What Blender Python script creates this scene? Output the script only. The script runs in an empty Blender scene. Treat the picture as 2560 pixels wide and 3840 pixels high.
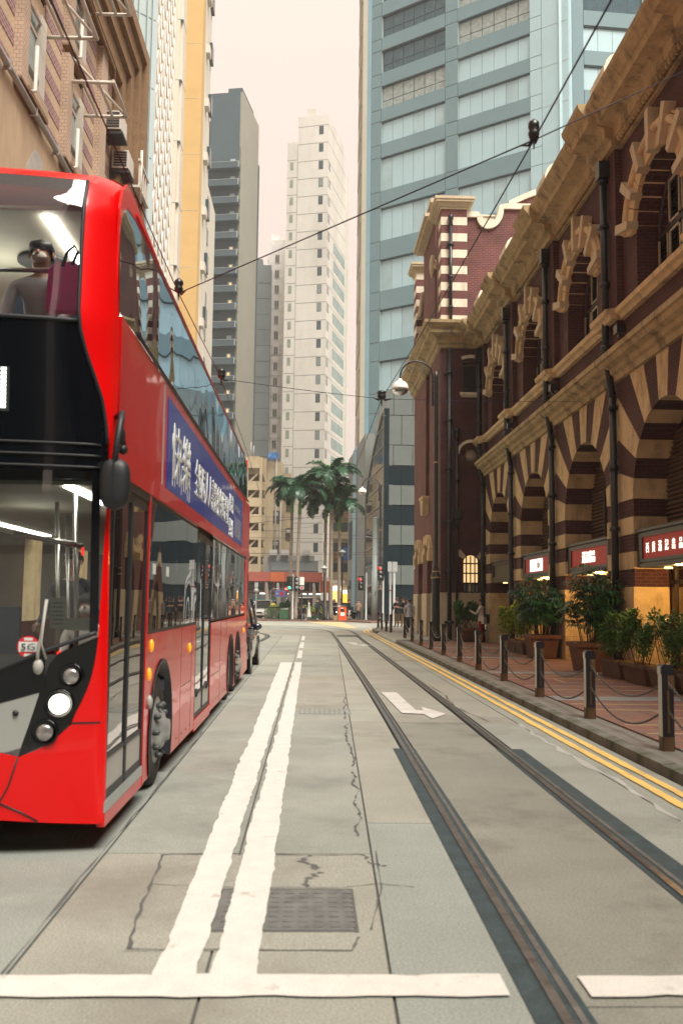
import bpy, math, random
from math import sin, cos, pi, radians, sqrt, atan2
from mathutils import Vector, Matrix
random.seed(7)
S = bpy.context.scene
COL = S.collection
# ------------------------------------------------------------------ camera
cam = bpy.data.cameras.new('camera')
camo = bpy.data.objects.new('camera', cam)
COL.objects.link(camo)
RT = ((0.99940782, -0.01429749, -0.03129853), (-0.03250804, -0.09413199, -0.99502884), (0.01128022, 0.99545706, -0.09454103))
# columns of RT: the lens' right, up and back axes in the world (Y runs down the street)
M4 = Matrix((RT[0] + (0,), RT[1] + (0,), RT[2] + (1.65,), (0, 0, 0, 1)))
camo.matrix_world = M4
cam.sensor_fit = 'VERTICAL'
cam.sensor_height = 36.0
cam.lens = 33.0
cam.clip_end = 2000
cam.dof.use_dof = True
cam.dof.focus_distance = 32
cam.dof.aperture_fstop = 2.6
S.camera = camo
# ------------------------------------------------------------------ light and exposure
S.view_settings.view_transform = 'Standard'
S.view_settings.look = 'None'
S.view_settings.gamma = 1
S.view_settings.exposure = 1.3
try: S.view_settings.use_curve_mapping = False
except Exception: pass
SUN_EL, SUN_AZ = radians(58), radians(150)      # high, behind the camera; azimuth clockwise from +Y
w = bpy.data.worlds.new('World')
S.world = w
w.use_nodes = True
nt = w.node_tree
for n in list(nt.nodes): nt.nodes.remove(n)
sky = nt.nodes.new('ShaderNodeTexSky')
sky.sky_type = 'NISHITA'
sky.sun_disc = False
sky.sun_elevation = SUN_EL
sky.sun_rotation = SUN_AZ
sky.dust_density = 4
# overcast: a thick cream cloud sheet over the clear sky, brighter towards the zenith as cloud sheets are
tc = nt.nodes.new('ShaderNodeTexCoord')
sp = nt.nodes.new('ShaderNodeSeparateXYZ'); nt.links.new(tc.outputs['Generated'], sp.inputs[0])
mr = nt.nodes.new('ShaderNodeMapRange'); nt.links.new(sp.outputs['Z'], mr.inputs['Value'])
mr.inputs['From Min'].default_value = 0; mr.inputs['From Max'].default_value = 1
mr.inputs['To Min'].default_value = 3.15; mr.inputs['To Max'].default_value = 6.2
vs = nt.nodes.new('ShaderNodeVectorMath'); vs.operation = 'SCALE'; vs.inputs[0].default_value = (1.0, 0.79, 0.675); nt.links.new(mr.outputs[0], vs.inputs['Scale'])
mxw = nt.nodes.new('ShaderNodeMix'); mxw.data_type = 'RGBA'; mxw.inputs['Factor'].default_value = 0.92
nt.links.new(sky.outputs[0], mxw.inputs['A']); nt.links.new(vs.outputs[0], mxw.inputs['B'])
bg1 = nt.nodes.new('ShaderNodeBackground'); bg1.inputs['Strength'].default_value = 0.1
nt.links.new(mxw.outputs['Result'], bg1.inputs['Color'])
wo = nt.nodes.new('ShaderNodeOutputWorld'); nt.links.new(bg1.outputs[0], wo.inputs['Surface'])
sl = bpy.data.lights.new('sun', 'SUN'); sl.energy = 2.4; sl.angle = radians(32); sl.color = (1.0, 0.965, 0.88)
so = bpy.data.objects.new('sun', sl); COL.objects.link(so)
dv = Vector((sin(SUN_AZ) * cos(SUN_EL), cos(SUN_AZ) * cos(SUN_EL), sin(SUN_EL)))
so.rotation_euler = dv.to_track_quat('Z', 'Y').to_euler()
so.location = (0, -30, 60)
# ------------------------------------------------------------------ materials
MATS = {}
def _new(name):
    m = bpy.data.materials.new(name); m.use_nodes = True
    n = m.node_tree; b = n.nodes['Principled BSDF']
    MATS[name] = m
    return m, n, b
def mat(name, col, rough=.6, var=.12, scale=3., metal=0., bump=0., bscale=40., coat=0., streak=0., emit=None, es=0., spec=.5, grain=0., dirt=None, dirtamt=0., wobble=0., dlo=.5, dhi=.68):
    m, n, b = _new(name)
    L = n.links.new
    b.inputs['Roughness'].default_value = rough
    b.inputs['Metallic'].default_value = metal
    b.inputs['Specular IOR Level'].default_value = spec
    if coat: b.inputs['Coat Weight'].default_value = coat; b.inputs['Coat Roughness'].default_value = .04
    if emit: b.inputs['Emission Color'].default_value = emit + (1,); b.inputs['Emission Strength'].default_value = es
    tcn = n.nodes.new('ShaderNodeTexCoord')
    mp = n.nodes.new('ShaderNodeMapping'); L(tcn.outputs['Object'], mp.inputs[0])
    if streak: mp.inputs['Scale'].default_value = (1, 1, 1 - streak)
    no = n.nodes.new('ShaderNodeTexNoise'); L(mp.outputs[0], no.inputs['Vector'])
    no.inputs['Scale'].default_value = scale; no.inputs['Detail'].default_value = 6; no.inputs['Roughness'].default_value = .62
    rp = n.nodes.new('ShaderNodeMapRange'); L(no.outputs['Fac'], rp.inputs['Value'])
    rp.inputs['From Min'].default_value = .3; rp.inputs['From Max'].default_value = .7
    rp.inputs['To Min'].default_value = 1 - var; rp.inputs['To Max'].default_value = 1 + var
    mx = n.nodes.new('ShaderNodeVectorMath'); mx.operation = 'SCALE'
    mx.inputs[0].default_value = col; L(rp.outputs[0], mx.inputs['Scale'])
    out = mx.outputs[0]
    if grain:
        n2 = n.nodes.new('ShaderNodeTexNoise'); L(tcn.outputs['Object'], n2.inputs['Vector']); n2.inputs['Scale'].default_value = 90; n2.inputs['Detail'].default_value = 3
        r2 = n.nodes.new('ShaderNodeMapRange'); L(n2.outputs['Fac'], r2.inputs['Value'])
        r2.inputs['From Min'].default_value = .3; r2.inputs['From Max'].default_value = .7
        r2.inputs['To Min'].default_value = 1 - grain; r2.inputs['To Max'].default_value = 1 + grain
        m2 = n.nodes.new('ShaderNodeVectorMath'); m2.operation = 'SCALE'; L(out, m2.inputs[0]); L(r2.outputs[0], m2.inputs['Scale'])
        out = m2.outputs[0]
    if dirt:
        mp3 = n.nodes.new('ShaderNodeMapping'); L(tcn.outputs['Object'], mp3.inputs[0]); mp3.inputs['Scale'].default_value = (1, 1, .35); mp3.inputs['Location'].default_value = (3.1, 7.7, 1.3)
        n3 = n.nodes.new('ShaderNodeTexNoise'); L(mp3.outputs[0], n3.inputs['Vector']); n3.inputs['Scale'].default_value = scale * .8; n3.inputs['Detail'].default_value = 9; n3.inputs['Roughness'].default_value = .7
        r3 = n.nodes.new('ShaderNodeMapRange'); L(n3.outputs['Fac'], r3.inputs['Value'])
        r3.inputs['From Min'].default_value = dlo; r3.inputs['From Max'].default_value = dhi
        r3.inputs['To Min'].default_value = 0; r3.inputs['To Max'].default_value = dirtamt
        m3 = n.nodes.new('ShaderNodeMix'); m3.data_type = 'RGBA'
        L(r3.outputs[0], m3.inputs['Factor']); L(out, m3.inputs['A']); m3.inputs['B'].default_value = dirt + (1,)
        out = m3.outputs['Result']
    L(out, b.inputs['Base Color'])
    if bump:
        nb = n.nodes.new('ShaderNodeTexNoise'); L(tcn.outputs['Object'], nb.inputs['Vector']); nb.inputs['Scale'].default_value = bscale; nb.inputs['Detail'].default_value = 4
        bp = n.nodes.new('ShaderNodeBump'); bp.inputs['Strength'].default_value = bump; bp.inputs['Distance'].default_value = .02
        L(nb.outputs['Fac'], bp.inputs['Height']); L(bp.outputs[0], b.inputs['Normal'])
    if wobble:
        nb = n.nodes.new('ShaderNodeTexNoise'); L(tcn.outputs['Object'], nb.inputs['Vector']); nb.inputs['Scale'].default_value = 1.7; nb.inputs['Detail'].default_value = 1
        bp = n.nodes.new('ShaderNodeBump'); bp.inputs['Strength'].default_value = wobble; bp.inputs['Distance'].default_value = .1
        L(nb.outputs['Fac'], bp.inputs['Height']); L(bp.outputs[0], b.inputs['Normal'])
        if coat: L(bp.outputs[0], b.inputs['Coat Normal'])
    return m
def brickmat(name, c1, c2, mortar, bw=.23, bh=.078, ms=.012, var=.3, bump=.5):
    m, n, b = _new(name); L = n.links.new
    g = n.nodes.new('ShaderNodeNewGeometry')
    s = n.nodes.new('ShaderNodeSeparateXYZ'); L(g.outputs['Position'], s.inputs[0])
    sn = n.nodes.new('ShaderNodeSeparateXYZ'); L(g.outputs['True Normal'], sn.inputs[0])
    ab = n.nodes.new('ShaderNodeMath'); ab.operation = 'ABSOLUTE'; L(sn.outputs['X'], ab.inputs[0])
    gt = n.nodes.new('ShaderNodeMath'); gt.operation = 'GREATER_THAN'; L(ab.outputs[0], gt.inputs[0]); gt.inputs[1].default_value = .6
    mx = n.nodes.new('ShaderNodeMix'); mx.data_type = 'FLOAT'; L(gt.outputs[0], mx.inputs['Factor']); L(s.outputs['X'], mx.inputs['A']); L(s.outputs['Y'], mx.inputs['B'])
    cb = n.nodes.new('ShaderNodeCombineXYZ'); L(mx.outputs['Result'], cb.inputs[0]); L(s.outputs['Z'], cb.inputs[1])
    bt = n.nodes.new('ShaderNodeTexBrick'); L(cb.outputs[0], bt.inputs['Vector'])
    bt.inputs['Scale'].default_value = 1; bt.inputs['Brick Width'].default_value = bw; bt.inputs['Row Height'].default_value = bh
    bt.inputs['Mortar Size'].default_value = ms; bt.inputs['Color1'].default_value = c1 + (1,); bt.inputs['Color2'].default_value = c2 + (1,); bt.inputs['Mortar'].default_value = mortar + (1,)
    no = n.nodes.new('ShaderNodeTexNoise'); L(g.outputs['Position'], no.inputs['Vector']); no.inputs['Scale'].default_value = 1.1; no.inputs['Detail'].default_value = 8; no.inputs['Roughness'].default_value = .65
    rp = n.nodes.new('ShaderNodeMapRange'); L(no.outputs['Fac'], rp.inputs['Value']); rp.inputs['From Min'].default_value = .3; rp.inputs['From Max'].default_value = .7
    rp.inputs['To Min'].default_value = 1 - var; rp.inputs['To Max'].default_value = 1 + var
    sc = n.nodes.new('ShaderNodeVectorMath'); sc.operation = 'SCALE'; L(bt.outputs['Color'], sc.inputs[0]); L(rp.outputs[0], sc.inputs['Scale'])
    L(sc.outputs[0], b.inputs['Base Color']); b.inputs['Roughness'].default_value = .82
    bp = n.nodes.new('ShaderNodeBump'); bp.invert = True; bp.inputs['Strength'].default_value = bump; bp.inputs['Distance'].default_value = .01
    L(bt.outputs['Fac'], bp.inputs['Height']); L(bp.outputs[0], b.inputs['Normal'])
    return m
def glassmat(name, tint, refl=.09, rough=.02, wob=.0, ior=1.5, gcol=(1, 1, 1)):
    m, n, b = _new(name); L = n.links.new
    n.nodes.remove(b)
    o = n.nodes['Material Output']
    t = n.nodes.new('ShaderNodeBsdfTransparent'); t.inputs[0].default_value = tint + (1,)
    g = n.nodes.new('ShaderNodeBsdfGlossy'); g.inputs['Roughness'].default_value = rough; g.inputs['Color'].default_value = gcol + (1,)
    f = n.nodes.new('ShaderNodeFresnel'); f.inputs['IOR'].default_value = ior
    a = n.nodes.new('ShaderNodeMath'); a.operation = 'MULTIPLY_ADD'; L(f.outputs[0], a.inputs[0]); a.inputs[1].default_value = 1.0; a.inputs[2].default_value = refl
    a.use_clamp = True
    x = n.nodes.new('ShaderNodeMixShader'); L(a.outputs[0], x.inputs[0]); L(t.outputs[0], x.inputs[1]); L(g.outputs[0], x.inputs[2]); L(x.outputs[0], o.inputs['Surface'])
    if wob:
        tcn = n.nodes.new('ShaderNodeTexCoord')
        nb = n.nodes.new('ShaderNodeTexNoise'); L(tcn.outputs['Object'], nb.inputs['Vector']); nb.inputs['Scale'].default_value = 1.3; nb.inputs['Detail'].default_value = 0
        bp = n.nodes.new('ShaderNodeBump'); bp.inputs['Strength'].default_value = wob; bp.inputs['Distance'].default_value = .1
        L(nb.outputs['Fac'], bp.inputs['Height']); L(bp.outputs[0], g.inputs['Normal'])
    return m
def emitmat(name, col, s):
    return mat(name, tuple(c * .5 for c in col), .5, 0, emit=col, es=s)
# ------------------------------------------------------------------ mesh builder
ORG = {}
class MB:
    def __init__(s): s.v = []; s.f = []; s.m = []; s.sm = []
    def add(s, vs, fs, m=0, smooth=False):
        o = len(s.v); s.v.extend([tuple(p) for p in vs])
        for f in fs: s.f.append([o + i for i in f]); s.m.append(m); s.sm.append(smooth)
        return s
    def box(s, x0, x1, y0, y1, z0, z1, m=0):
        v = [(x0, y0, z0), (x1, y0, z0), (x1, y1, z0), (x0, y1, z0), (x0, y0, z1), (x1, y0, z1), (x1, y1, z1), (x0, y1, z1)]
        return s.add(v, [(0, 3, 2, 1), (4, 5, 6, 7), (0, 1, 5, 4), (1, 2, 6, 5), (2, 3, 7, 6), (3, 0, 4, 7)], m)
    def quad(s, a, b, c, d, m=0): return s.add([a, b, c, d], [(0, 1, 2, 3)], m)
    def prism(s, poly, ax, a0, a1, m=0, cap=True, smooth=False):
        # poly in the two other axes: ax='x' -> (y,z); 'y' -> (x,z); 'z' -> (x,y)
        def P(p, a): return (a, p[0], p[1]) if ax == 'x' else ((p[0], a, p[1]) if ax == 'y' else (p[0], p[1], a))
        n = len(poly); v = [P(p, a0) for p in poly] + [P(p, a1) for p in poly]
        ar = sum(poly[i][0] * poly[(i + 1) % n][1] - poly[(i + 1) % n][0] * poly[i][1] for i in range(n))
        flip = (ar > 0) != (ax == 'y')
        if a1 < a0: flip = not flip
        fs = [(i, (i + 1) % n, n + (i + 1) % n, n + i) for i in range(n)]
        if cap: caps = [tuple(range(n - 1, -1, -1)), tuple(range(n, 2 * n))]
        else: caps = []
        if not flip: fs = [f[::-1] for f in fs]; caps = [c[::-1] for c in caps]
        s.add(v, fs, m, smooth)
        if caps:
            o = len(s.v) - 2 * n
            for c in caps: s.f.append([o + i for i in c]); s.m.append(m); s.sm.append(False)
        return s
    def tube(s, pts, r, n=8, m=0, closed=False, cap=True, smooth=True):
        pts = [Vector(p) for p in pts]; N = len(pts); rs = r if isinstance(r, (list, tuple)) else [r] * N
        vs = []; up = None
        for i, p in enumerate(pts):
            a = pts[i - 1] if (i or closed) else p; b = pts[(i + 1) % N] if (i < N - 1 or closed) else p
            d = (b - a); d = d.normalized() if d.length > 1e-9 else Vector((0, 0, 1))
            if up is None:
                up = Vector((0, 0, 1)) if abs(d.z) < .9 else Vector((1, 0, 0))
            x = d.cross(up)
            if x.length < 1e-4: x = d.cross(Vector((1, 0, 0)) if abs(d.x) < .9 else Vector((0, 1, 0)))
            x.normalize(); y = x.cross(d).normalized(); up = y
            for k in range(n):
                t = 2 * pi * k / n; vs.append(p + (x * cos(t) + y * sin(t)) * rs[i])
        fs = []
        for i in range(N if closed else N - 1):
            j = (i + 1) % N
            for k in range(n):
                k2 = (k + 1) % n; fs.append((i * n + k, i * n + k2, j * n + k2, j * n + k))
        s.add(vs, fs, m, smooth)
        if cap and not closed:
            o = len(s.v) - len(vs)
            s.f.append([o + k for k in range(n - 1, -1, -1)]); s.m.append(m); s.sm.append(False)
            s.f.append([o + (N - 1) * n + k for k in range(n)]); s.m.append(m); s.sm.append(False)
        return s
    def cyl(s, a, b, r, n=12, m=0, r2=None): return s.tube([a, b], [r, r if r2 is None else r2], n, m)
    def lathe(s, prof, c=(0, 0, 0), n=16, m=0, ax='z', smooth=True):
        vs = []; N = len(prof)
        for r, h in prof:
            for k in range(n):
                t = 2 * pi * k / n
                if ax == 'z': vs.append((c[0] + r * cos(t), c[1] + r * sin(t), c[2] + h))
                elif ax == 'x': vs.append((c[0] + h, c[1] + r * cos(t), c[2] + r * sin(t)))
                else: vs.append((c[0] + r * sin(t), c[1] + h, c[2] + r * cos(t)))
        fs = [(i * n + k, i * n + (k + 1) % n, (i + 1) * n + (k + 1) % n, (i + 1) * n + k) for i in range(N - 1) for k in range(n)]
        fs.append(tuple(range(n - 1, -1, -1))); fs.append(tuple((N - 1) * n + k for k in range(n)))
        return s.add(vs, fs, m, smooth)
    def ell(s, c, rx, ry, rz, m=0, n=10, h=6):
        vs = []; fs = []
        for i in range(h + 1):
            a = pi * i / h
            for k in range(n):
                t = 2 * pi * k / n; vs.append((c[0] + rx * sin(a) * cos(t), c[1] + ry * sin(a) * sin(t), c[2] - rz * cos(a)))
        for i in range(h):
            for k in range(n): fs.append((i * n + k, i * n + (k + 1) % n, (i + 1) * n + (k + 1) % n, (i + 1) * n + k))
        return s.add(vs, fs, m, True)
    def grid(s, rows, m=0, smooth=True, flip=False):
        R = len(rows); Cn = len(rows[0]); vs = [p for r in rows for p in r]
        fs = [(i * Cn + j, i * Cn + j + 1, (i + 1) * Cn + j + 1, (i + 1) * Cn + j) for i in range(R - 1) for j in range(Cn - 1)]
        if flip: fs = [f[::-1] for f in fs]
        return s.add(vs, fs, m, smooth)
    def build(s, name, mats, parent=None, mesh_only=False, org=None):
        o = Vector(org) if org is not None else (ORG.get(parent.name, Vector()) if parent else Vector())
        me = bpy.data.meshes.new(name)
        me.from_pydata([(p[0] - o[0], p[1] - o[1], p[2] - o[2]) for p in s.v], [], s.f)
        if not isinstance(mats, (list, tuple)): mats = [mats]
        for x in mats: me.materials.append(MATS[x] if isinstance(x, str) else x)
        me.polygons.foreach_set('material_index', s.m); me.polygons.foreach_set('use_smooth', s.sm)
        me.validate(); me.update()
        if mesh_only: return me
        return link(name, me, parent, o if not parent else None)
def link(name, me, parent=None, loc=None):
    ob = bpy.data.objects.new(name, me); COL.objects.link(ob)
    if parent: ob.parent = parent; ORG[ob.name] = ORG.get(parent.name, Vector())
    else:
        if loc is not None: ob.location = loc
        ORG[ob.name] = Vector(ob.location)
    return ob
def put(name, me, parent, loc, rz=0, sc=None):
    """a piece sharing mesh data, set at a place in the world under its thing"""
    ob = bpy.data.objects.new(name, me); COL.objects.link(ob); ob.parent = parent
    ob.location = Vector(loc) - ORG.get(parent.name, Vector()); ob.rotation_euler = (0, 0, rz)
    if sc: ob.scale = sc
    ORG[ob.name] = ORG.get(parent.name, Vector())
    return ob
def tag(o, label=None, cat=None, group=None, kind=None):
    if label: o['label'] = label
    if cat: o['category'] = cat
    if group: o['group'] = group
    if kind: o['kind'] = kind
    return o
def thing(name, label, cat, loc, group=None, rz=0):
    o = bpy.data.objects.new(name, None); COL.objects.link(o); o.location = loc; o.rotation_euler = (0, 0, rz)
    o.empty_display_size = .3; ORG[o.name] = Vector(loc)
    return tag(o, label, cat, group)
def copy_tree(o, parent=None):
    c = o.copy(); COL.objects.link(c)
    if parent: c.parent = parent
    for ch in list(o.children): copy_tree(ch, c)
    return c
def text(name, body, loc, xd, yd, sx, sy, m, parent, ext=.004, align='LEFT'):
    cu = bpy.data.curves.new(name, 'FONT'); cu.body = body; cu.extrude = ext / max(sx, .01); cu.align_x = align; cu.resolution_u = 2
    t = bpy.data.objects.new(name, cu); COL.objects.link(t)
    dg = bpy.context.evaluated_depsgraph_get(); me = bpy.data.meshes.new_from_object(t.evaluated_get(dg))
    bpy.data.objects.remove(t)
    xd = Vector(xd); yd = Vector(yd); zd = xd.cross(yd)
    o = ORG.get(parent.name, Vector()) if parent else Vector()
    for v in me.vertices:
        p = v.co; q = Vector(loc) + xd * (p.x * sx) + yd * (p.y * sy) + zd * (p.z * sx) - o
        v.co = q
    me.materials.clear(); me.materials.append(MATS[m]); me.name = name
    return link(name, me, parent)
def lerp_list(L, x):
    if x <= L[0][0]: return L[0][1]
    for (a, b), (c, d) in zip(L, L[1:]):
        if x <= c: return b + (d - b) * (x - a) / (c - a) if c > a else d
    return L[-1][1]
X3, Y3, Z3 = (1, 0, 0), (0, 1, 0), (0, 0, 1)
# ------------------------------------------------------------------ the palette
mat('road_base', (.085, .085, .08), .9, .2, grain=.3)
def roadmat(name, col, dirt, amt):
    return mat(name, col, .78, .13, .8, bump=.35, bscale=55, grain=.30, dirt=dirt, dirtamt=amt)
roadmat('concrete_grey', (.285, .297, .26), (.17, .175, .155), 0.7)
roadmat('concrete_warm', (.30, .30, .255), (.185, .175, .145), 0.7)
roadmat('concrete_green', (.275, .295, .265), (.175, .185, .165), 0.6)
roadmat('concrete_pale', (.33, .335, .285), (.23, .225, .19), 0.6)
roadmat('track_concrete', (.225, .225, .19), (.115, .11, .092), 0.85)
roadmat('concrete_dark', (.225, .237, .213), (.14, .145, .13), 0.7)
mat('sealant', (.035, .055, .06), .7, .3, 6, grain=.3)
mat('crack', (.10, .10, .095), .95, .2)
mat('marking_white', (.63, .61, .565), .7, .07, 7, grain=.10, dirt=(.34, .34, .30), dirtamt=.85, dlo=.60, dhi=.70)
mat('marking_white_worn', (.58, .57, .53), .75, .1, 3, grain=.1, dirt=(.38, .36, .32), dirtamt=.7)
mat('marking_yellow', (.78, .53, .16), .7, .08, 3, grain=.08, dirt=(.42, .28, .12), dirtamt=.5)
mat('rail_steel', (.36, .34, .32), .34, .25, 9, metal=.85, dirt=(.16, .11, .08), dirtamt=.6)
mat('rail_rust', (.11, .10, .09), .75, .35, 7, grain=.3)
mat('iron_cover', (.205, .21, .20), .5, .25, 8, metal=.4, bump=.3)
mat('kerb_stone', (.15, .145, .125), .85, .25, 4, grain=.2, bump=.3, dirt=(.045, .062, .02), dirtamt=.9)
mat('paver_red', (.235, .115, .085), .8, .22, 3, grain=.2, dirt=(.12, .075, .06), dirtamt=.5)
mat('paver_brown', (.20, .12, .095), .8, .22, 3, grain=.2, dirt=(.12, .075, .06), dirtamt=.5)
mat('paver_grey', (.25, .26, .25), .8, .15, 3, grain=.2)
mat('paver_edge', (.20, .19, .165), .85, .2, 3, grain=.2)
mat('paver_sand', (.36, .24, .155), .8, .15, 3)
brickmat('brick_red', (.075, .014, .014), (.052, .010, .011), (.085, .04, .036), ms=.013, var=.35)
brickmat('brick_bright', (.155, .036, .032), (.11, .027, .025), (.17, .09, .08), ms=.013, var=.3)
mat('stone', (.66, .50, .285), .85, .15, 2.4, bump=.25, bscale=18, grain=.08, dirt=(.20, .15, .085), dirtamt=.7)
mat('stone_pale', (.58, .48, .33), .85, .10, 2.4, bump=.2, bscale=18, grain=.07, dirt=(.38, .30, .2), dirtamt=.5)
mat('stone_white', (.78, .71, .57), .8, .08, 2, grain=.05, dirt=(.38, .34, .26), dirtamt=.6)
mat('stone_weathered', (.44, .335, .18), .9, .2, 2.6, bump=.35, bscale=14, grain=.1, dirt=(.09, .075, .055), dirtamt=.9)
mat('timber_dark', (.035, .022, .020), .5, .2)
mat('timber_white', (.45, .40, .30), .6, .15)
mat('louvre', (.05, .042, .032), .6, .2)
mat('louvre_brown', (.16, .10, .06), .6, .2)
mat('pane_dark', (.012, .012, .016), .06, .0)
mat('pane_purple', (.045, .018, .032), .08, .1)
mat('pipe_black', (.016, .017, .02), .35, .2, 8)
mat('sign_frame', (.022, .028, .034), .35, .1)
emitmat('sign_red', (.45, .02, .015), .12)
emitmat('sign_red_dim', (.26, .03, .03), .5)
emitmat('sign_white', (1., .88, .72), .8)
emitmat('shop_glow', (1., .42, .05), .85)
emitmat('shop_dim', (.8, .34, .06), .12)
emitmat('bulb_warm', (1., .66, .25), 1.6)
mat('poster', (.10, .055, .03), .4, .8, 5)
emitmat('window_warm', (1., .66, .30), .42)
mat('iron_black', (.014, .015, .018), .3, .2)
mat('gold_paint', (.42, .25, .10), .4, .1)
mat('lamp_white', (.78, .74, .68), .35, .04)
glassmat('lamp_glass', (.85, .85, .82), .08)
mat('bollard_steel', (.50, .49, .45), .3, .1, metal=.9)
mat('bollard_brown', (.13, .075, .035), .45, .2, 6, metal=.3)
mat('chain_steel', (.15, .145, .135), .4, .2, metal=.7)
mat('terracotta', (.135, .055, .034), .8, .2, 4, grain=.1, dirt=(.10, .05, .03), dirtamt=.5)
mat('trough', (.11, .066, .042), .85, .25, 4, grain=.1)
mat('soil', (.03, .02, .014), .95, .2)
mat('leaf_palm', (.018, .075, .034), .4, .35, 3)
mat('leaf_palm_light', (.045, .13, .05), .4, .3, 3)
mat('leaf_rhapis', (.022, .10, .035), .3, .4, 4)
mat('leaf_rhapis_light', (.055, .16, .12), .3, .3, 4)
mat('leaf_shrub', (.10, .20, .025), .5, .3, 4)
mat('leaf_lime', (.30, .42, .03), .5, .25, 4)
mat('leaf_green', (.065, .19, .035), .5, .3, 4)
mat('stem', (.05, .036, .02), .8, .3)
mat('palm_trunk', (.26, .22, .175), .85, .2, 5, bump=.4, bscale=20)
mat('crownshaft', (.11, .21, .05), .45, .2, 3)
mat('wire', (.012, .012, .03), .5, 0)
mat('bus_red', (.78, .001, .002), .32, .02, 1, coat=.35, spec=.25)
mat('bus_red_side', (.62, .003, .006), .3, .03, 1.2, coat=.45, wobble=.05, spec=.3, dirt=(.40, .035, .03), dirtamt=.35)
mat('bus_black', (.003, .004, .006), .16, .0, coat=.25, spec=.3)
mat('bus_black_matt', (.014, .016, .02), .5, .1)
mat('bus_grey', (.36, .37, .35), .35, .04)
mat('rubber', (.010, .010, .011), .7, .1)
mat('wheel_silver', (.40, .41, .40), .4, .15, 6, metal=.6)
mat('nut_dark', (.06, .065, .065), .5, .2)
mat('ad_blue', (.012, .04, .34), .3, .06, 1, coat=.3, wobble=.04)
mat('ad_blue_light', (.19, .20, .50), .25, .06, 1, coat=.6)
mat('ad_white', (.70, .72, .68), .35, .05)
glassmat('glass_bus', (.18, .215, .23), .12, .015, .10)
glassmat('glass_bus_side', (.03, .04, .048), .34, .012, .13, gcol=(.62, .74, .86))
glassmat('glass_windscreen', (.56, .60, .58), .05, .012, .05)
glassmat('glass_door', (.20, .22, .22), .20, .012, .05)
mat('amber', (.75, .32, .02), .3, .05, emit=(1., .4, .02), es=.25)
mat('lamp_dish', (.05, .055, .06), .15, .1, metal=.6)
mat('lens_clear', (.42, .40, .40), .08, .3, 30, metal=.7)
emitmat('headlight_on', (1., .93, .72), 3.2)
emitmat('tube_light', (1., .90, .82), 9)
emitmat('led_white', (.9, .95, .85), 1.6)
emitmat('led_red', (1., .03, .02), .9)
emitmat('led_green', (.1, 1., .5), .9)
mat('bus_inside', (.62, .61, .50), .6, .1)
mat('bus_inside_dark', (.05, .05, .05), .7, .1)
mat('pole_steel', (.5, .5, .47), .25, .05, metal=.8)
mat('seat_cloth', (.03, .05, .09), .8, .2)

mat('paper', (.72, .74, .70), .6, .03)
mat('sticker_red', (.70, .03, .05), .4, .02)
mat('ink', (.03, .03, .07), .5, 0)
mat('skin', (.42, .23, .15), .55, .05)
mat('hair_black', (.010, .009, .009), .5, .2)
mat('hair_brown', (.07, .030, .014), .5, .2)
mat('cloth_white', (.62, .60, .56), .8, .06)
mat('cloth_hoodie', (.52, .53, .58), .8, .06)
mat('cloth_black', (.012, .013, .016), .8, .1)
mat('cloth_navy', (.015, .02, .035), .8, .1)
mat('cloth_green', (.012, .03, .028), .8, .1)
mat('cloth_red', (.28, .015, .02), .8, .08)
mat('cloth_khaki', (.20, .125, .06), .8, .08)
mat('cloth_tan', (.33, .22, .14), .8, .08)
mat('cloth_plaid', (.13, .13, .14), .8, .9, 30)
mat('cloth_grey', (.22, .22, .22), .8, .1)
mat('cloth_yellow', (.62, .55, .08), .8, .1)
mat('cloth_blue', (.05, .16, .28), .8, .1)
mat('shoe_white', (.65, .65, .62), .6, .05)
mat('shoe_dark', (.02, .02, .02), .6, .05)
brickmat('tile_cream', (.66, .50, .335), (.61, .46, .31), (.46, .35, .24), .2, .075, .010, .12, .3)
brickmat('tile_plum', (.30, .145, .15), (.26, .125, .135), (.55, .45, .41), .2, .09, .010, .15, .3)
brickmat('tile_tan', (.56, .42, .31), (.52, .39, .285), (.38, .28, .21), .14, .10, .012, .15, .3)
mat('render_tan', (.54, .41, .27), .9, .15, 1.3, streak=.7, dirt=(.30, .22, .14), dirtamt=.4)
mat('patch_cement', (.47, .45, .41), .9, .15, 2)
mat('moulding_brown', (.24, .145, .075), .9, .2, 4, bump=.4, bscale=25)
mat('white_metal', (.62, .57, .50), .5, .08)
mat('white_plaster', (.62, .585, .51), .85, .07, 2)
mat('alu', (.42, .45, .45), .35, .05, metal=.5)
mat('grey_plastic', (.40, .39, .36), .5, .06)
mat('dark_metal', (.04, .04, .042), .5, .1)
mat('pane_sky', (.075, .12, .13), .05, .08, 1.2, metal=.35)
mat('pane_curtain', (.33, .42, .42), .15, .2, 2)
mat('tower_pale', (.44, .52, .52), .5, .06, .3)
mat('tower_blue', (.23, .385, .46), .45, .06, .2)
mat('tower_band', (.145, .235, .26), .7, .06, .3, grain=.15)
mat('tower_panel', (.37, .53, .575), .4, .05, .35)
mat('tower_joint', (.36, .43, .42), .6, .05)
mat('tower_pane', (.035, .085, .105), .1, .25, 1.5)
mat('tower_blind', (.28, .33, .31), .4, .3, 2.5)
mat('tower_beige', (.40, .37, .29), .8, .08, .3)
mat('lattice_white', (.80, .75, .68), .5, .05)
mat('lattice_pane', (.30, .36, .33), .12, .4, .8)
mat('yellow_wall', (.60, .40, .17), .9, .05, .8, grain=.05)
mat('cream_wall', (.66, .61, .52), .9, .06, .8)
mat('dark_tower', (.05, .085, .10), .8, .08, .3)
mat('dark_tower_back', (.05, .075, .09), .8, .08, .3)
mat('dark_tower_side', (.27, .265, .22), .85, .06, .25)
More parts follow.
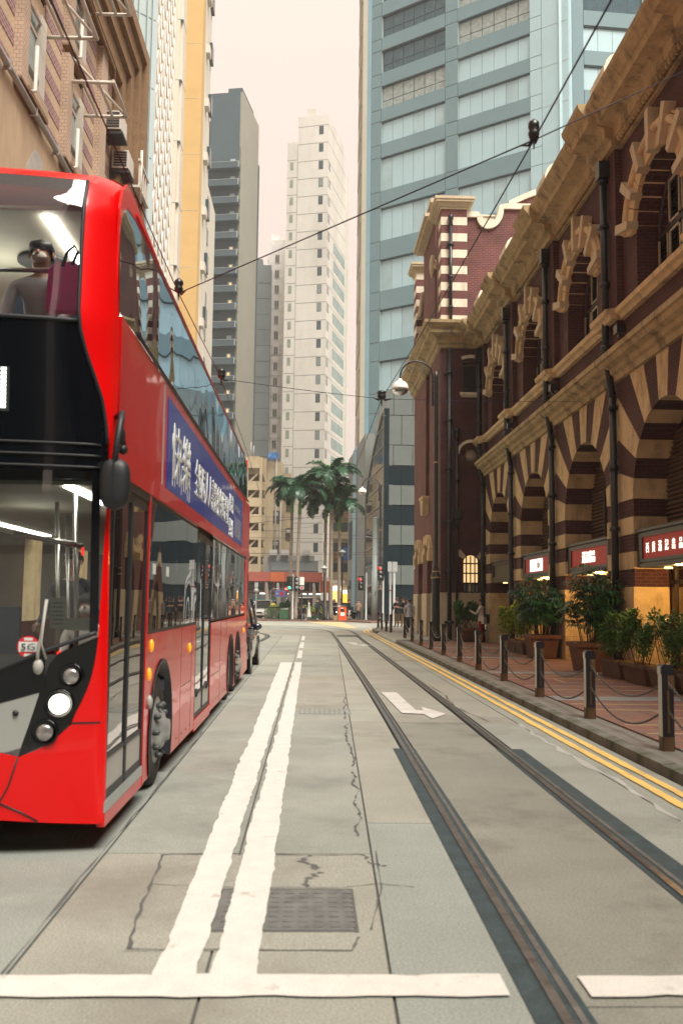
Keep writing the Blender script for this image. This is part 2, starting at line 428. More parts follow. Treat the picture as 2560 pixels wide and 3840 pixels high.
mat('white_tower', (.58, .56, .51), .9, .07, .35, streak=.8, dirt=(.36, .34, .30), dirtamt=.35)
mat('white_tower_joint', (.25, .24, .22), .9, .05)
mat('tower_window', (.05, .075, .085), .2, .2, 1)
mat('ribbon_glass', (.15, .26, .25), .12, .35, .6)
mat('slit_glass', (.24, .27, .22), .3, .25, .8)
mat('old_white', (.88, .86, .83), .9, .1, 1)
mat('old_beige', (.52, .43, .28), .9, .12, .8, dirt=(.28, .22, .15), dirtamt=.6)
mat('stair_dark', (.09, .07, .05), .9, .2)
mat('rust_red', (.33, .075, .05), .7, .07, .8)
mat('rust_orange', (.45, .10, .03), .7, .06, .8)
mat('brown_dark', (.07, .03, .024), .7, .2)
mat('grey_wall', (.26, .27, .26), .85, .1, .6)
mat('granite_panel', (.125, .15, .145), .5, .08, 1.2, grain=.22)
mat('granite_dark', (.010, .022, .028), .2, .15, 1.2, spec=.3)
mat('curtain_glass', (.012, .02, .02), .04, .1, metal=.0, spec=.9)
mat('curtain_frame', (.30, .32, .31), .4, .05, metal=.5)
mat('podium_grey', (.21, .225, .215), .7, .08, .8, grain=.1)
mat('mast_green', (.36, .42, .42), .4, .06)
mat('pole_grey', (.30, .31, .31), .4, .06, metal=.3)
mat('orange_bin', (.72, .10, .02), .4, .06)
mat('teal_panel', (.08, .30, .32), .6, .25, 3)
mat('railing_green', (.03, .10, .06), .5, .2)
mat('car_white', (.70, .69, .66), .25, .03, coat=.8)
mat('car_navy', (.008, .012, .028), .15, .05, coat=1.)
mat('car_black', (.008, .008, .009), .15, .05, coat=1.)
mat('car_red', (.40, .02, .03), .25, .05, coat=1.)
mat('car_silver', (.35, .36, .36), .25, .05, coat=.8, metal=.3)
mat('car_glass', (.015, .022, .022), .05, .05)
mat('plastic_black', (.012, .012, .013), .5, .1)
mat('blue_tarp', (.03, .16, .42), .6, .2, 3)
mat('awning_grey', (.07, .085, .09), .5, .15, 2)
mat('sign_grey', (.42, .43, .42), .5, .06)
emitmat('street_glow', (1., .55, .16), .8)
emitmat('street_white', (1., .9, .78), 1.2)
emitmat('car_headlight', (1., .85, .6), 5.)
mat('grout_pale', (.40, .40, .37), .8, .15, 3)
mat('yellow_faded', (.50, .40, .22), .8, .15, 3, grain=.1)
glassmat('glass_upper', (.82, .85, .82), .05, .012, .05)
mat('tower_panel_tint', (.33, .46, .49), .45, .12, .5)  # second panel tint for variety, with mild reflections put into the colour

def thinmat(name, col):
    m, n, b = _new(name); n.nodes.remove(b)
    d = n.nodes.new('ShaderNodeBsdfDiffuse'); d.inputs[0].default_value = col + (1,)
    t = n.nodes.new('ShaderNodeBsdfTranslucent'); t.inputs[0].default_value = col + (1,)
    x = n.nodes.new('ShaderNodeMixShader'); x.inputs[0].default_value = .55
    n.links.new(d.outputs[0], x.inputs[1]); n.links.new(t.outputs[0], x.inputs[2]); n.links.new(x.outputs[0], n.nodes['Material Output'].inputs['Surface'])
thinmat('bag_pink', (.92, .28, .60))
mat('slab_grey', (.22, .26, .265), .8, .08, .3)
# ------------------------------------------------------------------ ground, road, track, pavement
m = MB(); m.quad((-500, -60, -.05), (500, -60, -.05), (500, 900, -.05), (-500, 900, -.05))
tag(m.build('ground', 'concrete_grey'), kind='structure')
m = MB(); m.box(-6.2, 3.43, -12, 46, -.04, -.014); 
road = tag(m.build('road', 'road_base'), kind='structure')
m = MB(); m.quad((-80, 46.02, -.012), (80, 46.02, -.012), (80, 75.4, -.012), (-80, 75.4, -.012))
tag(m.build('junction_road', 'road_base'), kind='structure')
junction = bpy.data.objects['junction_road']
def railx(y): return 1.02 + .006 * min(y, 16)
def jx(y): return .37 + .0215 * (y - 4)
def slab(x0, x1, y0, y1, mt, z=0.0, par=None, g=.007):
    f0 = x0 if callable(x0) else (lambda y, a=x0: a); f1 = x1 if callable(x1) else (lambda y, a=x1: a)
    z += random.uniform(-.0008, .0008)
    m = MB()
    a, b = y0 + g, y1 - g
    P = [(f0(a) + g, a), (f1(a) - g, a), (f1(b) - g, b), (f0(b) + g, b)]
    m.add([(p[0], p[1], z) for p in P] + [(p[0], p[1], z - .012) for p in P], [(0, 1, 2, 3), (0, 4, 5, 1), (1, 5, 6, 2), (2, 6, 7, 3), (3, 7, 4, 0)])
    return m.build('concrete_slab', mt, par or road)
lanes = [
    (-6.15, -1.31, [-10, -3, 3.0, 9.5, 16, 23, 30, 38, 46], ['concrete_dark', 'concrete_dark', 'concrete_green', 'concrete_dark', 'concrete_grey', 'concrete_grey', 'concrete_grey', 'concrete_warm']),
    (-1.31, -.44, [-10, -2.4, 3.6, 6.34, 14.3, 21.5, 29, 37, 46], ['concrete_grey', 'concrete_grey', 'concrete_warm', 'concrete_grey', 'concrete_grey', 'concrete_pale', 'concrete_grey', 'concrete_pale']),
    (-.44, jx, [-10, -2.4, 3.6, 6.34, 14.3, 21.5, 29, 37, 46], ['concrete_grey', 'concrete_grey', 'concrete_warm', 'concrete_grey', 'concrete_warm', 'concrete_grey', 'concrete_pale', 'concrete_warm']),
    (jx, lambda y: railx(y) - .05, [-10, -1, 7.2, 13.1, 19, 26, 33, 40, 46], ['concrete_green', 'concrete_green', 'concrete_warm', 'concrete_pale', 'concrete_pale', 'concrete_pale', 'concrete_pale', 'concrete_pale']),
    (lambda y: railx(y) + .10, lambda y: railx(y) + 1.05, [-10, -2, 4.0, 13.1, 19, 26, 33, 40, 44], ['track_concrete', 'track_concrete', 'track_concrete', 'concrete_warm', 'concrete_warm', 'concrete_warm', 'concrete_pale', 'concrete_pale']),
    (lambda y: railx(y) + 1.21, 2.86, [-10, -2, 4.0, 13.1, 19.5, 26, 33, 40, 46], ['concrete_green', 'concrete_green', 'concrete_grey', 'concrete_warm', 'concrete_grey', 'concrete_warm', 'concrete_pale', 'concrete_pale']),
    (2.86, 3.42, [-10, 0, 9, 18, 27, 36, 46], ['concrete_grey', 'concrete_grey', 'concrete_grey', 'concrete_grey', 'concrete_grey', 'concrete_grey']),
]
for x0, x1, ys, ms in lanes:
    for i in range(len(ys) - 1): slab(x0, x1, ys[i], ys[i + 1], ms[i])
for i, x in enumerate(range(-44, 44, 8)):
    for j, y in enumerate((46.03, 54, 62, 69)):
        slab(x, x + 8, y, (54, 62, 69, 75.3)[j], ('concrete_pale', 'concrete_warm', 'concrete_grey')[(i * 2 + j) % 3], par=junction)
# worn patches round the manhole, each its own thin sheet
def ribbon(pts, w, z, mt, name, par, jit=.35, closed=False, sub=6):
    P = []
    n = len(pts)
    for i in range(n if closed else n - 1):
        a = Vector(pts[i]); b = Vector(pts[(i + 1) % n])
        for k in range(sub): P.append(a.lerp(b, k / sub))
    if not closed: P.append(Vector(pts[-1]))
    rows = []
    for i, p in enumerate(P):
        q = P[min(i + 1, len(P) - 1)] - P[max(i - 1, 0)]; d = Vector((-q.y, q.x)).normalized() if q.length > 0 else Vector((1, 0))
        ww = w * (1 + random.uniform(-jit, jit) * 1.6)
        p = p + d * random.uniform(-jit, jit) * w
        rows.append([(p.x - d.x * ww / 2, p.y - d.y * ww / 2, z), (p.x + d.x * ww / 2, p.y + d.y * ww / 2, z)])
    m = MB(); m.grid(rows, flip=True, smooth=False)
    return m.build(name, mt, par)
m = MB(); m.add([(-.86, 4.62, .002), (.22, 4.62, .002), (.36, 6.29, .002), (-.91, 6.29, .002)], [(0, 1, 2, 3)]); m.build('repair_patch', 'concrete_warm', road)
ribbon([(-.93, 6.3), (-.5, 6.33), (0, 6.3), (.36, 6.31)], 0.0136, .0034, 'crack', 'crack', road)
ribbon([(-.93, 6.3), (-.9, 5.7), (-.88, 5.1), (-.84, 4.64)], 0.0161, .0034, 'crack', 'crack', road, .5)
ribbon([(-.84, 4.64), (-.3, 4.63), (.22, 4.62), (.26, 4.8)], 0.0112, .0034, 'crack', 'crack', road)
ribbon([(-.9, 5.66), (-.4, 5.6), (.2, 5.6), (.42, 5.68), (.62, 5.62)], 0.0074, .0034, 'crack', 'crack', road)
ribbon([(.02, 6.3), (-.04, 6.15), (.05, 6.02), (.07, 5.9), (0, 5.78), (.01, 5.6)], .03, .0034, 'crack', 'crack', road, .7)
ribbon([(.36, 6.31), (.40, 6.1), (.5, 6.05)], .02, .0034, 'crack', 'crack', road, .7)
ribbon([(.33, 4.9), (.43, 5.6), (.45, 6.4)], .010, .0034, 'crack', 'crack', road, .5)
for y0, y1 in ((6.8, 9.3), (9.6, 13), (13.4, 16.5)):
    pts = [(jx(y0 + (y1 - y0) * k / 9) - .05 + random.uniform(-.035, .035), y0 + (y1 - y0) * k / 9) for k in range(10)]
    ribbon(pts, .018, .003, 'crack', 'crack', road, .6, sub=4)
ribbon([(2.5, 13.2), (2.3, 15), (2.42, 17), (2.36, 19.5)], .02, .003, 'crack', 'crack', road, .7)
ribbon([(2.84, 7), (2.88, 9), (2.84, 11), (2.86, 13)], .05, .003, 'grout_pale', 'grout_line', road, .7)
ribbon([(-1.9, 46.5), (-1.7, 47.5), (-1.9, 49)], .03, .003, 'crack', 'crack', junction, .6)
ribbon([(-1.33, 3.2), (-1.34, 5.5), (-1.32, 8.2), (-1.33, 12)], .010, .0034, 'crack', 'crack', road, .8, sub=10)
# manhole cover with a raised stud pattern
m = MB(); m.box(-.50, .265, 4.87, 5.575, -.01, .0042)
mh = m.build('manhole_frame', 'crack', road)
m = MB(); m.box(-.475, .24, 4.895, 5.55, -.01, .0052)
for i in range(9):
    for j in range(8):
        x = -.44 + i * .08; y = 4.93 + j * .078
        m.box(x, x + .05, y, y + .045, .005, .0085)
m.build('manhole_cover', 'iron_cover', mh)
m = MB(); m.box(-.15, .62, 13.95, 14.7, -.01, .003); g = m.build('drain_frame', 'concrete_dark', road)
m = MB()
for i in range(10): m.box(-.13 + i * .074, -.08 + i * .074, 13.98, 14.67, -.01, .006)
m.build('drain_grating', 'concrete_green', g)
# painted lines with ragged edges
def paint(name, f0, f1, y0, y1, mt='marking_white', par=None, amp=.0055, step=.055, z=.0105):
    m = MB(); rows = []; n = max(2, int((y1 - y0) / step))
    wa = wb = 0
    for i in range(n + 1):
        y = y0 + (y1 - y0) * i / n; wa = wa * .8 + random.gauss(0, amp * .7); wb = wb * .8 + random.gauss(0, amp * .7)
        if random.random() < .04: wa += random.choice((-1, 1)) * amp * 2
        a = f0(y) if callable(f0) else f0; b = f1(y) if callable(f1) else f1
        rows.append([(a + wa, y, z), (b + wb, y, z)])
    m.grid(rows, smooth=False); return m.build(name, mt, par or road)
paint('centre_line', lambda y: -.665 - .0052 * (y - 4.3), lambda y: -.482 + .001 * (y - 4.3), 4.29, 25.3)
paint('centre_line', lambda y: -.412 + .001 * (y - 4.3), lambda y: -.212, 4.29, 25.4)
m = MB(); rows = []
for i in range(71):
    x = -6 + i * 6.86 / 70; rows.append([(x, 4.085 + random.gauss(0, .007), .011), (x, 4.315 + random.gauss(0, .006), .011)])
m.grid(rows, smooth=False, flip=True); m.build('stop_line', 'marking_white', road)
m = MB(); rows = []
for i in range(21):
    x = 1.2 + i * 2.2 / 20; rows.append([(x, 4.075 + random.gauss(0, .007), .011), (x, 4.30 + random.gauss(0, .006), .011)])
m.grid(rows, smooth=False, flip=True); m.build('stop_line', 'marking_white', road)
for y0, y1 in ((27.1, 31.4), (32.9, 37.6), (39.4, 44.4)): paint('lane_dash', lambda y: -.38, lambda y: -.235, y0, y1, 'marking_white_worn')
paint('yellow_line', lambda y: 3.02 if y < 20 else 3.02 - .002 * (y - 20), lambda y: 3.115 if y < 20 else 3.115 - .002 * (y - 20), -6, 46, 'marking_yellow', amp=.0032)
paint('yellow_line', lambda y: 3.20 - (.002 * (y - 20) if y > 20 else 0), lambda y: 3.295 - (.002 * (y - 20) if y > 20 else 0), -6, 46, 'marking_yellow', amp=.0032)
for k, o in enumerate((0, .2)):
    ribbon([(3.02 + o, 46), (2.9 + o, 50), (3.0 + o, 53), (3.35 + o, 55.5), (4.2 + o, 57.5), (6 + o, 58.6), (9, 59)], .1, .0105, 'marking_yellow', 'yellow_line', junction, .06)
m = MB(); m.add([(2.2, 58, .0108), (2.9, 57, .0108), (2.5, 75, .0108), (-.5, 75, .0108), (.3, 70, .0108)], [(0, 1, 2, 3, 4)]); m.build('yellow_hatching', 'yellow_faded', junction)
def arrow(pts, par):
    m = MB(); m.add([(x, y, .0105) for x, y in pts], [tuple(range(len(pts)))]); o = m.build('turn_arrow', 'marking_white_worn', par)
    return o
arrow([(1.30, 17.3), (1.37, 14.1), (1.69, 14.0), (1.74, 13.45), (2.02, 14.02), (1.76, 14.95), (1.73, 14.45), (1.62, 14.5), (1.58, 17.3)], road)
arrow([(1.47, 37.9), (1.64, 36.0), (1.80, 35.6), (1.96, 34.9), (2.35, 35.6), (2.02, 36.6), (1.98, 36.1), (1.80, 36.3), (1.86, 37.7)], road)
# tram track: steel rail head, dark groove and sealant strips let into the road
track = tag(bpy.data.objects.new('tram_track', None), kind='structure'); COL.objects.link(track); ORG['tram_track'] = Vector()
def strip(path, o0, o1, z, mt, name, par=track):
    rows = []
    P = [Vector(p) for p in path]
    for i, p in enumerate(P):
        q = P[min(i + 1, len(P) - 1)] - P[max(i - 1, 0)]; d = Vector((q.y, -q.x)).normalized()
        rows.append([(p.x + d.x * o0, p.y + d.y * o0, z), (p.x + d.x * o1, p.y + d.y * o1, z)])
    m = MB(); m.grid(rows, smooth=False); return m.build(name, mt, par)
def smoothpath(pts, n=5):
    out = []
    for i in range(len(pts) - 1):
        p0 = Vector(pts[max(i - 1, 0)]); p1 = Vector(pts[i]); p2 = Vector(pts[i + 1]); p3 = Vector(pts[min(i + 2, len(pts) - 1)])
        for k in range(n):
            t = k / n
            out.append(.5 * ((2 * p1) + (p2 - p0) * t + (2 * p0 - 5 * p1 + 4 * p2 - p3) * t * t + (3 * p1 - p0 - 3 * p2 + p3) * t ** 3))
    out.append(Vector(pts[-1])); return out
pl = [(railx(y) , y) for y in (-10, -4, 2, 6, 10, 14, 20, 26, 32, 38)] + [(1.11, 43), (1.1, 47), (1.06, 50), (.84, 52.8), (.27, 55), (-.95, 57.2), (-3.3, 60.2), (-9, 63), (-24, 65)]
pr = [(railx(y) + 1.1, y) for y in (-10, -4, 2, 6, 10, 14, 20, 26, 32, 38)] + [(2.25, 43), (2.28, 47), (2.27, 50), (2.12, 54), (1.62, 56.3), (.45, 59.2), (-2.3, 62.3), (-9, 64.6), (-24, 66.4)]
for P, side in ((smoothpath(pl), 0), (smoothpath(pr), 1)):
    near = [p for p in P if p.y < 10.9]
    strip(P, -.04, .085, .0065, 'sealant', 'groove_bed')
    strip(P, .045, .075, .0105, 'rail_rust', 'guard_rail')
    strip(P, -.03, .016, .0135, 'rail_steel', 'rail_head')
    if side == 0:
        strip(near, -.135, -.035, .0045, 'sealant', 'sealant_strip'); strip(near, .08, .11, .0045, 'sealant', 'sealant_strip')
    else:
        strip(near, .08, .225, .0045, 'sealant', 'sealant_strip'); strip(near, -.07, -.035, .0045, 'sealant', 'sealant_strip')
pl2 = smoothpath([(-3.2, 18), (-2.75, 28), (-2.3, 35), (-2.0, 40), (-2.0, 44), (-2.5, 47.5), (-3.8, 50), (-8, 52.5), (-20, 54)])
strip(pl2, -.09, .14, .0065, 'sealant', 'groove_bed'); strip(pl2, -.04, .03, .012, 'rail_steel', 'rail_head')
# pavement on the market side
m = MB(); m.prism([(3.56, -10), (3.56, 46), (3.50, 52), (3.7, 54.5), (4.3, 56.8), (5.5, 58.2), (8, 58.8), (16, 58.8), (16, -10)], 'z', -.03, .10)
pav = tag(m.build('pavement', 'paver_edge'), kind='structure')
bm_k = MB(); bm_k.add([(0, 0, -.03), (.15, 0, -.03), (.15, .88, -.03), (0, .88, -.03), (.012, 0, .105), (.15, 0, .12), (.15, .88, .12), (.012, .88, .105)],
                      [(0, 3, 2, 1), (4, 5, 6, 7), (0, 1, 5, 4), (1, 2, 6, 5), (2, 3, 7, 6), (3, 0, 4, 7)])
kme = bm_k.build('kerb_stone', 'kerb_stone', mesh_only=True)
y = -6
while y < 37.6:
    k = put('kerb_stone', kme, pav, (3.42 + random.uniform(-.004, .004), y, random.uniform(-.006, .003)), random.uniform(-.006, .006)); y += .895
m = MB(); m.add([(3.43, 38.2, .01), (3.57, 38.2, .12), (3.57, 48.5, .12), (3.40, 48.5, .01)], [(0, 1, 2, 3)]); m.build('dropped_kerb', 'concrete_pale', pav)
m = MB(); m.add([(3.57, 38.2, .1235), (5.2, 38.2, .1235), (5.2, 47, .1235), (3.57, 47, .1235)], [(0, 1, 2, 3)]); m.build('ramp_surface', 'concrete_pale', pav)
P = [(3.40, 48.5), (3.38, 51), (3.5, 53.5), (3.9, 55.8), (4.7, 57.6), (6, 58.6), (8, 58.9), (12, 58.9)]
for a, b in zip(P, P[1:]):
    d = Vector((b[0] - a[0], b[1] - a[1])).normalized(); nx, ny = d.y * .15, -d.x * .15
    m = MB(); q = [(a[0], a[1]), (b[0], b[1]), (b[0] + nx, b[1] + ny), (a[0] + nx, a[1] + ny)]
    m.add([(p[0], p[1], -.03) for p in q] + [(p[0], p[1], .122) for p in q], [(4, 7, 6, 5), (0, 4, 5, 1), (0, 3, 7, 4), (1, 5, 6, 2)]); m.build('kerb_stone', 'kerb_stone', pav)
# pavers: the nearest 290 one by one, the rest joined
BL = [10.0, 15.55, 21.07, 26.6, 32.15, 37.5]
def pav_kind(x, y):
    for b in BL:
        if abs(y - b + .15) < .34: return 'paver_grey'
    return random.choice(('paver_red', 'paver_red', 'paver_brown'))
pm = {}
for k in ('paver_red', 'paver_brown', 'paver_grey'):
    q = MB(); q.box(-.193, .193, -.143, .143, 0, .024); pm[k] = q.build('paver', k, mesh_only=True)
rest = MB(); cnt = 0; KK = ['paver_red', 'paver_brown', 'paver_grey']
j = 0; y = 9.05
while y < 37:
    for i in range(8):
        x = 4.14 + i * .392 + (0 if j % 2 else .0)
        k = pav_kind(x, y); z = .1 + random.uniform(-.0025, .002)
        if cnt < 290: put('paver', pm[k], pav, (x, y, z)); cnt += 1
        else: rest.box(x - .193, x + .193, y - .143, y + .143, z, z + .024, KK.index(k))
    y += .292; j += 1
y = -8
while y < 9:
    for i in range(8):
        x = 4.14 + i * .392; rest.box(x - .193, x + .193, y - .143, y + .143, .1, .124, KK.index(pav_kind(x, y)))
    y += .292
tag(rest.build('paver_field', KK, pav), kind='stuff')
for b0, b1 in zip(BL, BL[1:]):
    for f in (.22, .36, .66, .80):
        yy = b0 + (b1 - b0) * f
        m = MB(); m.box(4.0, 7.0, yy - .045, yy + .045, .1, .1275); m.build('sand_strip', 'paver_sand', pav)
    m = MB(); yy = b0 + (b1 - b0) * .5; m.box(4.9, 5.9, yy - .04, yy + .04, .1, .1272); m.box(4.9, 4.99, yy + .04, yy + .75, .1, .1272); m.build('sand_strip', 'paver_sand', pav)
# pavement on the bus side, behind the bus
m = MB(); m.box(-9, -6.2, -12, 46, -.03, .12); tag(m.build('side_pavement', 'paver_edge'), kind='structure')
# pavement across the junction
m = MB(); m.prism([(-9, 77), (-8.2, 76), (-6, 75.5), (2.8, 75.5), (4.6, 71.8), (16, 71.2), (16, 78.2), (-9, 79.5)], 'z', -.03, .12); m.box(-9, 16, 79.5, 81.2, -.03, .12)
tag(m.build('far_pavement', 'paver_brown'), kind='structure')
# ------------------------------------------------------------------ the red brick market hall on the right
hall = thing('market_hall', 'old red brick market hall with striped stone arches and a corner pavilion beside the pavement', 'building', (7, 27, 0))
FX = 7.0
HB = [10.0, 15.55, 21.07, 26.6, 32.15, 37.5]
ZS, RA = 3.95, 1.85
def blk(x0, x1, y0, y1, z0, z1, mt, name='stone_block', par=hall):
    m = MB(); m.box(x0, x1, y0, y1, z0, z1); return m.build(name, mt, par)
def prof(poly, y0, y1, mt, name, par=hall):
    m = MB(); m.prism(poly, 'y', y0, y1); return m.build(name, mt, par)
YA, YB = HB[0], 38.2
# solid body behind the facade
m = MB(); m.box(8.6, 22, YA, 48, 6.4, 12.6); m.box(9.6, 22, YA, 48, .1, 6.4); m.build('building_body', 'brick_red', hall)
def arch_wedge(yc, a0, a1, y0, y1, zt):
    def edge(a):
        c, s_ = cos(a), sin(a); t = 1e9
        if c > 1e-6: t = min(t, (y1 - yc) / c)
        if c < -1e-6: t = min(t, (y0 - yc) / c)
        if s_ > 1e-6: t = min(t, (zt - ZS) / s_)
        return t
    P = []
    for k in range(5):
        a = a0 + (a1 - a0) * k / 4; P.append((yc + RA * cos(a), ZS + RA * sin(a)))
    o1, o0 = edge(a1), edge(a0)
    P.append((yc + o1 * cos(a1), ZS + o1 * sin(a1)))
    for cy in (y0, y1):
        ac = atan2(zt - ZS, cy - yc)
        if a0 < ac < a1: P.append((cy, zt))
    P.append((yc + o0 * cos(a0), ZS + o0 * sin(a0)))
    return P
shop_glow_pts = []
for bi in range(5):
    y0, y1 = HB[bi], HB[bi + 1]; yc = (y0 + y1) / 2
    N = 13
    for i in range(N):
        a0, a1 = pi * i / N, pi * (i + 1) / N; g = .0022
        P = arch_wedge(yc, a0 + g, a1 - g, y0 + .006, y1 - .006, 6.74)
        m = MB(); cream = i % 2 == 0
        m.prism(P, 'x', FX - (.012 if cream else 0), FX + .75)
        m.build('voussoir', 'stone' if cream else 'brick_red', hall)
    # pier bands below the springing
    e0, e1 = yc - RA, yc + RA
    for (p0, p1) in ((y0 + .004, e0), (e1, y1 - .004)):
        z = ZS - .004
        for k in range(5):
            h = .382; cream = k % 2 == 1
            blk(FX - (.012 if cream else 0), FX + .75, p0, p1, z - h + .004, z, 'stone' if cream else 'brick_red', 'pier_band'); z -= h
        zz = .10
        for k, h in enumerate((.66, .64, z - .10 - 1.30)):
            blk(FX - .03, FX + .75, p0, p1, zz + .004, zz + h - .004, 'stone', 'stone_block'); zz += h
    # back wall with louvre, dark poster glass, sign box and shop
    xw = FX + .76
    m = MB(); m.box(xw, xw + .06, e0 - .05, e1 + .05, 3.1, 6.0); m.build('arch_infill', 'timber_dark', hall)
    lv = MB(); f0, f1 = yc + .55, e1 - .06
    for k in range(22):
        z = 3.2 + k * .1
        yr = sqrt(max(.01, RA * RA - max(0, z - ZS) ** 2)) if z > ZS else RA
        if z > 5.4: break
        lv.add([(xw - .01, f0, z), (xw - .07, f0, z + .02), (xw - .07, min(f1, yc + yr - .03), z + .02), (xw - .01, min(f1, yc + yr - .03), z),
                (xw - .01, f0, z + .08), (xw - .01, min(f1, yc + yr - .03), z + .08)], [(0, 1, 2, 3), (1, 4, 5, 2), (0, 4, 1), (3, 2, 5)])
    lo = lv.build('louvre', 'louvre_brown', hall)
    m = MB(); m.box(xw - .09, xw, yc + .47, yc + .55, 3.2, 5.7); m.box(xw - .09, xw, yc - .1, yc - .04, 3.2, 5.75); m.build('arch_mullion', 'timber_dark', hall)
    m = MB(); P = [(yc + .45, 3.2)] + [(yc + RA * .97 * cos(a), ZS + RA * .97 * sin(a)) for a in [pi * .42 + k * (pi * .58) / 10 for k in range(11)]] + [(yc - RA * .97, 3.2)]
    m.prism(P, 'x', xw - .02, xw - .012); pn = m.build('window_pane', 'poster', hall)
    # sign box
    sx = FX + .10
    m = MB(); m.box(sx, xw, e0 + .02, e1 - .02, 2.52, 3.20); m.box(sx - .08, xw, e0 + .02, e1 - .02, 3.20, 3.26); m.box(sx - .05, xw, e0 + .02, e1 - .02, 2.44, 2.52); m.build('sign_box', 'sign_frame', hall)
    sb = bpy.data.objects[[o.name for o in hall.children if o.name.startswith('sign_box')][-1]]
    m = MB(); m.box(sx - .045, sx, e0 + .02, e1 - .02, 3.08, 3.17); m.box(sx - .045, sx, e0 + .02, e1 - .02, 2.55, 2.62); m.box(sx - .045, sx, e1 - .3, e1 - .02, 2.62, 3.08); m.box(sx - .045, sx, e0 + .02, e0 + .3, 2.62, 3.08); m.build('sign_rim', 'sign_frame', sb)
    if bi < 4:
        m = MB(); m.box(sx - .012, sx - .004, e0 + .3, e1 - .3, 2.62, 3.08); m.build('sign_face', 'sign_red' if bi != 1 else 'sign_red', sb)
    if bi == 1:
        text('sign_lettering', '西', (sx - .016, e1 - .46, 2.76), (0, -1, 0), Z3, .19, .24, 'sign_white', sb)
        for k, ch in enumerate('貢滿記出品'): text('sign_lettering', ch, (sx - .016, e1 - .46 - .36 * (k + 1), 2.76), (0, -1, 0), Z3, .19, .24, 'sign_white', sb)
    elif bi == 2:
        for k, ch in enumerate('滿記甜品'): text('sign_lettering', ch, (sx - .016, yc + .56 - .29 * k, 2.73), (0, -1, 0), Z3, .26, .32, 'sign_white', sb, .012)
    elif bi == 3:
        m = MB(); m.box(sx - .03, sx - .013, yc + .05, yc + .85, 2.66, 3.04); m.build('sign_plate', 'sign_white', sb)
        m = MB(); m.box(sx - .03, sx - .013, yc - .75, yc + .02, 2.66, 3.04); m.build('sign_plate', 'sign_white', sb)
        text('sign_lettering', '糖水', (sx - .034, yc - .12, 2.76), (0, -1, 0), Z3, .22, .22, 'ink', sb)
    elif bi == 0:
        for k, ch in enumerate('西區'): text('sign_lettering', ch, (sx - .016, yc + .3 - .36 * k, 2.76), (0, -1, 0), Z3, .22, .24, 'sign_white', sb)
    # shop interior
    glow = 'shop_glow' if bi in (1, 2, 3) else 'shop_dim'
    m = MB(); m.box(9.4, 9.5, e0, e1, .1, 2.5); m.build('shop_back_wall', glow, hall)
    m = MB(); m.box(xw + .3, 9.4, e0 - .1, e0, .1, 2.5); m.box(xw + .3, 9.4, e1, e1 + .1, .1, 2.5); m.box(xw + .3, 9.4, e0, e1, 2.44, 2.5); m.box(xw, 9.4, e0, e1, .1, .13); m.build('shop_lining', 'old_beige', hall)
    m = MB()
    for yy in (e0 + .04, yc - .7, yc + .55, e1 - .30): m.box(xw, xw + .1, yy, yy + .09, .1, 2.44)
    m.box(xw, xw + .1, e0, e1, .1, .35); m.box(xw, xw + .1, e0, e1, 2.1, 2.18); m.build('shop_frame', 'timber_dark', hall)
    m = MB(); m.box(xw + .04, xw + .05, e0, e1, .35, 2.44); m.build('shop_glass', 'lamp_glass', hall)
    for k in range(3):
        yy = yc - 1.1 + k * 1.1
        m = MB(); m.lathe([(.0, 0), (.09, .0), (.09, .02), (.05, .05)], (FX + .45, yy, 2.405), 12); m.build('downlight', 'bulb_warm', hall)
    if bi in (1, 2, 3):
        L = bpy.data.lights.new('shop_lamp', 'POINT'); L.energy = 48; L.color = (1., .55, .16); L.shadow_soft_size = .15
        lo = bpy.data.objects.new('shop_lamp', L); COL.objects.link(lo); lo.parent = hall; lo.location = Vector((FX + .45, yc + .3, 2.3)) - ORG[hall.name]
        m = MB(); m.ell((8.6, yc - .5, 1.55), .16, .16, .12); m.cyl((8.6, yc - .5, 1.65), (8.6, yc - .5, 2.44), .012, 6); m.build('pendant_lamp', 'bulb_warm', hall)
        m = MB(); m.box(8.2, 8.9, yc - .9, yc + .2, .75, .8); m.box(8.5, 8.6, yc - .4, yc - .3, .1, .75); m.build('table', 'timber_dark', hall)
    # upper storey
    zs2, r2, zc = 9.6, 1.35, 12.15
    m = MB(); m.box(FX, FX + .55, y0, yc - r2, 7.3, zc); m.box(FX, FX + .55, yc + r2, y1, 7.3, zc); m.box(FX, FX + .55, yc - r2, yc + r2, 7.3, 8.3)
    P = [(yc + r2 * cos(pi * k / 14), zs2 + r2 * sin(pi * k / 14)) for k in range(15)] + [(yc - r2, zc), (yc + r2, zc)]
    m.prism(P, 'x', FX, FX + .55); m.build('upper_wall', 'brick_red', hall)
    # window
    xo = FX + .5
    m = MB(); P = [(yc + r2 * cos(pi * k / 14), zs2 + r2 * sin(pi * k / 14)) for k in range(15)] + [(yc - r2, 8.3), (yc + r2, 8.3)]
    m.prism(P, 'x', xo + .03, xo + .05); wn = m.build('window', 'timber_dark', hall)
    m = MB(); m.tube([(xo, yc + (r2 - .04) * cos(pi * k / 14), zs2 + (r2 - .04) * sin(pi * k / 14)) for k in range(15)], .05, 6)
    for yy in (-1.33, -.72, -.03, .66, 1.25): m.box(xo - .04, xo + .03, yc + yy, yc + yy + .07, 8.3, zs2 + (0 if abs(yy) > 1 else 1.1 if abs(yy) < .5 else .95))
    m.box(xo - .05, xo + .03, yc - r2, yc + r2, zs2 - .05, zs2 + .05); m.box(xo - .05, xo + .03, yc - r2, yc + r2, 8.3, 8.4); m.build('window_frame', 'timber_dark', wn)
    m = MB()
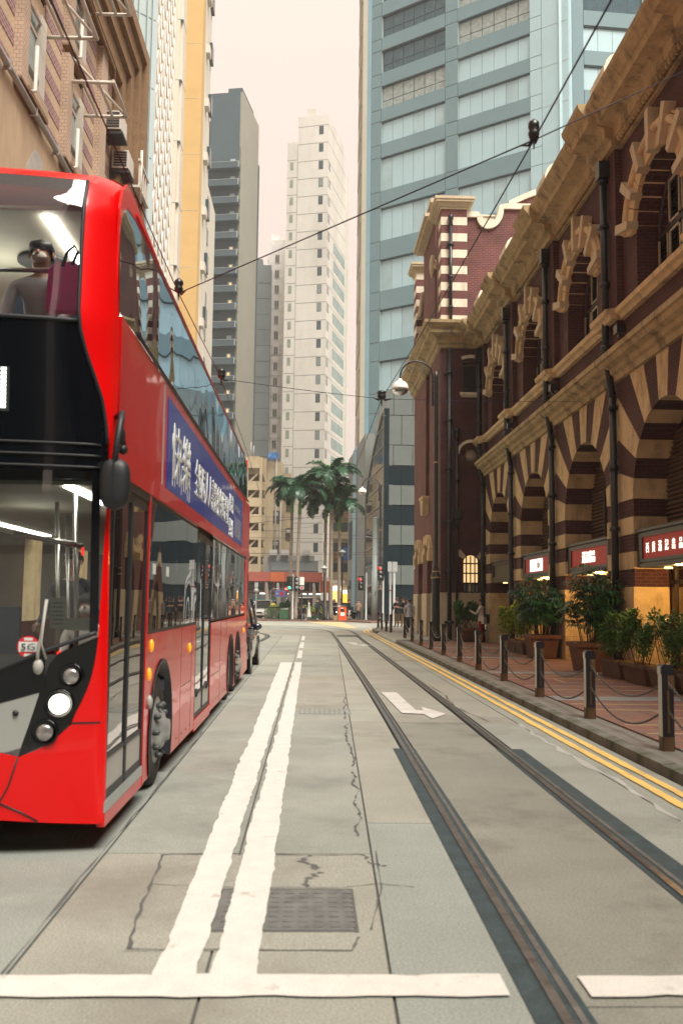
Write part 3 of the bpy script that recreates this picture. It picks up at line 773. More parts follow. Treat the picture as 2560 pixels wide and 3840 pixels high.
    for s_ in (-1, 1):
        for (za, zb) in ((8.42, 9.52), (9.67, 10.62)):
            a, b = sorted((yc + s_ * .06, yc + s_ * .64))
            m.box(xo - .06, xo - .02, a, a + .05, za, zb); m.box(xo - .06, xo - .02, b - .05, b, za, zb); m.box(xo - .06, xo - .02, a, b, za, za + .05); m.box(xo - .06, xo - .02, a, b, zb - .05, zb)
            a, b = sorted((yc + s_ * .74, yc + s_ * 1.26))
            if za < 9: m.box(xo - .06, xo - .02, a, a + .04, za, zb); m.box(xo - .06, xo - .02, b - .04, b, za, zb)
    m.build('shutter_frame', 'timber_white', wn)
    m = MB()
    for (a, b, za, zb) in ((yc - .62, yc - .1, 8.45, 9.5), (yc + .1, yc + .62, 8.45, 9.5), (yc - .62, yc - .1, 9.7, 10.6), (yc + .1, yc + .62, 9.7, 10.6), (yc - 1.24, yc - .78, 8.45, 9.5), (yc + .78, yc + 1.24, 8.45, 9.5)):
        z = za
        while z < zb - .04: m.add([(xo + .02, a, z + .05), (xo - .05, a, z), (xo - .05, b, z), (xo + .02, b, z + .05)], [(0, 1, 2, 3), (3, 2, 1, 0)]); z += .062
    m.build('louvre', 'louvre', wn)
    for (a, b, za, zb) in ((yc + .78, yc + 1.2, 9.68, 10.1), (yc - 1.2, yc - .78, 9.68, 10.1), (yc + .76, yc + .98, 10.14, 10.5), (yc - .98, yc - .76, 10.14, 10.5)):
        m = MB(); m.box(xo - .01, xo + .02, a, b, za, zb); m.build('pane', 'pane_purple', wn)
    # stone hood: ring blocks, roll moulding and projecting long voussoirs
    for k in range(8):
        a0 = radians(6) + radians(168) * k / 8 + .008; a1 = radians(6) + radians(168) * (k + 1) / 8 - .008
        P = [(yc + r2 * cos(a0 + (a1 - a0) * t / 3), zs2 + r2 * sin(a0 + (a1 - a0) * t / 3)) for t in range(4)] + [(yc + 1.72 * cos(a1 - (a1 - a0) * t / 3), zs2 + 1.72 * sin(a1 - (a1 - a0) * t / 3)) for t in range(4)]
        m = MB(); m.prism(P, 'x', FX - .10, FX + .46); m.build('hood_block', 'stone', hall)
    m = MB(); m.tube([(FX - .10, yc + 1.80 * cos(radians(8 + 164 * k / 24)), zs2 + 1.80 * sin(radians(8 + 164 * k / 24))) for k in range(25)], .095, 8)
    m.tube([(FX - .06, yc + 1.93 * cos(radians(8 + 164 * k / 24)), zs2 + 1.93 * sin(radians(8 + 164 * k / 24))) for k in range(25)], .04, 6); m.build('hood_moulding', 'stone', hall)
    for k in range(7):
        a = radians(13) + radians(154) * k / 6; d = Vector((cos(a), sin(a))); t = Vector((-d.y, d.x)) * .105; c = Vector((yc, zs2)); ro = 2.12 + (.12 if k == 3 else 0)
        P = [c + d * (r2 - .02) - t * .8, c + d * ro - t, c + d * ro + t, c + d * (r2 - .02) + t * .8]
        m = MB(); m.prism([(p.x, p.y) for p in P], 'x', FX - .24, FX + .02); m.build('voussoir', 'stone_pale', hall)
# pilasters, downpipes and cornice breaks at the bay lines
for yb in HB[1:]:
    m = MB(); m.box(FX - .16, FX, yb - .52, yb + .52, 7.32, 12.1); m.build('pilaster', 'brick_red', hall)
    m = MB(); m.box(FX - .14, FX, yb - .36, yb + .36, 2.05, 6.74); m.build('pilaster', 'brick_red', hall) if False else None
    px = FX - .13
    m = MB(); m.cyl((px, yb, .1), (px, yb, 6.5), .085, 12); m.cyl((px - .14, yb, 7.2), (px - .14, yb, 11.7), .085, 12); m.cyl((px, yb, 6.4), (px - .14, yb, 7.3), .085, 12)
    for z in (.5, 1.9, 3.3, 4.7, 6.1): m.cyl((px, yb, z), (px, yb, z + .1), .115, 12)
    for z in (7.5, 9.0, 10.4, 11.5): m.cyl((px - .14, yb, z), (px - .14, yb, z + .1), .115, 12)
    m.box(px - .28, px - .01, yb - .15, yb + .15, 11.6, 12.0); m.build('downpipe', 'pipe_black', hall)
LC = [(FX + .02, 6.74), (FX - .10, 6.74), (FX - .12, 6.86), (FX - .20, 6.90), (FX - .22, 7.0), (FX - .36, 7.06), (FX - .40, 7.16), (FX - .46, 7.18), (FX - .46, 7.30), (FX + .02, 7.36)]
UC = [(FX + .02, 12.1), (FX - .08, 12.1), (FX - .10, 12.24), (FX - .24, 12.28), (FX - .26, 12.5), (FX - .36, 12.54), (FX - .62, 12.58), (FX - .64, 12.74), (FX - .70, 12.78), (FX - .84, 12.96), (FX - .86, 13.06), (FX + .02, 13.12)]
SC = [(FX + .02, 8.06), (FX - .12, 8.06), (FX - .16, 8.14), (FX - .24, 8.18), (FX - .26, 8.28), (FX + .02, 8.34)]
def shift(P, d): return [(x - d if x < FX else x, z) for x, z in P]
for i in range(5):
    y0, y1 = HB[i], HB[i + 1]
    n = 3
    for k in range(n):
        a = y0 + (y1 - y0) * k / n; b = y0 + (y1 - y0) * (k + 1) / n
        prof(LC, a + .004, b - .004, 'stone_weathered', 'cornice_block')
    prof(UC, y0 + .7, y0 + (y1 - y0) / 2 - .004, 'stone_weathered', 'cornice_block'); prof(UC, y0 + (y1 - y0) / 2 + .004, y1 - .7, 'stone_weathered', 'cornice_block')
    prof(shift(UC, .2), y1 - .7, y1 + .7, 'stone_weathered', 'cornice_break')
    prof(SC, y0 + .62, y1 - .62, 'stone', 'sill_course'); prof(shift(SC, .2), y1 - .62, y1 + .62, 'stone', 'sill_course')
    m = MB()
    n = int((y1 - y0 - 1.5) / .16)
    for k in range(n):
        yy = y0 + .78 + k * .16
        m.ell((FX - .17, yy, 12.20), .075, .062, .10, 0, 6, 4)
    tag(m.build('egg_moulding', 'stone_weathered', hall), kind='stuff')
    m = MB(); m.box(FX - .05, FX + .35, y0 + .3, y1 - .3, 13.05, 13.62); m.build('parapet', 'brick_red', hall)
    m = MB(); m.box(FX - .16, FX + .42, y0 + .3, y1 - .3, 13.62, 13.80); m.build('parapet_coping', 'stone_white', hall)
    m = MB(); m.box(FX - .22, FX + .45, y1 - .42, y1 + .42, 13.05, 14.05); m.build('parapet_pier', 'brick_red', hall)
    m = MB(); P = [(FX - .34, 14.0)] + [(FX + .10 + .44 * cos(pi - pi * k / 8), 14.15 + .34 * sin(pi * k / 8)) for k in range(9)] + [(FX + .54, 14.0)]
    m.prism(P, 'y', y1 - .50, y1 + .50); m.box(FX - .38, FX - .2, y1 - .54, y1 + .54, 13.85, 14.12); m.build('pier_cap', 'stone_white', hall)
    if i > 0:
        m = MB(); m.box(FX - .62, FX - .42, (y0 + y1) / 2 + .9, (y0 + y1) / 2 + 1.12, 7.38, 7.56); m.box(FX - .56, FX - .5, (y0 + y1) / 2 + .98, (y0 + y1) / 2 + 1.04, 7.3, 7.4); m.build('floodlight', 'iron_black', hall)
# ---------------- corner pavilion
PX, PY0, PY1 = 5.26, 38.2, 48.05
def holeplate(yc_, zc_, hw, hh, r, ya, yb_, mt, name):
    n = 24; v = []; f = []
    for k in range(n):
        a = 2 * pi * k / n; c, s_ = cos(a), sin(a); t = min(hw / abs(c) if abs(c) > 1e-6 else 1e9, hh / abs(s_) if abs(s_) > 1e-6 else 1e9)
        v += [(yc_ + t * c, ya, zc_ + t * s_), (yc_ + r * c, ya, zc_ + r * s_), (yc_ + r * c, yb_, zc_ + r * s_)]
    for k in range(n):
        j = (k + 1) % n; f += [(3 * k, 3 * j, 3 * j + 1, 3 * k + 1), (3 * k + 1, 3 * j + 1, 3 * j + 2, 3 * k + 2)]
    m = MB(); m.add(v, f); return m.build(name, mt, hall)
m = MB(); f = PY0
m.box(PX, 6.19, f, f + .49, 2.05, 12.3)                              # front wall round its three openings
m.box(6.86, 7.2, f, f + .5, 2.05, 12.3)
m.box(6.19, 6.86, f, f + .5, 3.6, 7.4); m.box(6.19, 6.86, f, f + .5, 8.07, 10.3); m.box(6.19, 6.86, f, f + .5, 11.62, 12.3)
m.box(PX + .52, 7.2, f + .5, PY1, 2.05, 12.3)
m.build('pavilion_wall', 'brick_red', hall)
holeplate(6.525, 7.735, .335, .335, .27, PY0, PY0 + .3, 'brick_red', 'oculus_surround')
m = MB(); m.lathe([(.27, 0), (.27, .06), (.21, .07), (.21, .02)], (6.525, PY0 + .18, 7.735), 24, ax='y'); m.build('oculus_frame', 'stone_white', hall)
m = MB(); m.box(6.3, 6.75, PY0 + .26, PY0 + .3, 7.5, 7.97); 
for k in range(7): m.box(6.32, 6.73, PY0 + .22, PY0 + .25, 7.54 + k * .06, 7.57 + k * .06)
m.build('louvre', 'louvre', hall)
def archband(xc, zc_, r0, r1, a0, a1, y0, y1, mt, name, n=12):
    P = [(xc + r0 * cos(a0 + (a1 - a0) * k / n), zc_ + r0 * sin(a0 + (a1 - a0) * k / n)) for k in range(n + 1)] + [(xc + r1 * cos(a1 - (a1 - a0) * k / n), zc_ + r1 * sin(a1 - (a1 - a0) * k / n)) for k in range(n + 1)]
    m = MB(); m.prism(P, 'y', y0, y1); return m.build(name, mt, hall)
archband(6.525, 7.735, .50, .62, radians(25), radians(178), PY0 - .1, PY0 + .02, 'stone_white', 'hood_moulding')
archband(6.56, 10.7, 1.10, 1.22, radians(66), radians(112), PY0 - .12, PY0 + .02, 'stone_white', 'hood_moulding')
m = MB(); m.box(6.10, 6.92, PY0 - .12, PY0 + .05, 10.14, 10.22); m.box(6.05, 6.95, PY0 - .18, PY0 + .05, 10.22, 10.32); m.build('window_sill', 'stone_white', hall)
m = MB(); m.box(6.19, 6.86, PY0 + .28, PY0 + .32, 10.3, 11.62); wn = m.build('window', 'timber_dark', hall)
m = MB(); m.box(6.19, 6.25, PY0 + .2, PY0 + .28, 10.3, 11.62); m.box(6.79, 6.86, PY0 + .2, PY0 + .28, 10.3, 11.62); m.box(6.25, 6.79, PY0 + .2, PY0 + .28, 11.52, 11.62); m.box(6.25, 6.79, PY0 + .2, PY0 + .28, 10.3, 10.36); m.build('window_frame', 'louvre_brown', wn)
m = MB()
for k in range(18): m.box(6.26, 6.78, PY0 + .23, PY0 + .26, 10.38 + k * .063, 10.40 + k * .063)
m.build('louvre', 'louvre', wn)
P = [(6.19, 3.6), (6.19, 3.25)] + [(6.525 - .335 * cos(pi * k / 10), 3.25 + .335 * sin(pi * k / 10)) for k in range(11)] + [(6.86, 3.6)]
m = MB(); m.prism(P, 'y', PY0, PY0 + .3); m.build('window_head', 'brick_red', hall)
for k in range(7):
    a0 = radians(2) + radians(176) * k / 7 + .01; a1 = radians(2) + radians(176) * (k + 1) / 7 - .01
    archband(6.525, 3.25, .36, .74, a0, a1, PY0 - (.03 if k % 2 else .012), PY0 + .02, 'stone_pale' if k in (1, 3, 5) else 'brick_red', 'voussoir', 3) if k != 3 else archband(6.525, 3.25, .36, .74, a0, a1, PY0 - .012, PY0 + .02, 'brick_red', 'voussoir', 3)
m = MB(); m.box(6.19, 6.86, PY0 + .25, PY0 + .27, 2.05, 3.6); wn = m.build('window', 'window_warm', hall)
m = MB()
for x in (6.19, 6.33, 6.505, 6.68, 6.82): m.box(x, x + .04, PY0 + .16, PY0 + .24, 2.05, 3.55)
for z in (2.05, 2.42, 2.82, 3.22): m.box(6.19, 6.86, PY0 + .16, PY0 + .24, z, z + .05)
m.build('window_frame', 'timber_dark', wn)
m = MB(); m.box(6.23, 6.82, PY0 + .1, PY0 + .15, 1.96, 2.05); m.build('window_sill', 'timber_dark', wn)
m = MB(); m.box(6.2, 6.5, PY0 + .24, PY0 + .248, 2.1, 2.45); m.box(6.55, 6.85, PY0 + .24, PY0 + .248, 2.1, 2.45); m.build('pane', 'tower_blind', wn)
# base stones of the pavilion
z = .10
for k, h in enumerate((.62, .66, .67)):
    xs = [PX - .03, 5.62, 6.3, 7.05] if k % 2 else [PX - .03, 5.9, 6.55, 7.05]
    for a, b in zip(xs, xs[1:]): blk(a + .004, b - .004, PY0 - .035, PY0 + .4, z + .004, z + h - .004, 'stone_pale')
    z += h
# street side of the pavilion: brick piers, two doorways under stone arches, tall recessed strip
m = MB()
for (a, b) in ((38.7, 40.9), (42.6, 44.4), (46.1, 48.05)): m.box(PX - .0, PX + .35, a, b, 2.05, 3.75)
m.box(PX, PX + .35, 38.7, 48.05, 3.75, 6.3)
m.box(PX, PX + .35, 38.7, 41.9, 6.3, 12.2); m.box(PX, PX + .35, 43.2, 48.05, 6.3, 12.2)
m.build('pavilion_side', 'brick_bright', hall)
m = MB(); m.box(PX + .36, PX + .5, 38.8, 48, .1, 12.2); m.build('recess_wall', 'brick_red', hall)
for (a, b) in ((PY0 + .41, 40.9), (42.6, 44.4), (46.1, 48.05)):
    z = .10
    for k, h in enumerate((.62, .66, .67)): blk(PX - .035, PX + .35, a, b, z + .004, z + h - .004, 'stone_pale'); z += h
for yc in (41.75, 45.25):
    m = MB(); m.box(PX + .3, PX + .34, yc - .85, yc + .85, .1, 3.75); m.build('door', 'timber_dark', hall)
    for k in range(7):
        a0 = radians(2) + radians(176) * k / 7 + .01; a1 = radians(2) + radians(176) * (k + 1) / 7 - .01
        P = [(yc + .85 * cos(a0 + (a1 - a0) * t / 3), 3.4 + .85 * sin(a0 + (a1 - a0) * t / 3)) for t in range(4)] + [(yc + 1.25 * cos(a1 - (a1 - a0) * t / 3), 3.4 + 1.25 * sin(a1 - (a1 - a0) * t / 3)) for t in range(4)]
        m = MB(); m.prism(P, 'x', PX - (.22 if k % 2 == 0 else .16), PX + .02); m.build('voussoir', 'stone', hall)
m = MB(); m.prism([(42.0, 6.3), (43.1, 6.3), (42.9, 5.9), (42.75, 5.6), (42.3, 5.6), (42.15, 5.9)], 'x', PX - .28, PX + .02); m.box(PX - .32, PX, 41.9, 43.2, 6.3, 6.42); m.ell((PX - .22, 42.55, 5.95), .12, .3, .25); m.build('bracket', 'stone', hall)
m = MB(); m.box(PX - .04, PX, 47.5, 47.9, 3.3, 4.0); m.build('wall_plaque', 'stone_white', hall)
# pavilion cornice, mitred round the corner
def ring(P, y0, x0, y1, x1, mt, name):
    """P: (projection, z). Runs along the street side then turns along the front."""
    rows = [[(x0 - p, y1, z) for p, z in P], [(x0 - p, y0 - p, z) for p, z in P], [(x1, y0 - p, z) for p, z in P]]
    m = MB(); m.grid(rows, smooth=False); return m.build(name, mt, hall)
CP = [(0, 12.2), (.10, 12.24), (.12, 12.36), (.22, 12.40), (.24, 12.62), (.36, 12.68), (.52, 12.74), (.54, 12.90), (.62, 12.96), (.74, 13.10), (.76, 13.22), (0, 13.28)]
ring(CP, PY0, PX, PY1, 7.0, 'stone_weathered', 'cornice')
m = MB(); m.box(PX, 7.3, PY0, PY1, 12.3, 13.27); m.build('cornice_core', 'stone_weathered', hall)
# turret with striped quoins
TX0, TX1, TY1 = PX + .02, 6.37, 39.9
z = 13.27; k = 0
while z < 17.95:
    h = .355; cream = k % 2 == 0
    blk(TX0 - (.012 if cream else 0), TX1 + (.0 if cream else -.01), PY0 - (.012 if cream else 0), TY1 - (.9 if cream else .89), z + .002, z + h - .002, 'stone_white' if cream else 'brick_bright', 'quoin'); z += h; k += 1
m = MB(); m.box(TX0 + .02, TX1 - .02, TY1 - .95, TY1, 13.2, 17.9); m.build('turret_wall', 'brick_bright', hall)
zt = z
def capring(x0, x1, y0, y1, z, mt='stone_pale', s=1.):
    m = MB(); zz = z
    for p, h in ((.04, .10), (.10, .09), (.16, .07), (.26, .10), (.30, .12)):
        m.box(x0 - p * s, x1 + p * s, y0 - p * s, y1 + p * s, zz, zz + h - .001); zz += h
    m.build('turret_cap', mt, hall); return zz
zt2 = capring(TX0, TX1, PY0, TY1, zt - .02)
m = MB(); m.cyl((5.61, PY0 - .13, .1), (5.61, PY0 - .13, 12.15), .088, 12); m.cyl((5.66, PY0 - .12, 13.2), (5.66, PY0 - .12, 17.5), .07, 12); m.lathe([(.07, 0), (.1, .05), (.07, .2), (.12, .3), (.12, .42), (.06, .5)], (5.66, PY0 - .12, 17.45), 12)
for z in (.8, 2.9, 4.9, 7.1, 9.1, 11.1): m.cyl((5.61, PY0 - .13, z), (5.61, PY0 - .13, z + .1), .125, 12); m.box(5.42, 5.80, PY0 - .1, PY0 - .02, z, z + .1)
for z in (13.9, 15.2, 16.6): m.cyl((5.66, PY0 - .12, z), (5.66, PY0 - .12, z + .08), .1, 12)
m.box(5.52, 5.80, PY0 - .1, PY0 - .02, 16.62, 16.7); m.build('downpipe', 'pipe_black', hall)
m = MB(); m.cyl((5.92, PY0 - .1, .1), (5.92, PY0 - .1, 8.4), .062, 10)
for z in (1.2, 4.6, 6.6): m.cyl((5.92, PY0 - .1, z), (5.92, PY0 - .1, z + .08), .085, 10)
m.lathe([(.06, 0), (.07, .1), (.13, .35), (.15, .45)], (5.92, PY0 - .12, 8.35), 10); m.box(5.80, 6.08, PY0 - .26, PY0 - .02, 5.05, 5.4); m.lathe([(.04, -.35), (.1, 0)], (5.94, PY0 - .13, 5.06), 8); m.build('downpipe', 'pipe_black', hall)
# street gable between the turrets
m = MB(); m.box(PX + .25, PX + .6, TY1, 47.0, 13.2, 17.0); m.box(PX + .12, PX + .6, 40.9, 45.2, 13.2, 19.3); m.box(PX + .1, PX + 1.6, 41.4, 44.8, 19.3, 19.9); m.build('gable_wall', 'brick_bright', hall)
m = MB(); m.box(PX - .25, PX + 1.9, 40.8, 45.3, 18.85, 18.97); m.box(PX - .38, PX + 1.95, 40.7, 45.4, 18.97, 19.12); m.box(PX - .05, PX + 1.8, 41.3, 44.9, 19.9, 20.08); m.build('gable_cap', 'stone_pale', hall)
P = [(45.2, 16.2), (46.2, 15.6), (47, 15.4)]
m = MB(); m.tube([(PX + .1, 40.9, 16.9), (PX + .1, 40.4, 16.5), (PX + .1, 39.9, 16.35)], .13, 6); m.tube([(PX + .1, 45.2, 16.9), (PX + .1, 46.1, 16.4), (PX + .1, 47, 16.3)], .13, 6); m.ell((PX - .05, 40.6, 16.6), .14, .22, .55); m.build('gable_coping', 'stone_pale', hall)
z = 13.27; k = 0
while z < 18.3:
    h = .355; blk(PX - .05, PX + .9, 47.0, 48.1, z + .002, z + h - .002, 'stone_white' if k % 2 == 0 else 'brick_bright', 'quoin'); z += h; k += 1
capring(PX - .05, PX + .9, 47.0, 48.1, z, s=1.0)
# curved front gable
gx0 = TX1; pts = [(gx0, 18.02), (6.86, 18.02)] + [(7.36 - .5 * cos(pi * k / 12) * (1.0 if k < 6 else 1.15), 18.0 - .52 * sin(pi * k / 12) + (.40 * (k / 12) ** 3)) for k in range(13)] + [(8.15, 18.42), (10.5, 18.42)]
m = MB(); m.prism([(x, z) for x, z in pts] + [(10.5, 13.1), (gx0, 13.1)], 'y', PY0 + .25, PY0 + .6); m.build('gable_wall', 'brick_bright', hall)
m = MB(); rows = []
P3 = [Vector((x, z)) for x, z in pts]
for i, p in enumerate(P3):
    d = (P3[min(i + 1, len(P3) - 1)] - P3[max(i - 1, 0)]).normalized(); n_ = Vector((-d.y, d.x))
    a = p - n_ * .04; b = p + n_ * .20
    rows.append([(a.x, PY0 + .14, a.y), (b.x, PY0 + .14, b.y), (b.x, PY0 + .7, b.y), (a.x, PY0 + .7, a.y), (a.x, PY0 + .14, a.y)])
m.grid(rows, smooth=False, flip=True); m.build('gable_coping', 'stone_white', hall)
pts = [(8.3 + 2.2 * k / 10, 18.75 + .75 * sin(pi / 2 * k / 10)) for k in range(11)]
m = MB(); m.prism(pts + [(10.5, 18.3), (8.3, 18.3)], 'y', PY0 + .75, PY0 + 1.0); m.build('gable_wall', 'brick_bright', hall)
m = MB(); rows = []
for x, z in pts: rows.append([(x, PY0 + .65, z - .05), (x, PY0 + .65, z + .2), (x, PY0 + 1.1, z + .2), (x, PY0 + 1.1, z - .05), (x, PY0 + .65, z - .05)])
m.grid(rows, smooth=False, flip=True); m.build('gable_coping', 'stone_white', hall)
m = MB(); m.box(7.05, 7.75, PY0 + 1.2, PY0 + 1.9, 13.2, 18.45); m.box(7.0, 7.8, PY0 + 1.15, PY0 + 1.95, 18.45, 18.52); m.build('roof_cabinet', 'stone_white', hall)
m = MB()
for z in (17.6, 17.85, 18.1, 18.35): m.box(6.98, 7.05, PY0 + 1.25, PY0 + 1.3, z, z + .05)
m.build('cabinet_louvre', 'rust_orange', hall)
m = MB(); m.box(7.3, 22, YA, 46, 12.6, 13.4); m.build('roof', 'grey_wall', hall)
# ------------------------------------------------------------------ the red double-deck bus
BX = -1.33                                   # its door side, next to the centre line
bus = thing('double_decker_bus', 'red double-decker bus with a blue advert along its upper side, headlight on', 'bus', (-2.58, 13, 0))
BW = 2.5
def interp(L, x): return lerp_list(L, x)
Y0L = [(.15, 6.34), (1.2, 6.25), (2.4, 6.15), (3.5, 6.10), (4.3, 6.2), (4.5, 6.29), (4.62, 6.46), (4.68, 6.7)]
def yfront(u, z):
    uu = min(u, BW - u)
    r = .06 + .22 * min(1, max(0, (z - 2.2)))
    c = 0
    if uu < r: q = max(uu, 0); c = r - sqrt(max(r * r - (r - q) ** 2, 0))
    return interp(Y0L, z) - .16 * (1 - ((u - 1.25) / 1.25) ** 2) + c
def xin(z): return .0 if z < 2.7 else .02 * (z - 2.7)            # the sides lean in a little above the lower deck
def FP(u, z, off=0.0): 
    a = u / BW
    x = BX - u + xin(z) * (2 * a - 1) * 1.0 if False else BX - u - xin(z) * (1 - 2 * a)
    return (x, yfront(u, z) - off, z)
def patch_u(name, us, zlo, zhi, mt, off=0., nz=8, par=bus, thick=.02):
    """a panel of the front given by its lower and upper edge over the width"""
    rows = []
    for u in us:
        a = interp(zlo, u); b = interp(zhi, u)
        rows.append([FP(u, a + (b - a) * k / nz, off) for k in range(nz + 1)])
    m = MB(); m.grid(rows, flip=False); return m.build(name, mt, par)
def patch_z(name, zs, ul, ur, mt, off=0., nu=6, par=bus, mirror=True):
    m = MB(); rows = []
    for z in zs:
        a = interp(ul, z); b = interp(ur, z); rows.append([FP(a + (b - a) * k / nu, z, off) for k in range(nu + 1)])
    m.grid(rows, flip=True)
    o1 = m.build(name, mt, par)
    if mirror:
        rows = []; m = MB()
        for z in zs:
            a = interp(ul, z); b = interp(ur, z); rows.append([FP(BW - (a + (b - a) * k / nu), z, off) for k in range(nu + 1)])
        m.grid(rows); m.build(name, mt, par)
    return o1
def fr(a, b, n): return [a + (b - a) * k / n for k in range(n + 1)]
def symm(L): return L + [(BW - u, z) for u, z in reversed(L)]
US = [0, .004, .012, .03, .06, .1, .15, .2, .26, .33, .42, .52, .64, .8, 1.0, 1.25]
USF = US + [BW - u for u in reversed(US[:-1])]
PIL = [(.84, .205), (.9, .185), (1.0, .135), (1.10, .098), (1.22, .07), (1.36, .052), (1.6, .042), (1.9, .03), (2.2, .018), (2.6, .024), (2.8, .04), (2.96, .063), (3.1, .105), (3.25, .155), (3.4, .19), (3.55, .205), (4.0, .208), (4.48, .205), (4.56, .21)]
# bumper
zhi = symm([(0, .845), (.205, .84), (.26, .785), (.318, .728), (.42, .672), (.527, .632), (.64, .664), (1.25, .66)])
zlo = symm([(0, .185), (.3, .205), (.64, .235), (1.25, .24)])
bump = patch_u('bumper', USF, zlo, zhi, 'bus_red', 0, 10)
m = MB(); m.grid([[FP(u, interp(zlo, u)), (FP(u, .2)[0], FP(u, .2)[1] + .35, interp(zlo, u) + .01)] for u in USF], flip=True); m.build('bumper_underside', 'bus_black_matt', bump)
rows = [[FP(u, .838, .003), FP(u, .850, .003)] for u in fr(0, .2, 6)]
m = MB(); m.grid(rows); m.build('panel_gap', 'bus_black_matt', bump)
m = MB(); m.tube([FP(.527, .63, .002), FP(.58, .45, .002), FP(.637, .343, .002), FP(.64, .24, .002)], .006, 6); m.tube([FP(.637, .343, .002), FP(.5, .28, .002), FP(.4, .22, .002)], .006, 6); m.build('panel_gap', 'bus_black_matt', bump)
# red pillars
pil = patch_z('front_pillar', fr(.845, 2.6, 26) + fr(2.7, 4.56, 28), [(0, 0)], PIL, 'bus_red', 0, 14)
# lamp clusters
CI = [(.63, .53), (.69, .513), (1.04, .405), (1.22, .35), (1.3, .29), (1.36, .14), (1.40, .052)]
CO = [(.63, .527), (.68, .42), (.73, .318), (.79, .262), (.86, .206), (.98, .145), (1.10, .098), (1.25, .066), (1.36, .052), (1.4, .051)]
cl = patch_z('lamp_cluster', fr(.632, 1.40, 22), CO, CI, 'bus_black', -.012, 6)
def lampset(sgn):
    for k, (u, z, mt, r) in enumerate(((.212, 1.146, 'lens_clear', .052), (.283, .968, 'headlight_on', .062), (.366, .787, 'lens_clear', .054))):
        uu = u if sgn > 0 else BW - u
        p = FP(uu, z)
        m = MB(); m.lathe([(r * 1.55, .03), (r * 1.6, -.004), (r * 1.42, -.010), (r * 1.25, .012), (r * 1.05, .02)], (p[0], p[1], p[2]), 20, ax='y'); h = m.build('headlight', 'bus_black', bus)
        m = MB(); m.lathe([(r, .02), (r, -.012), (r * .8, -.022), (r * .4, -.027), (.001, -.028)], (p[0], p[1], p[2]), 20, ax='y'); m.build('headlight_lens', mt, h)
lampset(1); lampset(-1)
# grey number panel and black panel between
gz = [(.405, .69), (.512, .69)]
GL = symm([(.405, 1.035), (.43, .95), (.47, .82), (.513, .69), (.6, .664), (1.25, .664)])
GH = symm([(.405, 1.042), (.645, .972), (.9, .93), (1.25, .915)])
patch_u('number_panel', [.407, .43, .47, .513, .6, .7, .9, 1.25] + [BW - u for u in (.9, .7, .6, .513, .47, .43, .407)], GL, GH, 'bus_grey', -.003, 5)
m = MB(); p = FP(.545, .913); m.lathe([(.019, -.006), (.019, .01)], p, 14, ax='y'); m.build('towing_eye', 'bus_black_matt', bus)
patch_u('front_grille', [.37, .41, .5, .65, .9, 1.25] + [BW - u for u in (.9, .65, .5, .41, .37)], symm([(.37, 1.06), (.405, 1.045), (.645, .975), (.9, .933), (1.25, .918)]), symm([(.37, 1.32), (.646, 1.20), (.9, 1.14), (1.25, 1.12)]), 'bus_black', .0, 4)
# windscreens
WLO = symm([(.02, 1.44), (.066, 1.425), (.375, 1.31), (.646, 1.192), (.9, 1.135), (1.25, 1.115)])
US2 = [u for u in USF if .05 <= u <= BW - .05]
ws = patch_u('lower_windscreen', US2, WLO, [(0, 2.47)], 'glass_windscreen', -.002, 10)
m = MB(); m.tube([FP(u, interp(WLO, u), .004) for u in US2], .016, 6); m.build('windscreen_seal', 'bus_black_matt', ws)
m = MB(); m.grid([[FP(.052, z, .002), FP(.105, z, .002)] for z in fr(1.43, 2.47, 14)]); m.grid([[FP(BW - .105, z, .002), FP(BW - .052, z, .002)] for z in fr(1.43, 2.47, 14)]); tag(m.build('windscreen_border', 'bus_black', ws), kind='stuff')
bandu = [(2.47, .02), (2.6, .026), (2.66, .03)]
patch_z('black_band', fr(2.47, 2.665, 4), [(0, .02)], [(0, 1.25)], 'bus_black', .004, 18)
m = MB()
for z in (2.50, 2.575, 2.65): m.tube([FP(u, z, .008) for u in US2], .008, 6)
m.build('trim_strip', 'bus_black_matt', bus)
patch_z('destination_panel', fr(2.665, 3.46, 14), PIL, [(0, 1.25)], 'bus_black', 0, 18)
uw = patch_z('upper_windscreen', fr(3.46, 4.50, 14), PIL, [(0, 1.25)], 'glass_upper', -.002, 18)
m = MB()
for s_ in (0, 1):
    q = [FP(interp(PIL, z) if not s_ else BW - interp(PIL, z), z, .004) for z in fr(2.665, 4.5, 30)]
    m.tube(q, .013, 6)
m.tube([FP(u, 3.46, .004) for u in [.21] + [q for q in USF if .22 < q < BW - .22] + [BW - .21]], .014, 6); m.build('windscreen_seal', 'bus_black_matt', uw)
m = MB(); m.grid([[FP(u, 4.40, -.004), FP(u, 4.50, -.004)] for u in [q for q in USF if .2 < q < BW - .2]]); m.build('sun_band', 'bus_black', uw)
m = MB(); rows = [[FP(u, z) for z in (4.495, 4.53, 4.56, 4.60, 4.64, 4.675)] for u in USF if .15 <= u <= BW - .15]
m.grid(rows); m.build('roof_front', 'bus_red', bus)
patch_z('roof_corner', [4.555, 4.58, 4.60, 4.62, 4.64, 4.66, 4.672], [(0, 0)], [(0, .22)], 'bus_red', .0, 14)
for s_ in (1, -1):
    x = BX - .034 if s_ > 0 else BX - BW + .034
    m = MB(); P = [(6.335, 3.62), (6.365, 3.62), (6.365, 4.18), (6.395, 4.28), (6.475, 4.39), (6.6, 4.46), (6.9, 4.50), (8, 4.53), (8, 4.57), (6.75, 4.64), (6.56, 4.62), (6.42, 4.52), (6.34, 4.35)]
    m.prism(P, 'x', x - .012, x + .004); m.build('tip_surround', 'bus_red', bus)
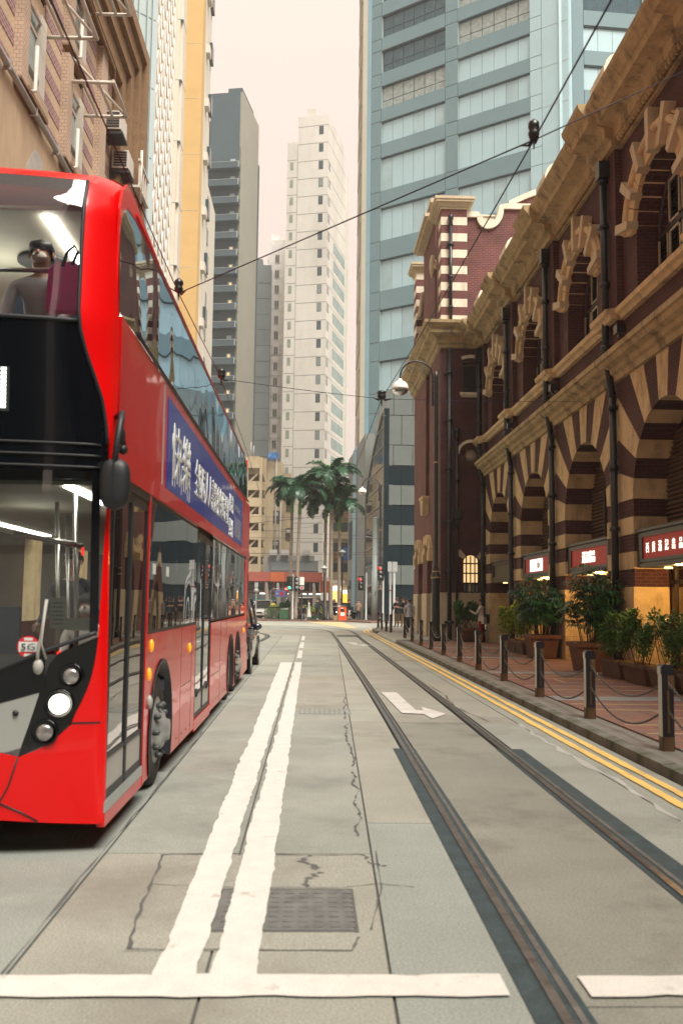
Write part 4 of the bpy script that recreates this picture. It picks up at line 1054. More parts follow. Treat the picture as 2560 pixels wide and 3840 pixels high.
# destination display
dp = MB(); dp.grid([[FP(u, 2.84, .006), FP(u, 3.13, .006)] for u in fr(.62, 1.88, 8)]); ds = dp.build('destination_display', 'bus_black_matt', bus)
m = MB()
for k in range(10):
    for j in range(3): 
        p = FP(.645 + j * .012, 2.86 + k * .027, .010); m.box(p[0] - .004, p[0] + .004, p[1], p[1] + .002, p[2], p[2] + .02)
tag(m.build('display_dots', 'led_white', ds), kind='stuff')
# sides: door side and far side share shapes, mirrored
def arcp(yc, r, z0, zb, n=14):
    a0 = math.asin(max(-1, min(1, (zb - z0) / r)))
    return [(yc + r * cos(pi - a0 - (pi - 2 * a0) * k / n), z0 + r * sin(pi - a0 - (pi - 2 * a0) * k / n)) for k in range(n + 1)]
YR = 20.1
def sidepanel(name, poly, mt, x0, x1, par=bus):
    m = MB(); m.prism(poly, 'x', x0, x1); return m.build(name, mt, par)
lower1 = [(7.74, .17)] + arcp(8.60, .66, .46, .17) + [(11.06, .17), (11.06, 1.36), (7.74, 1.36)]
lower2 = [(12.76, .16)] + arcp(15.95, .62, .46, .16) + arcp(17.45, .62, .46, .16) + [(YR, .2), (YR, 1.34), (12.76, 1.34)]
far_l = [(6.45, .17)] + arcp(8.60, .66, .46, .17) + arcp(15.95, .62, .46, .16) + arcp(17.45, .62, .46, .16) + [(YR, .2), (YR, 1.34), (6.45, 1.34)]
sidepanel('lower_side_panel', lower1, 'bus_red_side', BX - .03, BX); sidepanel('lower_side_panel', lower2, 'bus_red_side', BX - .03, BX)
sidepanel('lower_side_panel', far_l, 'bus_red_side', BX - BW, BX - BW + .03)
for yc, r in ((8.6, .66), (15.95, .62), (17.45, .62)):
    m = MB(); A = arcp(yc, r, .46, .17)
    rows = [[(BX + .012, y, z), (BX + .012, yc + (y - yc) * .95, .46 + (z - .46) * .95), (BX - .5, yc + (y - yc) * .95, .46 + (z - .46) * .95)] for y, z in A]
    m.grid(rows); m.build('wheel_arch', 'bus_black_matt', bus)
side_u = [(6.40, 2.64), (YR - .15, 2.64), (YR - .08, 3.64), (6.36, 3.60)]
for x0, x1 in ((BX - .03, BX), (BX - BW, BX - BW + .03)):
    sidepanel('upper_side_panel', [(6.42, 2.64), (YR, 2.64), (YR - .02, 3.64), (6.40, 3.60)], 'bus_red_side', x0, x1)
    sidepanel('belt_rail', [(6.33, 2.50), (YR, 2.53), (YR, 2.645), (6.33, 2.645)], 'bus_red_side', x0 + (.012 if x1 == BX else -.012), x1 + (.012 if x1 == BX else -.012))
sidepanel('rear_pillar', [(19.15, 1.34), (YR, 1.34), (YR, 2.53), (19.15, 2.53)], 'bus_red_side', BX - .03, BX)
sidepanel('vent_strip', [(19.86, .72), (19.98, .72), (19.98, 2.2), (19.86, 2.2)], 'bus_black_matt', BX, BX + .006)
# upper side glass with a rounded front tip, leaning inwards
def uglass(x, sgn, name):
    lo = [(6.37, 3.62), (7, 3.635), (12, 3.64), (19.5, 3.70)]
    hi = [(6.37, 4.18), (6.40, 4.28), (6.48, 4.39), (6.6, 4.46), (6.9, 4.50), (8, 4.53), (18.6, 4.54), (19.2, 4.46), (19.5, 4.30)]
    ys = [6.37, 6.385, 6.40, 6.44, 6.48, 6.54, 6.6, 6.75, 6.9, 7.4] + [7.4 + .605 * k for k in range(1, 19)] + [18.6, 19.0, 19.2, 19.4, 19.5]
    m = MB(); m.grid([[(x - sgn * xin(a + (b - a) * k / 4), y, a + (b - a) * k / 4) for k in range(5)] for y in ys for a, b in [(interp(lo, y), interp(hi, y))]], flip=sgn < 0)
    o = m.build(name, 'glass_bus_side', bus)
    if sgn > 0:
        m = MB(); m.tube([(x + .004, y, interp(lo, y) - .01) for y in ys[8:]], .016, 6); m.build('window_seal', 'bus_black_matt', o)
    return o
uglass(BX, 1, 'upper_window'); uglass(BX - BW, -1, 'upper_window')
# roof with rounded edges; the red cantrail carries on from the front pillar
def section(y):
    e = min(1, max(0, (y - 6.30) / .5))
    zt = 4.47 + .21 * sin(e * pi / 2) if y < 6.8 else 4.68
    return zt
rows = []
for y in [6.60, 6.7, 6.8, 6.9, 7.3, 9, 12, 16, 18.8, 19.3, 19.7]:
    d = 0 if y < 18.9 else (y - 18.9) * .25
    zt = 4.672 + min(.01, .1 * (y - 6.6)) - d
    P = []
    for k in range(9):
        a = pi / 2 * k / 8; P.append((BX - .038 - .13 * (1 - cos(a)), y, 4.53 - d * .8 + (zt - 4.53 + d * .8) * sin(a)))
    P += [(BX - .5, y, zt + .012), (BX - 1.25, y, zt + .03)]
    P += [(2 * (BX - 1.25) - p[0], p[1], p[2]) for p in reversed(P[:-1])]
    rows.append(P)
m = MB(); m.grid(rows, flip=False); m.build('roof', 'bus_red', bus)
m = MB(); m.tube([(BX - .03, y, 4.535) for y in (6.9, 8, 12, 18.6)], .012, 6); m.build('gutter', 'bus_red', bus)
m = MB(); m.box(BX - BW + .02, BX - .02, YR - .05, YR, .4, 3.7); m.box(BX - BW + .05, BX - .05, YR - .35, YR - .3, 3.7, 4.6); m.build('rear_panel', 'bus_red_side', bus)
# doors
def door(y0, y1, z0, z1, name):
    m = MB(); yc = (y0 + y1) / 2; x = BX - .015
    t = .035
    for a, b in ((y0, y0 + t), (yc - .03, yc - .004), (yc + .004, yc + .03), (y1 - t, y1)): m.box(x - .02, x + .012, a, b, z0, z1)
    for a, b in ((z0, z0 + .05), (z1 - .08, z1), (z0 + .26, z0 + .29)): m.box(x - .018, x + .008, y0 + t, yc - .03, a, b); m.box(x - .018, x + .008, yc + .03, y1 - t, a, b)
    d = m.build(name, 'bus_black_matt', bus)
    for a, b in ((y0 + t, yc - .03), (yc + .03, y1 - t)):
        m = MB(); m.box(x - .008, x - .002, a, b, z0 + .29, z1 - .08); m.build('door_glass', 'glass_door', d)
        m = MB(); m.box(x - .010, x + .0, a, b, z0 + .05, z0 + .26); m.build('kick_plate', 'grey_plastic', d)
    return d
d1 = door(6.36, 7.70, .33, 2.44, 'front_door'); d2 = door(11.10, 12.72, .27, 2.44, 'middle_door')
m = MB(); m.box(BX - .05, BX + .004, 6.36, 7.72, .25, .325); m.build('door_sill', 'alu', bus)
m = MB(); m.box(BX - .05, BX + .002, 6.36, 7.72, .16, .245); m.build('sill_panel', 'bus_red_side', bus)
m = MB(); m.box(BX - .05, BX + .002, 11.06, 12.76, .13, .26); m.build('sill_panel', 'bus_red_side', bus)
m = MB(); m.box(BX - .04, BX + .006, 7.70, 7.76, .17, 2.5); m.build('door_post', 'bus_red_side', bus)
m = MB(); m.box(BX - .04, BX + .004, 6.36, 7.72, 2.44, 2.51); m.build('door_header', 'bus_black_matt', bus)
for yy in (11.32, 12.4):
    m = MB(); m.lathe([(.05, 0), (.05, .02), (.02, .03)], (BX - .02, yy, .55), 10, ax='x'); m.build('door_button', 'bus_black_matt', d2)
# lower windows
def lwin(y0, y1, posts):
    m = MB(); m.box(BX - .016, BX - .008, y0, y1, 1.36, 2.52); o = m.build('lower_window', 'glass_bus', bus)
    for p in posts:
        m = MB(); m.box(BX - .03, BX - .012, p - .03, p + .03, 1.38, 2.5); m.build('window_post', 'bus_black_matt', o)
    m = MB(); m.box(BX - .02, BX - .004, y0, y1, 1.36, 1.39); m.box(BX - .02, BX - .004, y0, y1, 2.47, 2.5); m.build('window_seal', 'bus_black_matt', o)
    return o
lw = lwin(7.76, 11.06, (9.4,)); lwin(12.76, 19.15, (14.3, 15.9, 17.5))
for (a, z) in ((8.0, 1.86), (8.75, 1.86)):
    m = MB(); m.box(BX - .007, BX - .004, a, a + .14, z, z + .09); m.build('window_sticker', 'paper', lw)
# wheels
def wheel(yc, x=BX - .03, big=True):
    m = MB(); m.lathe([(.28, -.30), (.46, -.30), (.49, -.27), (.49, -.05), (.46, -.01), (.30, .0), (.29, -.02)], (x, yc, .49), 28, ax='x'); wv = m.build('wheel', 'rubber', bus)
    m = MB(); m.lathe([(.30, -.05), (.295, -.005), (.25, -.02), (.24, -.005), (.17, .03), (.15, .06), (.10, .075), (.09, .11), (.001, .115)] if big else [(.3, -.05), (.29, -.01), (.26, -.08), (.16, -.12), (.14, -.04), (.1, -.02), (.001, -.02)], (x, yc, .49), 24, ax='x'); m.build('wheel_rim', 'wheel_silver', wv)
    m = MB()
    for k in range(10):
        a = 2 * pi * k / 10; c = (x + (.015 if big else -.09), yc + .225 * cos(a), .49 + .225 * sin(a)); m.lathe([(.026, -.01), (.026, .035), (.012, .05)], c, 6, ax='x')
    tag(m.build('wheel_nuts', 'nut_dark', wv), kind='stuff')
    return wv
wheel(8.60); wheel(15.95, big=False); wheel(17.45)
for yc in (8.6, 15.95, 17.45):
    m = MB(); m.lathe([(.28, 0), (.49, .02), (.49, .28), (.3, .3)], (BX - BW + .03, yc, .49), 20, ax='x'); m.build('wheel', 'rubber', bus)
m = MB(); m.box(BX - BW + .35, BX - .35, 6.7, YR - .1, .28, .45); m.build('chassis', 'bus_black_matt', bus)
for yc in (8.6, 15.95, 17.45):
    m = MB(); m.box(BX - .62, BX - .55, yc - .7, yc + .7, .3, 1.2); m.build('arch_liner', 'bus_black_matt', bus)
# side lamps
for (y, z, mt) in ((7.98, 1.26, 'amber'), (7.90, 1.03, 'amber'), (10.5, 1.12, 'amber'), (18.9, 1.05, 'amber')):
    m = MB(); m.ell((BX + .004, y, z), .022, .04, .055); m.build('side_lamp', mt, bus)
m = MB(); m.ell((BX + .01, 7.92, .80), .03, .04, .06); m.build('door_switch', 'bus_grey', bus)
# mirror on its arm
m = MB(); P = []
for k in range(11):
    t = -1 + 2 * k / 10; P.append((max(.02, (1 - abs(t) ** 3.2) ** .5), .18 * t))
vs = []; fs = []
n = 18
for i, (r, h) in enumerate(P):
    for k in range(n):
        a = 2 * pi * k / n; ca, sa = cos(a), sin(a)
        vs.append((-1.287 + .10 * r * math.copysign(abs(ca) ** .7, ca), 6.13 + .065 * r * math.copysign(abs(sa) ** .8, sa), 2.395 + h))
for i in range(10):
    for k in range(n): fs.append((i * n + k, i * n + (k + 1) % n, (i + 1) * n + (k + 1) % n, (i + 1) * n + k))
fs += [tuple(range(n - 1, -1, -1)), tuple(10 * n + k for k in range(n))]
m.add(vs, fs, 0, True); mi = m.build('mirror', 'bus_black_matt', bus)
m = MB(); m.tube([(-1.29, 6.10, 2.50), (-1.275, 6.09, 2.64), (-1.262, 6.12, 2.80), (-1.27, 6.2, 2.88), (-1.33, 6.3, 2.87)], [.018, .022, .024, .02, .02], 8); m.ell((-1.262, 6.16, 2.72), .028, .05, .06); m.ell((-1.25, 6.18, 2.63), .03, .04, .035); m.tube([(-1.27, 6.13, 2.78), (-1.24, 6.2, 2.62)], .016, 6); m.build('mirror_arm', 'bus_black_matt', mi)
m = MB(); m.box(-1.292, -1.282, 6.062, 6.07, 2.25, 2.55); m.build('mirror_rib', 'plastic_black', mi)
# advert along the upper side
adx = BX + .006
m = MB(); m.box(adx - .006, adx, 8.52, 17.9, 2.655, 3.50); ad = m.build('advert_board', 'ad_blue', bus)
for k, ch in enumerate('人人'):
    pass
text('advert_lettering', '快樂', (adx + .002, 8.78, 2.84), Y3, Z3, .70, .58, 'ad_white', ad)
for k in range(9):
    m = MB(); y = 8.86 + k * .155; m.box(adx, adx + .002, y, y + random.uniform(.02, .05), random.uniform(2.68, 2.78), random.uniform(2.95, 3.32)); m.build('advert_stroke', 'ad_white', ad)
for k, ch in enumerate('全國同人人壽醫療保障計劃'): text('advert_lettering', ch, (adx + .002, 10.55 + k * .36, 2.86), Y3, Z3, .36, .46, 'ad_white', ad)
for k, ch in enumerate('服務'):
    text('advert_lettering', ch, (adx + .002, 15.0 + k * .42, 3.10), Y3, Z3, .38, .32, 'ad_white', ad)
for k, ch in enumerate('熱線'): text('advert_lettering', ch, (adx + .002, 15.0 + k * .42, 2.70), Y3, Z3, .38, .32, 'ad_white', ad)
m = MB(); m.box(adx, adx + .002, 16.1, 17.3, 3.2, 3.3); m.box(adx, adx + .002, 16.1, 17.5, 2.74, 3.1); m.build('advert_panel', 'ad_blue_light', ad)
m = MB(); m.box(BX, BX + .004, 8.28, 8.34, 2.66, 3.56); m.build('body_seam', 'bus_grey', bus)
for y, z0, z1 in ((9.86, .18, 1.35), (10.72, .18, 1.35), (14.1, .17, 1.33), (15.1, .17, 1.33), (18.35, .17, 1.33), (11.2, 2.66, 3.6), (14.2, 3.52, 3.62), (18.2, 2.66, 3.62)):
    m = MB(); m.box(BX - .002, BX + .0015, y - .004, y + .004, z0, z1); m.build('panel_seam', 'bus_black_matt', bus)
for y0, y1, z in ((9.87, 10.71, .75), (12.8, 14.1, .62), (18.36, 20.0, .7)):
    m = MB(); m.box(BX - .002, BX + .0015, y0, y1, z - .004, z + .004); m.build('panel_seam', 'bus_black_matt', bus)
m = MB()
for k in range(34):
    y = 7.9 + k * .35
    if abs(y - 8.6) > .8 and abs(y - 15.95) > .75 and abs(y - 17.45) > .75 and not 11 < y < 12.8: m.ell((BX + .001, y, .26), .004, .012, .012, 0, 6, 4)
tag(m.build('rivets', 'bus_black_matt', bus), kind='stuff')
# interior
m = MB(); m.box(BX - BW + .04, BX - .06, 6.5, YR - .1, 2.47, 2.63); m.build('upper_floor', 'bus_inside_dark', bus)
m = MB(); m.box(BX - BW + .04, BX - .06, 6.6, YR - .1, .36, .42); m.build('lower_floor', 'bus_inside_dark', bus)
m = MB(); m.box(BX - BW + .05, BX - .08, 6.62, YR - .4, 4.44, 4.47); m.build('upper_ceiling', 'bus_inside', bus)
m = MB(); m.box(BX - BW + .06, BX - .08, 6.6, YR - .2, 2.44, 2.468); m.build('lower_ceiling', 'bus_inside', bus)
m = MB(); m.box(-2.00, -1.93, 6.7, 11.5, 4.415, 4.44); m.build('ceiling_light', 'tube_light', bus)
m = MB(); m.box(-3.28, -3.21, 6.7, 11.5, 4.415, 4.44); m.build('ceiling_light', 'tube_light', bus)
m = MB(); m.box(-1.75, -1.66, 6.62, 9.2, 2.425, 2.44); m.box(-3.4, -3.3, 6.9, 12, 2.425, 2.44); m.build('ceiling_light', 'tube_light', bus)
for y in (7.6, 9.6, 12.5):  # point lights added to brighten the upper deck, apart from its ceiling tubes
    L = bpy.data.lights.new('saloon_fill', 'POINT'); L.energy = 6; L.color = (1, .93, .80); L.shadow_soft_size = .3
    lo = bpy.data.objects.new('saloon_fill', L); COL.objects.link(lo); lo.parent = bus; lo.location = Vector((-2.6, y, 4.1)) - ORG[bus.name]
L = bpy.data.lights.new('saloon_fill', 'POINT'); L.energy = 2.0; L.color = (1, .93, .80); L.shadow_soft_size = .3  # one more added fill light, for the lower deck
lo = bpy.data.objects.new('saloon_fill', L); COL.objects.link(lo); lo.parent = bus; lo.location = Vector((-2.4, 8.2, 2.2)) - ORG[bus.name]
m = MB(); m.cyl((-3.6, 6.36, 3.90), (-1.62, 6.36, 3.90), .017, 8); m.build('handrail', 'pole_steel', bus)
m = MB(); m.box(BX - BW + .1, BX - .1, 6.2, 6.36, 2.66, 3.46); m.box(BX - BW + .1, BX - .1, 6.36, 6.6, 2.64, 3.2); m.build('front_bulkhead', 'bus_inside_dark', bus)
m = MB()
for x, y in ((-1.72, 6.95), (-2.05, 7.7), (-1.62, 7.75), (-2.3, 9.0), (-1.75, 9.6), (-2.9, 8.6)): m.tube([(x, y, .42), (x + .02, y, 1.4), (x - .03, y, 2.43)], .018, 8)
m.tube([(-2.1, 6.7, 2.1), (-1.62, 6.72, 2.02)], .02, 8); m.tube([(-1.52, 7.78, .42), (-1.52, 7.78, 1.0), (-1.60, 7.85, 1.9), (-1.62, 7.85, 2.4)], .02, 8); m.build('grab_pole', 'pole_steel', bus)
for i, (x, y) in enumerate(((-1.75, 8.6), (-1.75, 9.5), (-1.75, 10.4), (-3.4, 8.6), (-3.4, 9.5), (-1.75, 13.4), (-1.75, 14.4))):
    m = MB(); m.box(x - .38, x + .38, y, y + .45, .8, .9); m.box(x - .38, x + .38, y + .42, y + .5, .9, 1.55); m.build('seat', 'seat_cloth', bus)
for i, (x, y) in enumerate(((-2.05, 7.1), (-3.2, 7.1), (-1.85, 8.0), (-3.3, 8.0), (-1.85, 8.9), (-1.85, 9.8), (-1.85, 10.7), (-1.85, 11.6), (-1.85, 12.5), (-1.85, 13.4))):
    m = MB(); dz = .36 if i < 2 else 0; m.box(x - .42, x + .42, y, y + .45, 3.05 + dz, 3.14 + dz); m.box(x - .42, x + .42, y + .42, y + .5, 3.14 + dz, 3.8 + dz); m.build('seat', 'seat_cloth', bus)
m = MB(); m.box(BX - BW + .06, BX - .1, 6.65, 7.6, 2.63, 2.98); m.build('seat_platform', 'bus_inside_dark', bus)
m = MB(); m.box(BX - BW + .1, BX - .15, 6.32, 6.75, 1.02, 1.14); m.prism([(6.28, 1.12), (6.75, 1.14), (6.6, 1.26)], 'x', BX - BW + .1, -1.7); m.build('dashboard', 'bus_black_matt', bus)
m = MB(); m.lathe([(.01, 0), (.20, .0), (.20, .03), (.01, .03)], (-2.25, 7.6, 4.40), 20); m.build('ceiling_vent', 'bus_inside_dark', bus)
# things on the windscreen
def disc(u, z, r, off, mt, name, par, n=24):
    m = MB(); c = FP(u, z, off); m.add([c] + [FP(u + r * cos(2 * pi * k / n), z + r * sin(2 * pi * k / n), off) for k in range(n)], [(0, (k + 1) % n + 1, k + 1) for k in range(n)]); return m.build(name, mt, par)
st = disc(.471, 1.336, .070, .008, 'sticker_red', 'round_sticker', ws)
m = MB(); m.grid([[FP(u, 1.305, .010), FP(u, 1.368, .010)] for u in fr(.412, .530, 4)]); m.build('sticker_label', 'paper', st)
q = FP(.520, 1.314, .013); text('sticker_lettering', '5G', q, (1, .03, 0), Z3, .078, .062, 'ink', st, .001)
m = MB(); m.grid([[FP(u, 1.376, .010), FP(u, 1.394, .010)] for u in fr(.445, .497, 3)]); m.grid([[FP(u, 1.276, .010), FP(u, 1.292, .010)] for u in fr(.445, .497, 3)]); m.build('sticker_print', 'paper', st)
m = MB(); m.grid([[FP(u, 1.455, -.03), FP(u, 1.65, -.03)] for u in fr(.255, .355, 4)]); m.build('paper_card', 'paper', ws)
m = MB(); m.grid([[FP(u, 1.44, -.02), FP(u, 1.52, -.02)] for u in fr(.105, .255, 4)]); m.build('paper_card', 'paper', ws)
m = MB()
for k in range(6):
    z = 1.48 + k * .027; m.grid([[FP(.27, z, -.026), FP(.27, z + .006, -.026)], [FP(.34, z, -.026), FP(.34, z + .006, -.026)]])
m.build('card_print', 'cloth_grey', ws)
m = MB(); m.tube([FP(.41, 1.20, .02), FP(.405, 1.30, .045), FP(.385, 1.42, .035), FP(.36, 1.64, .03)], .011, 6); m.tube([FP(.36, 1.26, .02), FP(.385, 1.36, .045), FP(.365, 1.6, .04)], .008, 6); m.ell(FP(.405, 1.21, .03), .035, .03, .05); m.build('wiper', 'grey_plastic', bus)
m = MB(); p = FP(.30, 1.29, -.06); m.ell(p, .016, .016, .016); m.build('warning_light', 'led_red', bus)
p = FP(.27, 1.95, -.5); m = MB(); m.box(p[0] - .008, p[0] + .008, p[1], p[1] + .01, p[2], p[2] + .055); m.build('warning_light', 'led_red', bus)
# ------------------------------------------------------------------ buildings on the left and round the junction
class Face:
    """a wall plane: origin, direction along it, and outward normal; boxes are given in (along, height, out)"""
    def __init__(s, ox, oy, dx, dy, flip=False):
        L = sqrt(dx * dx + dy * dy); s.o = (ox, oy); s.d = (dx / L, dy / L); s.n = (s.d[1], -s.d[0]) if not flip else (-s.d[1], s.d[0]); s.f = flip
    def p(s, a, z, o): return (s.o[0] + s.d[0] * a + s.n[0] * o, s.o[1] + s.d[1] * a + s.n[1] * o, z)
    def box(s, m, a0, a1, z0, z1, o0, o1, mi=0):
        v = [s.p(a, z, o) for o in (o0, o1) for z in (z0, z1) for a in (a0, a1)]
        fs = [(0, 1, 3, 2), (4, 6, 7, 5), (0, 4, 5, 1), (2, 3, 7, 6), (0, 2, 6, 4), (1, 5, 7, 3)]
        if not s.f: fs = [f[::-1] for f in fs]
        m.add(v, fs, mi); return m
    def part(s, name, mt, par, a0, a1, z0, z1, o0, o1): 
        m = MB(); s.box(m, a0, a1, z0, z1, o0, o1); return m.build(name, mt, par)
    def poly(s, m, pts, o0, o1):
        n = len(pts); v = [s.p(a, z, o0) for a, z in pts] + [s.p(a, z, o1) for a, z in pts]
        fs = [tuple(range(n, 2 * n)), tuple(range(n - 1, -1, -1))] + [(i, (i + 1) % n, n + (i + 1) % n, n + i) for i in range(n)]
        m.add(v, fs); return m
# --- tiled tenement behind the bus
tb = thing('tiled_tenement', 'tan tiled tenement with plum brick bands and white metal window frames above the bus', 'building', (-7, 20, 0))
T = Face(-7, 0, 0, 1)
m = MB(); m.box(-20, -7.5, 2, 33.2, 0, 34); m.build('building_body', 'tile_cream', tb)
T.part('lower_wall', 'render_tan', tb, 2, 33.2, 3.4, 13.42, -.5, 0)
T.part('shopfront', 'timber_dark', tb, 2, 33.2, .1, 3.4, -.5, -.25)
for y in range(4, 33, 5): T.part('shop_pillar', 'stone', tb, y, y + .6, .1, 3.4, -.4, .02)
cm = MB(); T.poly(cm, [(21.6 + 1.9 * sin(k / 10 * pi) * 0 + 2.6 * k / 10, 10.6 + 2.2 * sin(pi * k / 10) ** .6) for k in range(11)], -.1, .008); cm.build('cement_patch', 'patch_cement', tb)
units = [12.2, 16.4, 20.72, 24.62]
FL = [13.52, 16.72]
winz = []
def plumbands(y0, y1, z0, z1):
    z = z0 + .10; k = 0
    while z < z1 - .2:
        T.part('plum_band', 'tile_plum', tb, y0 + .05, y1 - .05, z, min(z + .36, z1), -.02, .012); z += .72
prev = 2.0
T_w = MB()
for i, u in enumerate(units):
    T.box(T_w, prev, u, 13.42, 19.4, -.5, 0); plumbands(prev, u, 13.42, 19.1)
    for z in FL:
        T.part('fin', 'tile_tan', tb, u, u + .5, z + .05, z + 3.0, -.1, .20)
        m = MB(); T.box(m, u - .01, u + .51, z, z + .05, -.1, .21); T.box(m, u + .5, u + 2.15, z, z + .12, -.3, .22); m.build('ledge_soffit', 'moulding_brown', tb)
        T.part('window_box', 'tile_tan', tb, u + .5, u + 2.15, z + .12, z + .40, -.3, .21)
        T.part('window_reveal', 'white_plaster', tb, u + 1.68, u + 2.13, z + .40, z + 2.62, -.35, .10)
        w_ = T.part('window', 'alu', tb, u + .52, u + 1.68, z + .40, z + 2.55, -.12, -.06)
        T.part('pane', 'pane_sky', w_, u + .58, u + 1.05, z + .9, z + 2.0, -.06, -.03); T.part('pane', 'pane_curtain', w_, u + 1.12, u + 1.62, z + .9, z + 2.0, -.06, -.03)
        T.part('pane', 'pane_curtain', w_, u + .58, u + 1.62, z + 2.08, z + 2.5, -.06, -.03); T.part('pane', 'pane_curtain', w_, u + .58, u + 1.62, z + .44, z + .82, -.06, -.03)
        m = MB(); T.box(m, u + .55, u + 1.66, z + .83, z + .89, -.06, .10); m.build('window_sill', 'alu', w_)
        m = MB(); T.box(m, u + 1.05, u + 1.12, z + .4, z + 2.5, -.06, .0); T.box(m, u + .52, u + 1.68, z + 2.0, z + 2.08, -.06, .0); m.build('window_frame', 'white_metal', w_)
        # laundry frame over the window
        m = MB(); zf = z + 2.36; r = .035
        for a in (u + .35, u + 2.2): m.tube([T.p(a, zf, 0), T.p(a, zf, 1.36)], .05, 6)
        for o in (.06, .48, .92, 1.34): m.tube([T.p(u + .3, zf + .02, o), T.p(u + 2.25, zf + .02, o)], .045 if o < 1.3 else .055, 6)
        m.tube([T.p(u + .35, zf + .9, 0), T.p(u + 2.2, zf, 1.34)], .04, 6)
        m.build('laundry_frame', 'white_metal', tb)
        m = MB(); m.tube([T.p(u + .56, z + 1.1, .36), T.p(u + .56, z + .0, .36), T.p(u + .42, z - .1, .3)], .05, 8); m.build('waste_pipe', 'white_metal', tb)
    T.box(T_w, u, u + 2.15, 13.42, FL[0], -.5, 0); T.box(T_w, u, u + 2.15, FL[1] - .1, FL[1] + .0, -.5, 0); T.box(T_w, u, u + 2.15, 19.35, 19.4, -.5, 0)
    for z in FL: T.box(T_w, u + .5, u + 2.15, z + 2.6, z + 3.2, -.5, 0)
    prev = u + 2.15
T.box(T_w, prev, 30.9, 13.42, 19.4, -.5, 0); plumbands(prev, 28.4, 13.42, 19.1); plumbands(29.3, 30.6, 13.42, 19.1)
T.box(T_w, 2, 33.2, 19.4, 34, -.5, -.05)
T_w.build('tiled_wall', 'tile_cream', tb)
T.part('fin', 'tile_tan', tb, 28.45, 29.2, 13.5, 19.1, -.1, .2)
for k in range(12): T.part('rib', 'render_tan', tb, 3 + k * 2.5, 3.7 + k * 2.5, 20.9, 34, -.1, .06)
for z in (22.4, 26, 29.6): T.part('string_course', 'white_plaster', tb, 2, 33.2, z, z + .25, -.1, .14)
for k in range(6):
    for z in (23.0, 26.6):
        w_ = T.part('window', 'alu', tb, 6 + k * 4.4, 8.2 + k * 4.4, z, z + 2, -.1, .0); T.part('pane', 'pane_sky', w_, 6.1 + k * 4.4, 8.1 + k * 4.4, z + .1, z + 1.9, 0, .02)
# stepped brown moulding frame
for k, (a, b, o) in enumerate(((0, .62, .34), (.62, 1.2, .5), (1.2, 1.75, .66), (1.75, 2.25, .82))):
    m = MB(); T.box(m, 30.75 + a, 30.75 + b - .02, 6, 19.15 + a + (b - a), -.4, o); T.box(m, 2, 30.75 + a, 19.15 + a, 19.15 + b - .02, -.4, o); m.build('moulding', 'moulding_brown', tb)
m = MB(); m.tube([T.p(4, 13.44, .12), T.p(33, 13.40, .12)], .075, 8)
for y in range(6, 33, 2): T.box(m, y, y + .05, 13.3, 13.56, 0, .2)
m.build('drain_pipe', 'grey_plastic', tb)
m = MB(); m.tube([T.p(29.6, 17.9, .3), T.p(29.6, 19.0, .3), T.p(26, 19.0, .3)], .06, 6); m.build('waste_pipe', 'moulding_brown', tb)
for (y, z, o) in ((29.5, 16.9, .05), (30.6, 16.1, .1)):
    a = T.part('air_conditioner', 'white_metal', tb, y, y + .95, z, z + .62, o, o + .55)
    m = MB()
    for k in range(6): T.box(m, y - .02, y, z + .06 + k * .09, z + .11 + k * .09, o + .06, o + .5)
    T.box(m, y + .05, y + .9, z - .14, z - .06, o - .05, o + .6); T.box(m, y + .1, y + .16, z - .3, z - .06, o - .05, o + .1); m.build('ac_grille', 'dark_metal', a)
m = MB()
for k in range(5): T.box(m, 31.4 + k * .38, 31.45 + k * .38, 15.8, 16.75, .85, .9)
T.box(m, 31.3, 33.1, 16.7, 16.78, .84, .92); T.box(m, 31.3, 33.1, 15.75, 15.83, .2, .92); m.tube([T.p(31.6, 15.3, .9), T.p(31.6, 17.2, .9)], .05, 6); m.build('balcony_rail', 'white_metal', tb)
# --- angled office corner with curved blue windows
ob = thing('glass_office', 'pale grey office block with curved blue windows beyond the tiled tenement', 'building', (-7.3, 37, 0))
O_ = Face(-8.6, 35.75, .743, .669)
m = MB(); O_.box(m, -6, 2.5, 0, 44, -8, 0); m.build('building_body', 'tower_pale', ob)
k = 0; z = 2.0
while z < 42:
    w_ = O_.part('window', 'tower_joint', ob, .25, .98, z, z + 1.9, -.02, .04)
    m = MB(); rows = []
    for i in range(7):
        a = .30 + .62 * i / 6; rows.append([O_.p(a, z + .08 + (1.7) * j / 4, .05 + .07 * sin(pi * i / 6)) for j in range(5)])
    m.grid(rows); m.build('pane', 'pane_sky', w_)
    O_.part('window', 'pane_sky', ob, -.55, -.05, z, z + 1.6, -.02, .02); z += 2.9
for a in (-.85, .02, .10, 1.15, 1.30, 1.55, 1.95, 2.2): O_.part('mullion', 'tower_pale', ob, a, a + .05, .1, 44, 0, .09)
for z in range(2, 44, 3): O_.part('joint', 'tower_joint', ob, 1.0, 2.4, z - .3, z - .24, 0, .02)
